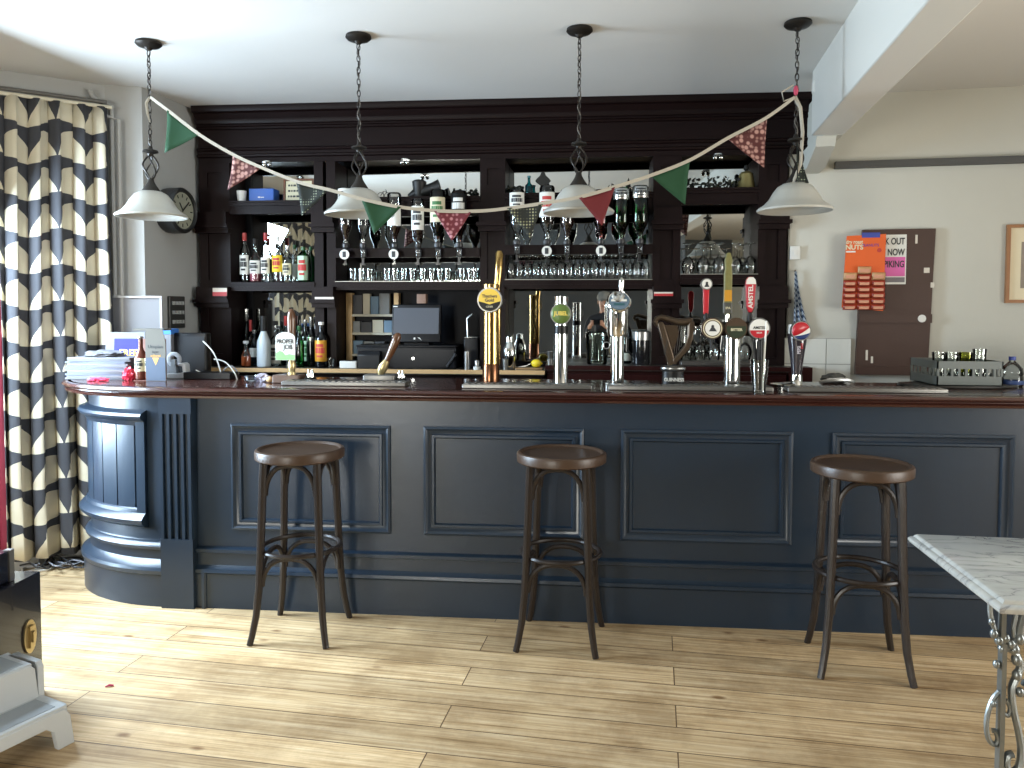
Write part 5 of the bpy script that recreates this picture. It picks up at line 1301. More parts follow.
e.lathe([(0, -0.010), (0.056, -0.010), (0.058, 0.0), (0.052, 0.008), (0.049, 0.006), (0, 0.006)], seg=30); eo = e.build('oval_badge', M_chrome, wf)
e = MB(); e.M = Matrix.Translation((0.004, -0.042, z_(299))) @ Matrix.Rotation(math.radians(62), 4, 'X')
e.cyl((0, 0, 0), 0.0475, 0.0055, 0.0075, 30); f_ = e.build('badge_face', mat('badge_blue_grey', (92, 110, 124), 0.25), eo)
e = MB(); e.M = Matrix.Translation((0.004, -0.042, z_(299))) @ Matrix.Rotation(math.radians(62), 4, 'X')
e.box(-0.038, 0.036, -0.004, 0.007, 0.0075, 0.0085); e.build('badge_line', M_white, eo)
e = MB(); e.M = Matrix.Translation((0.004, -0.042, z_(299))) @ Matrix.Rotation(math.radians(62), 4, 'X')
e.box(-0.026, 0.026, -0.026, -0.014, 0.0075, 0.0082); e.build('badge_stripe', mat('badge_teal', (46, 84, 92), 0.3), eo)
MB().tube([(-0.012, -0.052, z_(312)), (-0.012, -0.085, z_(316)), (-0.012, -0.092, z_(324))], [0.008, 0.007, 0.006], 10).build('spout', M_chrome, wf)
MB().cyl((0, 0, 0), 0.014, 0, 0.020, 14).build('foot_knob', M_chrome, wf).location = (-0.045, -0.045, 0)

# ---- harp font
xg = XX(673, YT, 370); s = SCL(xg, YT)
hf = thing('harp_beer_font', 'bronze harp beer font on an oval black base', 'beer tap', (xg, YT, ZT))
z_ = lambda py: (383.5 - py) * s
M_harp = mat('bronze_harp', (84, 70, 56), 0.32, metal=0.6, vary=0.15)
MB().lathe([(0, 0), (0.056, 0), (0.058, 0.006), (0.053, 0.014), (0.051, z_(368)), (0, z_(368))], seg=30, sy=0.75).build('base', M_blk, hf)
MB().lathe([(0.050, z_(368)), (0.058, z_(367)), (0.062, z_(365.5)), (0.060, z_(364)), (0.046, z_(363)), (0.040, z_(362.2)), (0, z_(362.2))], seg=30, sy=0.75).build('silver_rim', M_steel, hf)
MB().lathe([(0, z_(362.5)), (0.038, z_(362.5)), (0.030, z_(361)), (0, z_(360.5))], seg=24, sy=0.75).build('socket', M_blackglass, hf)
g_ = text('GUINNESS', 0.0235, M_white, hf, (0, -0.0425, z_(376)), sx=0.86, bold=0.0006)
X_ = lambda px: (px - 673) * s
hb = MB()
hb.prism([(X_(668), z_(363)), (X_(674), z_(362)), (X_(674.5), z_(356)), (X_(664), z_(322)), (X_(661.5), z_(318)), (X_(656.5), z_(320)), (X_(660), z_(332))], -0.022, 0.022, 'y')       # pillar
hb.build('pillar', M_harp, hf, bevel=0.006)
hb = MB(); hb.tube([(X_(x), 0, z_(y)) for x, y in ((661, 322), (657, 322), (655, 319), (656.5, 315.5), (661, 314), (668, 316), (676, 318.5), (684, 319), (690, 317), (692, 316.5))], [0.009, 0.013, 0.014, 0.014, 0.014, 0.015, 0.017, 0.019, 0.016, 0.006], 14, flat=1.5); hb.build('neck', M_harp, hf)
hb = MB(); hb.prism([(X_(x), z_(y)) for x, y in ((674, 362), (672, 356), (678, 350), (684, 342), (687, 332), (687.5, 322), (688, 318), (693, 318), (693, 326), (691.5, 336), (688, 346), (681, 354))], -0.024, 0.024, 'y'); hb.build('soundboard', M_harp, hf, bevel=0.005)
hb = MB(); hb.prism([(X_(x), z_(y)) for x, y in ((664, 322), (676, 322), (678, 330), (676, 338), (673, 346), (671, 350))], -0.010, 0.010, 'y'); hb.build('web', M_harp, hf)
hb = MB()
for k in range(5): hb.tube([(X_(677 + k * 2.1), 0, z_(320)), (X_(673.5 + k * 2.4), 0, z_(354 - k * 3.4))], 0.0014, 5)
hb.build('strings', M_steel, hf)
text('GUINNESS', 0.016, M_inkd, hf, (X_(665.3), -0.0225, z_(344)), rot=(PI / 2, math.radians(-76 + 180), 0), sx=0.9)

# ---- triple tap
xt = XX(732, YT, 340); s = SCL(xt, YT)
tt = thing('triple_beer_tap', 'chrome T-bar beer tap with three round badges and three handles', 'beer tap', (xt, YT, ZT))
z_ = lambda py: (384 - py) * s; X_ = lambda px: (px - 732) * s
MB().lathe([(0, 0), (0.050, 0), (0.050, 0.010), (0.040, 0.016), (0.040, z_(332)), (0, z_(332))], seg=28).build('column', M_chrome, tt)
cb = MB(); cb.tube([(X_(701), 0, z_(325.5)), (X_(704), 0, z_(325.5)), (X_(762), 0, z_(325.5)), (X_(765), 0, z_(325.5))], [0.026, 0.034, 0.034, 0.026], 20); cb.build('crossbar', mat('dark_tap_body', (58, 50, 44), 0.25, metal=0.5), tt)
M_brown = mat('badge_brown', (70, 54, 40), 0.35); M_dgrn = mat('badge_dark_green', (42, 52, 36), 0.35); M_bred = mat('badge_red', (172, 34, 44), 0.35)
def badge(px, py, r, face, rim=M_steel):
    o = MB().disc_y((X_(px), 0, z_(py)), r, -0.052, -0.030, 30).build('badge', rim, tt)
    MB().disc_y((X_(px), 0, z_(py)), r * 0.88, -0.0545, -0.052, 30).build('badge_face', face, o)
    return o
b1 = badge(711, 325, 0.050, M_creaml, M_brown)
k = MB(); zc_ = z_(325); k.disc_y((X_(711), 0, zc_), 0.0395, -0.0552, -0.0545, 28); k.build('badge_ring', M_brown, b1)
k = MB(); k.disc_y((X_(711), 0, zc_), 0.035, -0.0558, -0.0552, 28); k.build('badge_centre', M_white, b1)
k = MB(); k.disc_y((X_(711), 0, zc_ + 0.010), 0.007, -0.0566, -0.0558, 12); k.prism([(X_(711) - 0.018, zc_ - 0.014), (X_(711) + 0.020, zc_ - 0.014), (X_(711) + 0.012, zc_ - 0.002), (X_(711) + 0.006, zc_ + 0.006), (X_(711) - 0.006, zc_ + 0.006), (X_(711) - 0.012, zc_ - 0.004)], -0.0566, -0.0558, 'y'); k.build('badge_figure', M_inkd, b1)
b2 = badge(734, 325, 0.051, M_dgrn, M_brown)
zc_ = z_(325); k = MB(); k.prism([(X_(734) + 0.044 * math.cos(a), zc_ + 0.006 + 0.038 * math.sin(a)) for a in [0.15 + (PI - 0.3) * q / 12 for q in range(13)]], -0.0552, -0.0545, 'y'); k.build('badge_brown_field', M_brown, b2)
text('BEAVERTOWN' if False else 'BITTER', 0.017, M_creaml, b2, (X_(734), -0.0552, zc_ - 0.006), bold=0.0005)
b3 = badge(756, 325, 0.051, M_white, M_steel)
k = MB(); k.prism([(X_(756) + 0.0445 * math.cos(a), zc_ + 0.0445 * math.sin(a)) for a in [PI + 0.18 + (PI - 0.36) * q / 14 for q in range(15)]], -0.0552, -0.0545, 'y'); k.build('badge_red_field', M_bred, b3)
text('AMSTEL', 0.017, M_inkd, b3, (X_(756), -0.0552, zc_ + 0.004), bold=0.0006, sx=0.95); text('BEER', 0.012, M_white, b3, (X_(756), -0.0556, zc_ - 0.020))
def lever(px, pts, name):
    return None
for px in (706, 727, 749):
    MB().lathe([(0.012, 0), (0.013, 0.02), (0.010, 0.045), (0.011, 0.05), (0, 0.05)], (X_(px), -0.005, z_(320)), 12).build('handle_stem', M_black if px != 727 else M_chrome, tt)
# left: slim red handle with a round medallion; middle: gold and green; right: broad red
zt_ = z_(310)
l1 = MB().prism([(X_(706) - 0.013, z_(311)), (X_(706) + 0.011, z_(311)), (X_(706) + 0.014, z_(283)), (X_(706) - 0.015, z_(283))], -0.014, 0.006, 'y').build('left_handle', M_bred, tt, bevel=0.004)
m1 = MB().disc_y((X_(706), 0, z_(281)), 0.028, -0.018, 0.008, 24).build('medallion', M_steel, l1)
MB().disc_y((X_(706), 0, z_(281)), 0.023, -0.0195, -0.018, 24).build('medallion_face', M_white, m1)
k = MB(); k.disc_y((X_(706), 0, z_(280)), 0.006, -0.0205, -0.0195, 10); k.prism([(X_(706) - 0.012, z_(284)), (X_(706) + 0.012, z_(284)), (X_(706) + 0.004, z_(280.5)), (X_(706) - 0.004, z_(280.5))], -0.0205, -0.0195, 'y'); k.build('figure', M_inkd, m1)
l2 = MB().prism([(X_(727) + x_, z_(y_)) for x_, y_ in ((-0.014, 311), (0.014, 311), (0.022, 306), (0.020, 299), (0.018, 296), (0.019, 272), (0.016, 262), (0.019, 258), (0.010, 250), (-0.006, 250), (-0.016, 258), (-0.014, 266), (-0.019, 272), (-0.018, 296), (-0.021, 306))], -0.016, 0.008, 'y').build('middle_handle', mat('handle_olive', (112, 108, 62), 0.4, vary=0.25, scale=60), tt, bevel=0.004)
MB().box(X_(727) - 0.0175, X_(727) + 0.0175, -0.0175, -0.016, z_(298), z_(287)).build('gold_panel', M_gold, l2)
MB().rbox(X_(727) - 0.021, X_(727) + 0.021, -0.0178, 0.009, z_(310.5), z_(299), 0.006).build('handle_foot', mat('foot_dark_grey', (64, 64, 58), 0.4), l2)
text('IPA', 0.017, M_creaml, l2, (X_(727), -0.0182, z_(305)))
l3 = MB().prism([(X_(749) + x_, z_(y_)) for x_, y_ in ((-0.008, 309), (0.008, 309), (0.018, 303), (0.022, 285), (0.024, 281), (0.020, 276.5), (0.010, 274), (-0.010, 274), (-0.020, 276.5), (-0.024, 281), (-0.022, 285), (-0.018, 303))], -0.016, 0.008, 'y').build('right_handle', M_bred, tt, bevel=0.004)
MB().prism([(X_(749) + x_, z_(y_)) for x_, y_ in ((-0.0235, 281.2), (0.0235, 281.2), (0.020, 276.8), (0.010, 274.4), (-0.010, 274.4), (-0.020, 276.8))], -0.0185, -0.0165, 'y').build('white_cap', M_white, l3)
text('AMSTEL', 0.030, M_white, l3, (X_(749), -0.0170, z_(293.5)), rot=(PI / 2, -PI / 2, 0), bold=0.0007, sx=1.05)
for px in (711, 734, 756):
    MB().tube([(X_(px), -0.01, z_(331)), (X_(px), -0.02, z_(338)), (X_(px), -0.022, z_(345))], [0.008, 0.007, 0.006], 10).build('spout', M_black if px != 756 else M_chrome, tt)

# ---- pint glass of straws
pgp = G(757, 392, ZT); pgp = Vector((XX(757, 3.545, 390), 3.52, ZT))
pg = thing('pint_glass', 'pint glass holding black and white straws in front of the triple tap', 'glass', (pgp.x, 3.505, ZT + 0.0005))
MB().lathe([(0, 0), (0.029, 0), (0.030, 0.004), (0.030, 0.03), (0.036, 0.09), (0.0385, 0.112), (0.0365, 0.118), (0.0400, 0.148), (0.0385, 0.148), (0.035, 0.118), (0.0345, 0.09), (0.0285, 0.03), (0.0265, 0.010), (0, 0.010)], seg=26).build('glass_wall', G_clear, pg, 50)
rnd = random.Random(4)
for k in range(12):
    a = rnd.uniform(0, 2 * PI); r0, r1 = rnd.uniform(0, 0.018), rnd.uniform(0.012, 0.034)
    lx = -0.010 + 0.8 * r1 * math.cos(a); o = tag(MB().tube([(r0 * math.cos(a), r0 * math.sin(a), 0.012), (lx, r1 * math.sin(a) * 0.7, 0.235 + rnd.uniform(-0.01, 0.012))], 0.0030, 8).build('straw', M_black), 'black straw standing in the pint glass', 'straw', 'black straws in the pint glass')
    o.location = pg.location
for k, (a, b) in enumerate((((0.012, -0.012), (0.024, -0.014)), ((0.005, 0.012), (0.030, 0.010)))):
    o = tag(MB().tube([(a[0], a[1], 0.012), (b[0], b[1], 0.32 - k * 0.03)], 0.0038, 8).build('straw', M_white), 'tall white straw standing in the pint glass', 'straw', 'white straws in the pint glass'); o.location = pg.location
# ---- cola fountain shaped like a tall glass
xp = XX(797, YT - 0.03, 350); s = SCL(xp, YT - 0.03)
pf = thing('cola_fountain', 'cola fountain tap shaped like a tall glass with a round red, white and blue badge', 'drinks tap', (xp, YT - 0.03, ZT))
z_ = lambda py: (388 - py) * s
MB().lathe([(0, 0), (0.034, 0), (0.034, 0.006), (0.028, 0.014), (0.024, z_(374)), (0, z_(374))], seg=24).build('chrome_foot', M_chrome, pf)
MB().lathe([(0, z_(374)), (0.023, z_(374)), (0.026, z_(366)), (0.036, z_(350)), (0.042, z_(340)), (0.043, z_(333)), (0, z_(333))], seg=26).build('glass_shaped_body', mat('cola_body', (44, 40, 46), 0.08, coat=0.6), pf)
MB().lathe([(0.043, z_(333)), (0.044, z_(331)), (0.042, z_(324)), (0, z_(324))], seg=26).build('pale_top', M_whitecap, pf)
bk = MB().disc_y((0, 0, z_(330)), 0.046, -0.060, -0.040, 32).build('badge', M_steel, pf)
zc_ = z_(330); R_ = 0.041
def lens(lo, hi, m, nm, y):
    """part of the disc between two wavy lines"""
    pts = []; n = 24
    f1 = lambda x: zc_ + lo(x / R_) * R_; f2 = lambda x: zc_ + hi(x / R_) * R_
    cl_ = lambda x, z: max(-math.sqrt(max(R_ ** 2 - x * x, 0)), min(math.sqrt(max(R_ ** 2 - x * x, 0)), z - zc_)) + zc_
    xs_ = [R_ * math.cos(PI * (1 - k / n)) for k in range(n + 1)]
    k = MB(); A = [k.v((x, y, cl_(x, f1(x)))) for x in xs_]; B = [k.v((x, y, cl_(x, f2(x)))) for x in xs_]
    for i in range(n): k.f([A[i], A[i + 1], B[i + 1], B[i]], False)
    k.build(nm, m, bk, solid=0.0008)
MB().disc_y((0, 0, zc_), R_ + 0.001, -0.0612, -0.060, 32).build('badge_white', M_white, bk)
lens(lambda u: -0.28 + 0.55 * u + 0.22 * u * u, lambda u: 1.2, M_bred, 'badge_red', -0.0622)
lens(lambda u: -1.2, lambda u: -0.50 + 0.20 * u + 0.08 * u * u, mat('badge_navy', (28, 46, 92), 0.35), 'badge_blue', -0.0622)
text('PEPSI', 0.021, mat('pale_letter', (186, 180, 190), 0.5), pf, (-0.002, -0.0425, z_(349)), rot=(PI / 2, -PI / 2, 0), sx=0.80, bold=0.0004)
text('MAX', 0.016, M_bred, pf, (0.012, -0.0415, z_(345)), rot=(PI / 2, -PI / 2, 0), sx=0.80, bold=0.0004)
dk = thing('chrome_dish', 'small round chrome dish at the foot of the cola fountain', 'dish', (XX(786, 3.60, 388), 3.66, ZT + 0.0005))
MB().lathe([(0, 0), (0.022, 0), (0.022, 0.012), (0.05, 0.020), (0.056, 0.026), (0.054, 0.028), (0.046, 0.022), (0, 0.018)], seg=28).build('dish', M_chrome, dk)

# ================================================================== left end clutter on the bar
def stack(label, name, px0, px1, Y, n, th, m, dep, seed, cat='leaflet', wob=0.01):
    rnd = random.Random(seed); a, b = XX(px0, Y, 380), XX(px1, Y, 380)
    z = ZT + 0.0004; res = []
    for k in range(n):
        dx_, ry = rnd.uniform(-wob, wob), rnd.uniform(-0.05, 0.05)
        t = tag(MB().rbox(-(b - a) / 2, (b - a) / 2, -dep / 2, dep / 2, 0, th, 0.002).build(name, m[k % len(m)]), None)
        t.location = ((a + b) / 2 + dx_, Y + dep / 2, z); t.rotation_euler = (0, 0, ry); z += th + 0.0003; res.append(t)
    return res, z
M_paper1 = mat('newsprint', (98, 100, 106), 0.7, vary=0.2, scale=90, stretch=(1, 1, 40)); M_paper2 = mat('white_paper', (112, 112, 116), 0.7); M_paper3 = mat('bluish_paper', (92, 98, 114), 0.6)
ls, zt_ = stack('', 'magazine', 66, 128, 3.80, 11, 0.0102, [M_paper1, M_paper2, M_paper3], 0.20, 21)
pos = ['lowest', 'second from the bottom', 'third from the bottom', 'fourth from the bottom', 'fifth from the bottom', 'middle', 'fifth from the top', 'fourth from the top', 'third from the top', 'second from the top', 'topmost']
for k, o in enumerate(ls): tag(o, '%s magazine of the grey stack at the left end of the bar' % pos[k], 'magazine', 'stack of magazines on the bar end')
# crumpled paper on top of the stack
def crumple(label, c, sx, sy, sz, m, seed):
    rnd = random.Random(seed); bm = bmesh.new(); bmesh.ops.create_icosphere(bm, subdivisions=3, radius=1)
    for v in bm.verts:
        q = 1 + rnd.uniform(-0.22, 0.22); v.co = Vector((v.co.x * sx * q, v.co.y * sy * q, max(v.co.z * sz * q, -sz * 0.55) + sz * 0.55))
    b = MB(); b.bm.free(); b.bm = bm
    o = b.build('crumpled_paper', m, None, 20); o.location = c
    return tag(o, label, 'paper')
crumple('crumpled white paper lying on top of the stack of magazines', (XX(100, 3.86, 345), 3.90, zt_ + 0.0005), 0.10, 0.07, 0.022, M_paper2, 3)
# free paper standing behind
q0, q1 = P(117, 385, 4.02), P(146, 332, 4.02)
M_purp = mat('purple_print', (66, 66, 158), 0.9, spec=0.1)
fp = thing('free_paper', 'leaflet with a purple panel and yellow heading standing behind the magazines', 'leaflet', (q0.x - 0.05, 3.985, ZT)); fp.rotation_euler = (-0.10, 0, 0)
wF, hF = q1.x - q0.x + 0.05, q1.z - ZT
MB().box(0, wF, 0, 0.006, 0, hF).build('sheet', M_paper2, fp)
pp = MB().box(0.05, wF - 0.006, -0.001, 0, 0.02, hF - 0.035).build('purple_panel', M_purp, fp)
text('FREE', 0.052, mat('yellow_letter', (236, 210, 96), 0.9, spec=0.1), pp, (0.05 + (wF - 0.056) / 2, -0.0016, hF - 0.115), sx=1.0, bold=0.0012)
tag(crumple('pink sweet wrapper on the bar edge below the magazines', (XX(97, 3.73, 386), 3.74, ZT + 0.0005), 0.055, 0.03, 0.011, mat('hot_pink_foil', (226, 60, 92), 0.35), 8), None, 'wrapper').name = 'sweet_wrapper'
tag(crumple('crimson packet lying against the bottle carrier', (XX(126, 3.76, 380), 3.79, ZT + 0.0005), 0.032, 0.03, 0.042, mat('crimson_packet', (196, 26, 60), 0.4), 12), None, 'packet').name = 'packet'
# cardboard bottle carrier with brown bottles
YK = 3.76
a, b, c_ = XX(133, YK, 380), XX(146, YK, 380), XX(166, YK, 380); s = SCL(b, YK)
kc = thing('bottle_carrier', 'grey and blue cardboard bottle carrier at the left end of the bar', 'carton', (b, YK, ZT + 0.0004))
wK, hK = c_ - b, (385 - 333) * s
M_card = mat('grey_card', (96, 93, 86), 0.7, vary=0.06, spec=0.2); M_cardb = mat('blue_card', (60, 72, 90), 0.6, vary=0.1); M_cardo = mat('orange_card', (190, 140, 72), 0.6); M_cardbr = mat('brown_card', (120, 78, 66), 0.6)
front = [(0, 0), (wK, 0), (wK, hK * 0.74), (wK * 0.86, hK), (wK * 0.08, hK), (0, hK * 0.93)]
fpn = MB().prism(front, 0.0, 0.003, 'y').build('front_panel', M_card, kc)
MB().prism([(0.002, 0.002), (wK - 0.002, 0.002), (wK - 0.002, hK * 0.45), (0.002, hK * 0.45)], -0.0008, 0.0, 'y').build('blue_panel', M_cardb, fpn)
MB().prism([(wK * 0.34, hK * 0.45), (wK * 0.68, hK * 0.45), (wK * 0.51, hK * 0.30)], -0.0016, -0.0008, 'y').build('orange_mark', M_cardo, fpn)
text('Utopian', 0.024, M_inkd, fpn, (wK * 0.5, -0.0006, hK * 0.66), sx=1.05, bold=0.0004); text('lager', 0.018, M_inkd, fpn, (wK * 0.5, -0.0006, hK * 0.56)); text('unfiltered', 0.014, M_cardo, fpn, (wK * 0.5, -0.0006, hK * 0.485), bold=0.0003)
MB().box(-(b - a), wK * 0.62, 0.078, 0.081, 0, hK * 0.80).build('back_panel', M_cardbr, kc)
MB().box(-(b - a), wK * 0.62, 0.003, 0.078, 0.0, 0.002).build('carton_floor', M_cardbr, kc)
MB().box(-(b - a) * 0.95, wK * 0.9, 0.004, 0.079, hK * 0.97, hK + 0.002).build('carry_top', M_card, kc)
M_bbrown = mat('brown_bottle', (96, 52, 40), 0.15)
for k, (ox, oy) in enumerate(((-(b - a) * 0.66, 0.036), (0.002, 0.042))):
    bo = thing('beer_bottle', ['brown beer bottle at the open left side of the cardboard carrier', 'brown beer bottle against the front panel of the cardboard carrier', 'brown beer bottle behind the divider of the cardboard carrier'][k], 'bottle', (b + ox, YK + oy, ZT + 0.0032), 0, 'bottles in the carrier')
    bottle_parts(bo, 0.225, 0.0305 if k != 1 else 0.029, M_bbrown, M_silver, lab=M_creaml, lz=(0.2, 0.5), sh=(0.52, 0.72), caph=0.06, ink=M_inkd)
# carton with blue lid behind it, tape dispenser, black speaker and flexes
a, b = P(151, 385, 3.97), P(171, 329, 3.97)
cb_ = thing('blue_top_carton', 'pale carton with a blue top standing behind the bottle carrier', 'box', (a.x, 3.97, ZT + 0.0004))
MB().rbox(0, b.x - a.x, 0, 0.08, 0, b.z - ZT - 0.03, 0.003).build('carton', M_paper2, cb_); MB().rbox(-0.001, b.x - a.x + 0.001, -0.001, 0.081, b.z - ZT - 0.03, b.z - ZT, 0.003).build('blue_top', mat('lid_blue', (58, 122, 206), 0.4), cb_)
xq = XX(176, 3.92, 375); td = thing('tape_dispenser', 'grey tape dispenser beside the bottle carrier', 'tape dispenser', (xq, 3.90, ZT + 0.0004))
MB().prism([(-0.05, 0), (0.06, 0), (0.066, 0.02), (0.062, 0.075), (0.05, 0.084), (0.02, 0.082), (0.022, 0.068), (0.044, 0.066), (0.048, 0.034), (0.01, 0.028), (-0.045, 0.026)], 0.0, 0.05, 'y').build('body', mat('grey_white_plastic', (188, 190, 192), 0.4), td, bevel=0.003)
MB().tube([(-0.012 + 0.030 * math.cos(2 * PI * k / 20), 0.025, 0.100 + 0.030 * math.sin(2 * PI * k / 20)) for k in range(20)], 0.008, 8, closed=True, flat=1.5).build('tape_roll', mat('tape_grey', (170, 172, 176), 0.4), td)
MB().prism([(-0.03, 0.026), (0.006, 0.026), (-0.004, 0.10), (-0.020, 0.10)], 0.012, 0.038, 'y').build('roll_arm', M_greyd, td)
a, b = P(170, 385, 4.0), P(203, 333, 4.0)
bs_ = thing('black_speaker', 'black box speaker standing at the back of the bar beside the carton', 'speaker', (a.x, 4.0, ZT + 0.0004))
MB().rbox(0, b.x - a.x + 0.02, 0, 0.055, 0, b.z - ZT, 0.01).build('cabinet', M_black, bs_); MB().box(0.012, b.x - a.x + 0.008, -0.003, 0, 0.02, b.z - ZT - 0.02).build('grille', mat('speaker_cloth', (28, 28, 30), 0.9, bump=0.3, bscale=400), bs_)
tag(MB().rbox(0, 0.26, 0, 0.10, 0, 0.036, 0.006).build('router_box', M_black), 'flat black box under the loose flexes on the bar', 'box').location = (XX(180, 3.85, 380), 3.88, ZT + 0.0004)
# dark bottle / slim can by the upright
def flex(label, pts, m, r=0.0035, Y=None):
    pp_ = [P(*p) for p in pts]
    return tag(MB().tube(spline(pp_, 8), r, 6).build('flex', m), label, 'cable', 'flexes on the bar')
flex('white flex arching up and over beside the black speaker', [(203, 341, 4.00), (213, 352, 3.97), (219, 366, 3.93), (223, 382, 3.90)], M_cw)
flex('white flex curving down to the bar near the orange juice', [(214, 359, 3.98), (225, 362, 3.96), (234, 372, 3.92), (238, 382, 3.90)], M_cw)
flex('grey flex looping behind the white ones', [(220, 383, 3.96), (224, 370, 3.98), (232, 366, 3.98), (239, 374, 3.98)], M_cg)
flex('white flex lying over the flat black box', [(196, 370, 3.93), (202, 374, 3.92), (206, 383, 3.88)], M_cw, 0.003)
# bowl of bits, keys and cork between bowl and handpump
xbw = XX(250, 3.77, 382)
bw = thing('small_bowl', 'small glass bowl on the bar left of the clipped handpump', 'bowl', (xbw, 3.78, ZT + 0.0004))
MB().lathe([(0, 0), (0.022, 0), (0.030, 0.008), (0.036, 0.030), (0.034, 0.030), (0.027, 0.010), (0, 0.006)], seg=22).build('bowl_wall', glass('bowl_glass', (0.8, 0.84, 0.88), 2.2), bw, 50)
crumple('crumpled silver and pink wrapper between the bowl and the handpump', (XX(263, 3.80, 380), 3.80, ZT + 0.0004), 0.040, 0.03, 0.026, mat('silver_pink_foil', (170, 164, 178), 0.3, metal=0.4), 5)
tag(MB().sph((0, 0, 0.016), 0.017, 12, (1.2, 1, 0.95)).build('cork_ball', mat('cork_tan', (196, 160, 116), 0.7)), 'round tan cork stopper left of the handpump base', 'stopper').location = (XX(270, 3.74, 382), 3.74, ZT + 0.0004)
# ================================================================== things on the back counter
zc0, zc2 = BC[0] + 0.0006, BC[2] + 0.0006
# till
YTL = 4.70
a, b = P(357, 368, YTL), P(456, 345.5, YTL)
cd = thing('cash_drawer', 'wide black cash drawer under the till screen', 'cash drawer', (a.x, YTL, zc0))
wD, hD = b.x - a.x, b.z - zc0
M_till = mat('till_black', (13, 14, 18), 0.42, spec=0.25)
MB().rbox(0, wD, 0, 0.24, 0, hD - 0.012, 0.006).build('body', M_till, cd); MB().rbox(-0.004, wD + 0.004, -0.006, 0.244, hD - 0.012, hD, 0.006).build('lid', M_till, cd)
MB().disc_y((wD * 0.57, 0, hD * 0.42), 0.011, -0.006, 0, 16).build('lock', M_chrome, cd); MB().box(0.01, wD - 0.01, -0.003, 0, hD * 0.10, hD * 0.82).build('drawer_front', M_till, cd)
a, b = P(391, 342, YTL + 0.03), P(440, 304, YTL + 0.03)
mo = thing('till_screen', 'black touch-screen till standing on the cash drawer', 'till', (a.x, YTL + 0.03, zc0 + hD)); 
wS, hS = b.x - a.x, b.z - a.z; zo = a.z - (zc0 + hD)
stn = MB().prism([(0.03, 0.0), (0.17, 0.0), (0.13, 0.03), (0.09, max(zo, 0.02) + hS * 0.55), (0.06, max(zo, 0.02) + hS * 0.5)], wS * 0.25, wS * 0.75, 'x').build('stand', M_till, mo)
sc_o = MB(); sc_o.M = Matrix.Translation((0, 0, max(zo, 0.012))) @ Matrix.Rotation(-0.16, 4, 'X')
sc_o.rbox(0, wS, 0, 0.045, 0, hS, 0.008); so = sc_o.build('screen_housing', M_till, mo)
k = MB(); k.M = Matrix.Translation((0, 0, max(zo, 0.012))) @ Matrix.Rotation(-0.16, 4, 'X'); k.box(0.012, wS - 0.012, -0.002, 0, hS * 0.22, hS - 0.022); k.build('screen', mat('grey_screen', (76, 80, 88), 0.3), so)
k = MB(); k.M = Matrix.Translation((0, 0, max(zo, 0.012))) @ Matrix.Rotation(-0.16, 4, 'X'); k.box(0.006, 0.036, -0.0015, 0, hS - 0.016, hS - 0.010); k.box(0.006, 0.036, -0.0015, 0, hS * 0.14, hS * 0.165); k.prism([(wS * 0.45, hS * 0.08), (wS * 0.49, hS * 0.06), (wS * 0.50, hS * 0.11), (wS * 0.47, hS * 0.13)], -0.0015, 0, 'y'); k.prism([(wS * 0.53, hS * 0.13), (wS * 0.58, hS * 0.12), (wS * 0.63, hS * 0.04), (wS * 0.57, hS * 0.10)], -0.0015, 0, 'y'); k.build('print', M_white, so)
# receipt printer, card reader
a, b = P(358, 366, 4.66), P(380, 345, 4.66)
pr = thing('receipt_printer', 'black receipt printer in front of the till at its left', 'printer', (a.x, 4.645, zc0))
# stands in front of the drawer's left end
MB().prism([(0, 0), (0, 0.085), (0.02, 0.105), (0.05, 0.108), (0.05, 0)], 0, b.x - a.x, 'x').build('body', mat('printer_grey', (24, 25, 28), 0.4, spec=0.3), pr, bevel=0.004)
pr.location.x -= 0.0
a, b = P(340, 365, 4.66), P(358, 353, 4.66)
cr_ = thing('card_reader', 'white card reader on the pale counter edge left of the printer', 'card reader', (a.x, 4.645, zc0))
MB().rbox(0, b.x - a.x - 0.006, 0, 0.10, 0, 0.045, 0.008).build('body', M_whitecap, cr_); MB().box(0.008, b.x - a.x - 0.016, 0.012, 0.085, 0.045, 0.0465).build('keypad', M_black, cr_)
# pine shelving behind (stands on the back counter, in the second bay)
xa, xb2 = bays[1][0] + 0.005, XX(400, 4.97, 330)
zs0, zs1 = zc0, ZZ(353, 293, 4.95)
sh_ = thing('pine_rack', 'pale pine rack of folders and boxes standing behind the till', 'shelf', (xa, 4.930, zs0))
M_pine = mat('pale_pine', (204, 168, 116), 0.5, vary=0.15, scale=8, stretch=(1, 1, 0.2))
MB().box(0.0, 0.040, 0, 0.058, 0, zs1 - zs0).build('side_post', M_pine, sh_); MB().box(xb2 - xa - 0.03, xb2 - xa, 0, 0.058, 0, zs1 - zs0).build('side_post', M_pine, sh_)
lv = [0.06, 0.20, 0.32]
for z in lv: MB().box(0.04, xb2 - xa - 0.03, 0, 0.058, z, z + 0.015).build('shelf_board', mat('shelf_pale', (176, 170, 150), 0.5), sh_)
M_fold = [mat('folder_blue_grey', (96, 120, 138), 0.6), mat('folder_grey', (120, 122, 120), 0.6), mat('folder_dark', (54, 54, 56), 0.6), mat('folder_cream', (186, 178, 156), 0.6)]
rnd = random.Random(5); nn_ = ['lowest', 'middle', 'top']
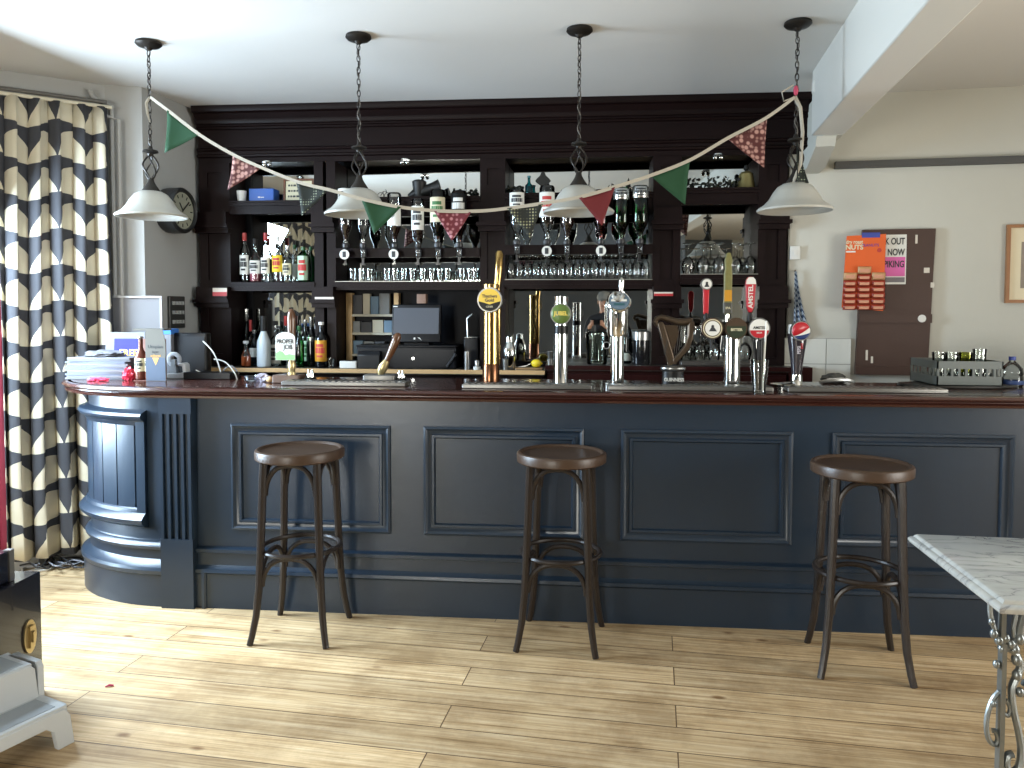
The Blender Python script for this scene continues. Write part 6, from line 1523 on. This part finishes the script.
for li, z in enumerate(lv):
    x = 0.045; k = 0
    while x < xb2 - xa - 0.09:
        wv = rnd.uniform(0.05, 0.08); hv = (lv + [zs1 - zs0 + 0.02])[li + 1] - z - 0.035 - rnd.uniform(0, 0.025)
        o = MB().rbox(0, wv - 0.004, 0, 0.045, 0, max(hv, 0.05), 0.003).build('box_file', M_fold[(k + li) % 4]); o.location = (xa + x, 4.935, zs0 + z + 0.0155)
        tag(o, '%s box file on the %s board of the pine rack' % (['first', 'second', 'third', 'fourth', 'fifth', 'sixth'][k], nn_[li]), 'box file', 'box files in the pine rack'); x += wv; k += 1
tag(MB().rbox(-0.03, 0.03, 0, 0.05, 0, 0.06, 0.004).build('tan_carton', mat('tan_card', (132, 104, 88), 0.6)), 'small tan carton on top of the till screen', 'box').location = (XX(420, 4.76, 300), 4.80, zc0 + hD + 0.26)
# shot glass, steel cup, white pot, grinder
tag(MB().lathe([(0, 0), (0.016, 0), (0.017, 0.006), (0.022, 0.062), (0.0205, 0.062), (0.0155, 0.014), (0, 0.014)], (XX(331, 4.66, 365), 4.66, zc0), 18).build('shot_glass', G_clear, None, 50), 'empty shot glass on the pale counter edge right of the gold label', 'glass')
tag(MB().lathe([(0, 0), (0.017, 0), (0.0185, 0.11), (0.017, 0.11), (0.016, 0.006), (0, 0.006)], (XX(467, 4.65, 360), 4.65, zc0), 18).build('steel_beaker', M_steel), 'slim steel beaker left of the brass font', 'beaker')
wp = thing('white_pot', 'small white pot with a steel lid behind the brass font', 'pot', (XX(477, 4.65, 364), 4.65, zc0))
MB().lathe([(0, 0), (0.023, 0), (0.023, 0.018), (0, 0.018)], seg=18).build('pot', M_whitecap, wp); MB().lathe([(0, 0.018), (0.014, 0.018), (0.016, 0.05), (0.012, 0.058), (0, 0.058)], seg=18).build('lid', M_steel, wp)
a, b = P(464, 362, 4.78), P(479, 338, 4.78)
gr = thing('coffee_grinder', 'black box grinder with a silver top edge beside the till', 'grinder', (a.x, 4.76, zc0))
MB().rbox(0, b.x - a.x, 0, 0.16, 0, b.z - zc0, 0.01).build('body', M_till, gr); MB().rbox(0.004, b.x - a.x - 0.004, -0.002, 0.15, b.z - zc0, b.z - zc0 + 0.006, 0.004).build('top_plate', M_steel, gr)
MB().tube([(0.02, 0.05, b.z - zc0 + 0.006), (0.015, 0.05, b.z - zc0 + 0.12), (0.05, 0.05, b.z - zc0 + 0.15)], 0.006, 8).build('hopper_arm', M_steel, gr)
ph = thing('handset', 'black telephone handset leaning beside the till', 'telephone', (XX(452, 4.655, 362), 4.66, zc0)); 
MB().tube([(-0.03, 0, 0.012), (-0.012, 0, 0.040), (0.012, 0, 0.072), (0.026, 0, 0.092)], [0.012, 0.011, 0.011, 0.014], 10).build('handset_body', M_till, ph)
# shaker set, board, lemon, jiggers
sx_ = XX(510, 4.72, 350)
sk = thing('cocktail_shaker', 'chrome cocktail shaker with ridged cap right of the brass font', 'shaker', (sx_, 4.685, zc0))
MB().lathe([(0, 0), (0.034, 0), (0.040, 0.01), (0.043, 0.10), (0.041, 0.125), (0.036, 0.14), (0.024, 0.168), (0, 0.168)], seg=26).build('tin', M_chrome, sk); MB().lathe([(0.022, 0.168), (0.024, 0.170), (0.022, 0.20), (0.014, 0.206), (0, 0.206)], seg=20).build('cap', M_chrome, sk)
tag(MB().lathe([(0, 0), (0.015, 0), (0.020, 0.066), (0.018, 0.066), (0.013, 0.006), (0, 0.006)], (XX(505.5, 4.645, 362), 4.645, zc0), 16).build('jigger', M_steel), 'small steel measure standing just right of the brass font', 'measure')
zr = zc2 if XX(549, 4.68) > XS else zc0
lm0 = XX(536, 4.66, 358); zl = zc2 if lm0 > XS else zc0
bo_ = thing('chopping_board', 'thin wooden chopping board with a lemon on the back counter', 'board', (XX(529, 4.66, 362), 4.70, zc0)); MB().rbox(-0.085, 0.085, -0.055, 0.055, 0, 0.012, 0.01).build('board', mat('worn_board', (146, 116, 80), 0.5, vary=0.2), bo_)
le = thing('lemon', 'yellow lemon on the chopping board', 'lemon', (lm0, 4.69, zc0 + 0.0125)); MB().sph((0, 0, 0.026), 0.026, 18, (1.25, 1, 1)).sph((0.032, 0, 0.026), 0.007, 8).build('fruit', mat('lemon_yellow', (226, 200, 44), 0.4, bump=0.1, bscale=200), le)
tag(MB().tube([(-0.05, 0.01, 0.004), (0.0, 0, 0.010), (0.03, 0, 0.026)], [0.003, 0.004, 0.003], 6).build('knife', M_steel), 'slim steel bar knife lying on the board beside the lemon', 'knife').location = (lm0 - 0.06, 4.675, zc0 + 0.0125)
tag(MB().lathe([(0, 0), (0.017, 0), (0.019, 0.035), (0.013, 0.042), (0.020, 0.082), (0.018, 0.082), (0.010, 0.044), (0, 0.044)], (XX(550, 4.665, 355), 4.665, zc2), 18).build('jigger', M_steel), 'steel double-ended jigger left of the slim chrome font', 'measure')
# ice jar and press
xi = XX(597, 4.75, 350); s = SCL(xi, 4.75)
ij = thing('ice_jar', 'wide clear glass ice jar with a ring handle behind the chrome fonts', 'jar', (xi, 4.75, zc2))
hI = 31 * s
MB().lathe([(0, 0), (0.058, 0), (0.064, 0.008), (0.070, hI - 0.03), (0.074, hI - 0.02), (0.074, hI), (0.070, hI), (0.066, hI - 0.03), (0.060, 0.014), (0, 0.012)], seg=28).build('glass_wall', glass('jar_glass', (0.86, 0.90, 0.87), 2.0), ij, 50)
MB().tube([(0.020 * math.cos(2 * PI * k / 18) + 0.055, -0.072, hI * 0.62 + 0.020 * math.sin(2 * PI * k / 18)) for k in range(18)], 0.004, 6, closed=True).build('ring_handle', M_chrome, ij)
xk = XX(641, 4.76, 340); s = SCL(xk, 4.76)
cp_ = thing('coffee_press', 'black coffee press with a chrome cap between chrome font and harp', 'coffee pot', (xk, 4.76, zc2))
MB().lathe([(0, 0), (0.052, 0), (0.054, 0.01), (0.052, 0.15), (0, 0.15)], seg=24).build('jug', mat('smoked_jug', (24, 24, 26), 0.12), cp_); MB().lathe([(0, 0.15), (0.056, 0.15), (0.056, 0.20), (0.050, 0.204), (0, 0.204)], seg=24).build('chrome_cap', M_steel, cp_)
MB().disc_y((0.0, 0, 0.10), 0.016, -0.060, -0.050, 18).build('medallion', M_chrome, cp_); MB().tube([(-0.05, 0.0, 0.17), (-0.078, 0, 0.16), (-0.082, 0, 0.09), (-0.052, 0, 0.05)], 0.007, 8).build('handle', M_black, cp_)
bottle('short black bottle with a white label behind the wide chrome font', 627, 4.84, zc2, 316, 9, M_blackglass, M_blk, 'bottles on the right back counter', lab=M_white, lz=(0.06, 0.22), sh=(0.66, 0.8), py=350)

# ================================================================== right hand wall and bar end
M_bboard = mat('brown_painted_board', (64, 43, 34), 0.5, vary=0.12, scale=6, bump=0.05)
def on_wall_M(px0, py0, off): 
    s_, z = on_wall(px0, py0); return s_, z
sA, zA = on_wall(854, 374); sB, zB = on_wall(934, 229)
MWo = lambda s_, z, o_=0.0: Matrix(((BU.x, BV.x, 0, (R0 + BU * s_ - BV * o_).x), (BU.y, BV.y, 0, (R0 + BU * s_ - BV * o_).y), (0, 0, 1, z), (0, 0, 0, 1)))
wbd = thing('wall_board', 'tall dark brown painted board fixed to the cream wall', 'board'); wbd.matrix_world = MWo(sA, zA)
wW, hW = sB - sA, zB - zA
MB().prism([(0.0, 0), (wW - 0.025, 0), (wW, hW), (0.025, hW)], -0.032, 0, 'y').build('panel', M_bboard, wbd)
MB().box(0.012, wW - 0.012, -0.046, -0.032, hW * 0.36, hW * 0.42).build('cross_rail', M_bboard, wbd); MB().box(0.0, wW - 0.022, -0.05, -0.032, 0, 0.05).build('bottom_rail', M_bboard, wbd)
ch = MB()
for x_, z_0, w_, h_ in ((0.74, 0.9, .012, .05), (0.13, 0.10, .012, .06), (0.20, 0.08, .012, .04), (0.86, 0.70, .03, .03), (0.95, 0.60, .02, .03)): ch.box(wW * x_, wW * x_ + w_, -0.0475 if abs(z_0 - .4) < .05 else -0.0335, -0.032, hW * z_0, hW * z_0 + h_)
ch.build('paint_chip', mat('bare_plaster', (206, 198, 184), 0.7), wbd)
MB().disc_y((wW * 0.84, 0, hW * 0.39), 0.022, -0.0495, -0.046, 18).build('filler_patch', M_white, wbd)
# poster
sA2, zA2 = on_wall(880, 284.5); sB2, zB2 = on_wall(905, 235)
po = thing('poster', 'black, white and pink poster pinned on the brown board behind the snack card', 'poster'); po.matrix_world = MWo(sA2 - 0.10, zA2, 0.033)
wP, hP = sB2 - sA2 + 0.10, zB2 - zA2
MB().box(0, wP, -0.0015, 0, 0, hP).build('paper', M_white, po)
MB().box(0.006, wP - 0.006, -0.0025, -0.0015, hP * 0.16, hP * 0.55).build('pink_field', mat('poster_pink', (206, 96, 158), 0.6), po); MB().box(0.006, wP - 0.006, -0.0025, -0.0015, hP * 0.04, hP * 0.14).build('grey_band', mat('poster_grey', (112, 108, 110), 0.6), po)
for s_t, zz in (('SPEAK OUT', 0.86), ('DO IT NOW', 0.64), ('ON SPIKING', 0.40)): text(s_t, hP * 0.185, M_inkd, po, (wP - 0.010, -0.0030, hP * zz), sx=0.66, bold=0.0012, align='RIGHT')
# snack card with nut packets
sA3, zA3 = on_wall(839, 311); sB3, zB3 = on_wall(883, 235)
sn = thing('snack_card', 'orange hanging card of nut packets in front of the brown board', 'snack card'); sn.matrix_world = MWo(sA3, zA3, 0.062)
wS2, hS2 = sB3 - sA3, zB3 - zA3
M_or = mat('orange_card_print', (214, 92, 34), 0.45, vary=0.05)
MB().prism([(0, 0.02), (wS2 * 0.97, 0.0), (wS2, hS2), (0.02, hS2 * 0.98)], -0.003, 0, 'y').build('backing_card', M_or, sn)
MB().box(wS2 * 0.44, wS2 * 0.86, -0.005, -0.003, hS2 * 0.955, hS2 * 1.02).build('blue_tag', mat('tag_blue', (56, 70, 150), 0.5), sn)
text('dry roast', hS2 * 0.07, M_creaml, sn, (wS2 * 0.27, -0.0036, hS2 * 0.90), sx=0.80, bold=0.0008); text('NUTS', hS2 * 0.085, M_creaml, sn, (wS2 * 0.27, -0.0036, hS2 * 0.83), bold=0.0012)
text('PEANUTS', hS2 * 0.05, M_purp, sn, (wS2 * 0.64, -0.0036, hS2 * 0.855)); MB().disc_y((wS2 * 0.85, 0, hS2 * 0.79), 0.012, -0.0042, -0.003, 16).build('seal', M_inkr, sn)
MB().box(wS2 * 0.08, wS2 * 0.30, -0.0042, -0.003, hS2 * 0.765, hS2 * 0.785).build('swoosh', M_white, sn)
M_pack = mat('nut_packet_red', (152, 56, 40), 0.28, vary=0.2, scale=30); M_packl = mat('nut_packet_label', (206, 150, 122), 0.4); M_packt = mat('nut_packet_gold', (198, 156, 112), 0.35, vary=0.2, scale=40)
cols_ = [(0.17, 6), (0.50, 7), (0.83, 6)]
nm_c = ['left', 'middle', 'right']; nm_r = ['lowest', 'second lowest', 'third lowest', 'fourth from the bottom', 'fifth from the bottom', 'sixth from the bottom', 'topmost']
for ci, (fx, n) in enumerate(cols_):
    for r_ in range(n):
        top = r_ == n - 1
        pk = thing('nut_packet', '%s nut packet in the %s column of the orange card' % ('topmost' if top else nm_r[r_], nm_c[ci]), 'snack packet', group='nut packets on the orange card')
        zz = hS2 * (0.015 + 0.078 * r_)
        pk.matrix_world = sn.matrix_world @ Matrix.Translation((wS2 * fx, -0.005, zz)) @ Matrix.Rotation(0.30, 4, 'X')
        hw_, hh_ = wS2 * 0.155, hS2 * (0.075 if not top else 0.10)
        b = MB(); rows = []
        for j in range(7):
            v = j / 6; rows.append([b.v(((i / 6 - 0.5) * 2 * hw_, -0.014 * (math.sin(PI * v) ** 0.6) * (math.sin(PI * (0.06 + 0.88 * i / 6)) ** 0.5) - 0.001, v * hh_)) for i in range(7)])
        for A, B in zip(rows, rows[1:]):
            for i in range(6): b.f([A[i], A[i + 1], B[i + 1], B[i]])
        b.build('packet', M_packt if top else M_pack, pk, solid=0.002)
        MB().obox((0, -0.0165, hh_ * 0.55), (hw_ * 0.72, 0, 0), (0, 0.001, 0), (0, 0, hh_ * 0.24)).build('label_panel', M_packl, pk)
# framed picture at the right edge
sA4, zA4 = on_wall(1003, 303); sB4, zB4 = on_wall(1006, 225)
pc = thing('framed_picture', 'wood-framed picture with a wide cream mount at the right edge of the wall', 'picture'); pc.matrix_world = MWo(sA4 + 0.004, zA4, 0.002)
wC, hC = 0.46, zB4 - zA4
fo = MB(); fo.M = Matrix.Identity(4)
fo.frame_y(0, wC, 0, hC, 0, [(0, 0), (0, 0.022), (0.018, 0.022), (0.018, 0.010)]); fo.build('frame', mat('oak_frame', (150, 104, 66), 0.4, vary=0.15, scale=20), pc)
mt_ = MB().box(0.016, wC - 0.016, -0.010, 0, 0.016, hC - 0.016).build('mount', mat('cream_mount', (220, 208, 178), 0.7), pc)
pi_ = MB(); pi_.box(0.078, wC - 0.078, -0.0115, -0.010, hC * 0.19, hC * 0.78); pi_.build('print', mat('print_grey_brown', (136, 124, 112), 0.6, vary=0.5, scale=8), mt_)
# glass rack with jars, dark tray, water bottle
YR = 3.80
a, b = P(937, 381, YR), P(1004, 352, YR)
zR = ZT + 0.014
tb_ = thing('dark_board', 'dark oval serving board under the glass rack', 'board', ((a.x + b.x) / 2, 3.93, ZT + 0.0004))
MB().lathe([(0, 0), (0.27, 0), (0.275, 0.005), (0.27, 0.0125), (0, 0.0125)], seg=36, sy=0.52).build('board', mat('dark_slate_board', (44, 42, 40), 0.35), tb_)
rk = thing('glass_rack', 'grey plastic dishwasher rack standing on the bar at the right', 'rack', (a.x, YR, zR))
M_rack = mat('rack_grey', (100, 106, 103), 0.5)
wR, dR, hR = b.x - a.x, 0.30, 0.116
rm = MB(); 
for (x0, x1, y0, y1) in ((0, wR, 0, 0.006), (0, wR, dR - 0.006, dR), (0, 0.006, 0, dR), (wR - 0.006, wR, 0, dR)):
    rm.box(x0, x1, y0, y1, 0.0, 0.045).box(x0, x1, y0, y1, 0.080, hR)
for k in range(10):
    x = k * (wR - 0.010) / 9; rm.box(x, x + 0.010, 0, 0.006, 0.045, 0.080).box(x, x + 0.010, dR - 0.006, dR, 0.045, 0.080)
for k in range(1, 7):
    y = k * (dR - 0.010) / 7; rm.box(0, 0.006, y, y + 0.010, 0.045, 0.080).box(wR - 0.006, wR, y, y + 0.010, 0.045, 0.080)
rm.box(0, wR, 0, dR, 0.0, 0.004); rm.build('basket', M_rack, rk)
for k, (px, lb) in enumerate(((939, 'clear jar in the rack with a dark lid mark, leftmost'), (952, 'clear jar in the rack, second from the left'), (966, 'yellow-green tinted jar in the rack'), (983, 'tallest clear jar in the rack, rightmost'))):
    x = XX(px, YR + 0.10, 350); hj = 0.150 if k < 3 else 0.165
    j = thing('jar', lb, 'jar', (x, YR + 0.10 if k != 3 else YR + 0.13, zR + 0.0045), 0, 'jars in the rack')
    MB().lathe([(0, 0), (0.027, 0), (0.029, 0.006), (0.029, hj - 0.02), (0.031, hj - 0.012), (0.031, hj), (0.028, hj), (0.026, 0.008), (0, 0.008)], seg=20).build('glass_wall', G_clear if k != 2 else glass('green_tint', (0.72, 0.74, 0.42), 1.5), j, 50)
    if k < 2: MB().box(-0.002, 0.016, -0.0315, -0.030, hj - 0.014, hj - 0.004).build('mark', M_blk, j)
for k in range(5):
    x = XX(945 + k * 10.5, YR + 0.04, 360)
    o = tag(MB().lathe([(0, 0), (0.018, 0), (0.0195, 0.055), (0.018, 0.055), (0.0165, 0.006), (0, 0.006)], (x, YR + 0.035, zR + 0.0045), 14).build('small_glass', G_clear, None, 50), '%s small glass at the front of the grey rack' % ['leftmost', 'second from left', 'middle', 'second from right', 'rightmost'][k], 'glass', 'small glasses in the rack')
xw2 = XX(1012, 3.95, 370)
wb_ = thing('water_bottle', 'clear plastic water bottle with a blue cap at the right end of the bar', 'bottle', (xw2, 3.95, ZT + 0.0004))
MB().lathe([(0, 0), (0.046, 0), (0.050, 0.008), (0.050, 0.05), (0.047, 0.056), (0.050, 0.062), (0.046, 0.088), (0.026, 0.112), (0.014, 0.122), (0.013, 0.130), (0, 0.130)], seg=24).build('plastic_body', glass('water_plastic', (0.88, 0.92, 0.94), 1.8), wb_, 50)
MB().lathe([(0, 0.128), (0.0155, 0.128), (0.0155, 0.146), (0, 0.147)], seg=16).build('cap', mat('cap_blue', (38, 60, 140), 0.4), wb_); MB().lathe([(0.0508, 0.012), (0.0512, 0.013), (0.0512, 0.030), (0.0508, 0.031)], seg=24).build('label', mat('label_blue', (52, 76, 130), 0.5), wb_)
# blue striped cloth hanging by the end of the back bar, white switch above
sC2, zC2 = on_wall(796, 345); _, zC3 = on_wall(796, 272)
tw_ = thing('tea_towel', 'blue striped tea towel hanging on the wall at the end of the back bar', 'towel'); tw_.matrix_world = MWo(sC2, zC2, 0.03)
def towel_mat():
    m = mat('striped_towel', (150, 160, 172), 0.85); b_ = m.node_tree.nodes['Principled BSDF']
    tc = N(m, 'ShaderNodeTexCoord'); wv_ = N(m, 'ShaderNodeTexWave'); wv_.inputs['Scale'].default_value = 22; wv_.bands_direction = 'DIAGONAL'; L(m, tc.outputs['Object'], wv_.inputs['Vector'])
    r_ = N(m, 'ShaderNodeValToRGB'); r_.color_ramp.interpolation = 'CONSTANT'; r_.color_ramp.elements[0].color = lin((48, 66, 92)); r_.color_ramp.elements[1].position = 0.45; r_.color_ramp.elements[1].color = lin((162, 172, 182)); L(m, wv_.outputs['Fac'], r_.inputs[0]); L(m, r_.outputs[0], b_.inputs['Base Color'])
    return m
b = MB(); rows = []; hT = zC3 - zC2
for j in range(13):
    v = j / 12; wd = 0.012 + 0.085 * (1 - v) ** 1.4; rows.append([b.v((-0.02 + (i / 8) * wd, -0.012 * math.sin(i * 1.9 + v) * (1 - v * 0.6), v * hT + (0.018 * i / 8 if j == 0 else 0) + 0.10 * (i / 8) * (1 - v) * 0.6)) for i in range(9)])
for A, B in zip(rows, rows[1:]):
    for i in range(8): b.f([A[i], A[i + 1], B[i + 1], B[i]])
b.build('cloth', towel_mat(), tw_, solid=0.003); MB().tube([(-0.018, 0.028, hT + 0.005), (-0.018, 0.0, hT + 0.0), (-0.018, -0.006, hT + 0.012)], 0.004, 6).build('hook', M_chrome, tw_)
sE, zE = on_wall(791, 253); se = thing('wall_switch', 'small white switch on the wall edge beside the back bar', 'switch'); se.matrix_world = MWo(sE + 0.02, zE)
MB().rbox(-0.03, 0.03, -0.022, 0, -0.04, 0.04, 0.004).build('plate', M_whitecap, se); MB().box(-0.008, 0.008, -0.028, -0.022, -0.014, 0.014).build('rocker', M_white, se)
# metal tongs / glove on the bar by the tiles
xg2 = XX(835, 4.0, 380)
tg = thing('bar_tongs', 'pair of steel tongs lying on the bar below the white tiles', 'tongs', (xg2, 3.98, ZT + 0.0004), 0.25)
for q in (-1, 1): MB().tube([(-0.09, 0.0, 0.010), (-0.03, q * 0.018, 0.020), (0.05, q * 0.022, 0.022), (0.09, q * 0.012, 0.012)], [0.008, 0.009, 0.009, 0.008], 8, flat=0.5).build('arm', M_steel, tg)
crumple('crumpled dark cloth lying behind the tongs on the bar', (xg2 + 0.01, 4.045, ZT + 0.0004), 0.06, 0.03, 0.032, mat('dark_cloth', (70, 70, 66), 0.8), 15).name = 'bar_cloth'
bpy.data.objects['bar_cloth']['category'] = 'cloth'
# small white fitting on the beam
q = P(817, 87, 4.24)
MB().rbox(-0.03, 0.006, -0.02, 0.02, -0.03, 0.03, 0.004)
jb = tag(MB().rbox(-0.022, 0.0, -0.02, 0.02, -0.03, 0.03, 0.004).build('cable_box', M_trim), 'small white cable box on the beam beside the right lamp chain', 'box'); jb.location = (q.x - 0.0, q.y, q.z)
# ================================================================== the person standing behind the phone (seen in the mirror)
def person():
    root = thing('person', 'person in grey cap and dark jacket holding up a phone, reflected in the mirror', 'person', (0.03, -0.36, 0))
    bm = bmesh.new(); sk = bm.verts.layers.skin.verify()
    def V(p, r, q=None):
        v = bm.verts.new(p); v[sk].radius = (r, q or r); return v
    def chain(vs):
        for a, b in zip(vs, vs[1:]): bm.edges.new((a, b))
    pel = V((0, 0, 0.94), 0.145, 0.115)
    tor = [pel, V((0, 0.0, 1.10), 0.135, 0.105), V((0, 0.0, 1.24), 0.150, 0.110), V((0, -0.01, 1.34), 0.125, 0.09), V((0, 0.0, 1.405), 0.058), V((0, 0.012, 1.45), 0.052), V((0, 0.02, 1.52), 0.074, 0.088), V((0, 0.018, 1.59), 0.078, 0.094), V((0, 0.012, 1.645), 0.055, 0.066)]
    chain(tor)
    for s in (-1, 1):
        chain([tor[3], V((s * 0.175, -0.01, 1.335), 0.058), V((s * 0.225, 0.02, 1.20), 0.048), V((s * 0.235, 0.07, 1.08), 0.040), V((s * 0.16 - 0.05, 0.20, 1.17), 0.033), V((s * 0.085 - 0.08, 0.285, 1.255), 0.026), V((s * 0.060 - 0.085, 0.315, 1.285), 0.030, 0.018)])
        chain([pel, V((s * 0.095, 0, 0.86), 0.088), V((s * 0.105, 0.015, 0.50), 0.056), V((s * 0.11, 0.0, 0.30), 0.052), V((s * 0.115, -0.02, 0.085), 0.038), V((s * 0.13, 0.10, 0.035), 0.036, 0.030), V((s * 0.135, 0.16, 0.028), 0.028, 0.022)])
    me = bpy.data.meshes.new('tmp_body'); bm.to_mesh(me); bm.free()
    o = bpy.data.objects.new('tmp_body', me); col.objects.link(o)
    for i, sv in enumerate(me.skin_vertices[0].data): sv.use_root = (i == 0)
    o.modifiers.new('skin', 'SKIN'); s_ = o.modifiers.new('sub', 'SUBSURF'); s_.levels = 2; s_.render_levels = 2
    bpy.context.view_layer.update()
    body = bpy.data.meshes.new_from_object(o.evaluated_get(bpy.context.evaluated_depsgraph_get()))
    bpy.data.objects.remove(o)
    sk_, ja, tr, sh = mat('skin_tone', (196, 146, 120), 0.5), mat('dark_jacket', (30, 30, 34), 0.8), mat('dark_trousers', (40, 42, 50), 0.85), mat('dark_shoes', (26, 24, 24), 0.5)
    body.materials.clear()
    for m in (ja, sk_, tr, sh): body.materials.append(m)
    for p in body.polygons:
        p.use_smooth = True; c = p.center
        p.material_index = 1 if (c.z > 1.415 or (c.y > 0.265 and c.z > 1.2)) else (3 if c.z < 0.075 else (2 if c.z < 0.93 else 0))
    b = bpy.data.objects.new('body', body); col.objects.link(b); b.parent = root
    # face
    MB().tube([(0, 0.098, 1.568), (0, 0.112, 1.545), (0, 0.118, 1.530), (0, 0.104, 1.522)], [0.006, 0.010, 0.013, 0.010], 10).build('nose', sk_, root)
    for s in (-1, 1):
        MB().sph((s * 0.031, 0.093, 1.566), 0.011, 10).build('eye', mat('eye_dark', (50, 40, 36), 0.3), root)
        MB().sph((s * 0.080, 0.005, 1.555), 0.026, 12, (0.35, 0.7, 1.1)).build('ear', sk_, root)
    MB().tube([(-0.024, 0.094, 1.496), (0, 0.103, 1.494), (0.024, 0.094, 1.496)], 0.006, 8).build('mouth', mat('lip_tone', (150, 88, 80), 0.5), root)
    M_cap = mat('grey_cap', (128, 126, 120), 0.85)
    c = MB().lathe([(0.091, 1.585), (0.093, 1.60), (0.088, 1.640), (0.066, 1.680), (0.030, 1.698), (0, 1.702)], (0, 0.014, 0), 24, sy=1.12).build('cap', M_cap, root, solid=0.004)
    k = MB(); rows = []
    for j in range(5):
        v = j / 4; rows.append([k.v((math.sin((i / 8 - 0.5) * 2.1) * (0.090 - 0.012 * v), 0.014 + math.cos((i / 8 - 0.5) * 2.1) * 0.104 + v * 0.065 * math.cos((i / 8 - 0.5) * 2.6), 1.592 - 0.018 * v - 0.012 * abs(i / 8 - 0.5))) for i in range(9)])
    for A, B in zip(rows, rows[1:]):
        for i in range(8): k.f([A[i], A[i + 1], B[i + 1], B[i]])
    k.build('cap_peak', M_cap, c, solid=0.004)
    # hands round the phone: four fingers and a thumb each
    for s in (-1, 1):
        px_ = s * 0.060 - 0.085
        for f in range(4):
            ln = (0.040, 0.046, 0.044, 0.034)[f]; z = 1.305 - f * 0.017
            MB().tube([(px_ + s * 0.012, 0.322, z), (px_ + s * 0.010, 0.322 + ln * 0.5, z + 0.002), (px_ - s * 0.004, 0.322 + ln * 0.72, z + 0.003), (px_ - s * 0.018, 0.322 + ln * 0.70, z + 0.003)], [0.0085, 0.008, 0.0075, 0.006], 8).build('finger', sk_, root)
        MB().tube([(px_ - s * 0.004, 0.308, 1.295), (px_ - s * 0.022, 0.318, 1.312), (px_ - s * 0.030, 0.328, 1.322)], [0.010, 0.009, 0.007], 8).build('thumb', sk_, root)
    p = tag(MB().rbox(-0.075, 0.075, -0.0045, 0.0045, -0.036, 0.036, 0.004).build('mobile_phone', M_black), 'dark phone held sideways by the person, seen in the bar mirror', 'phone'); p.location = (0.03 - 0.085, -0.36 + 0.340, 1.292)
person()
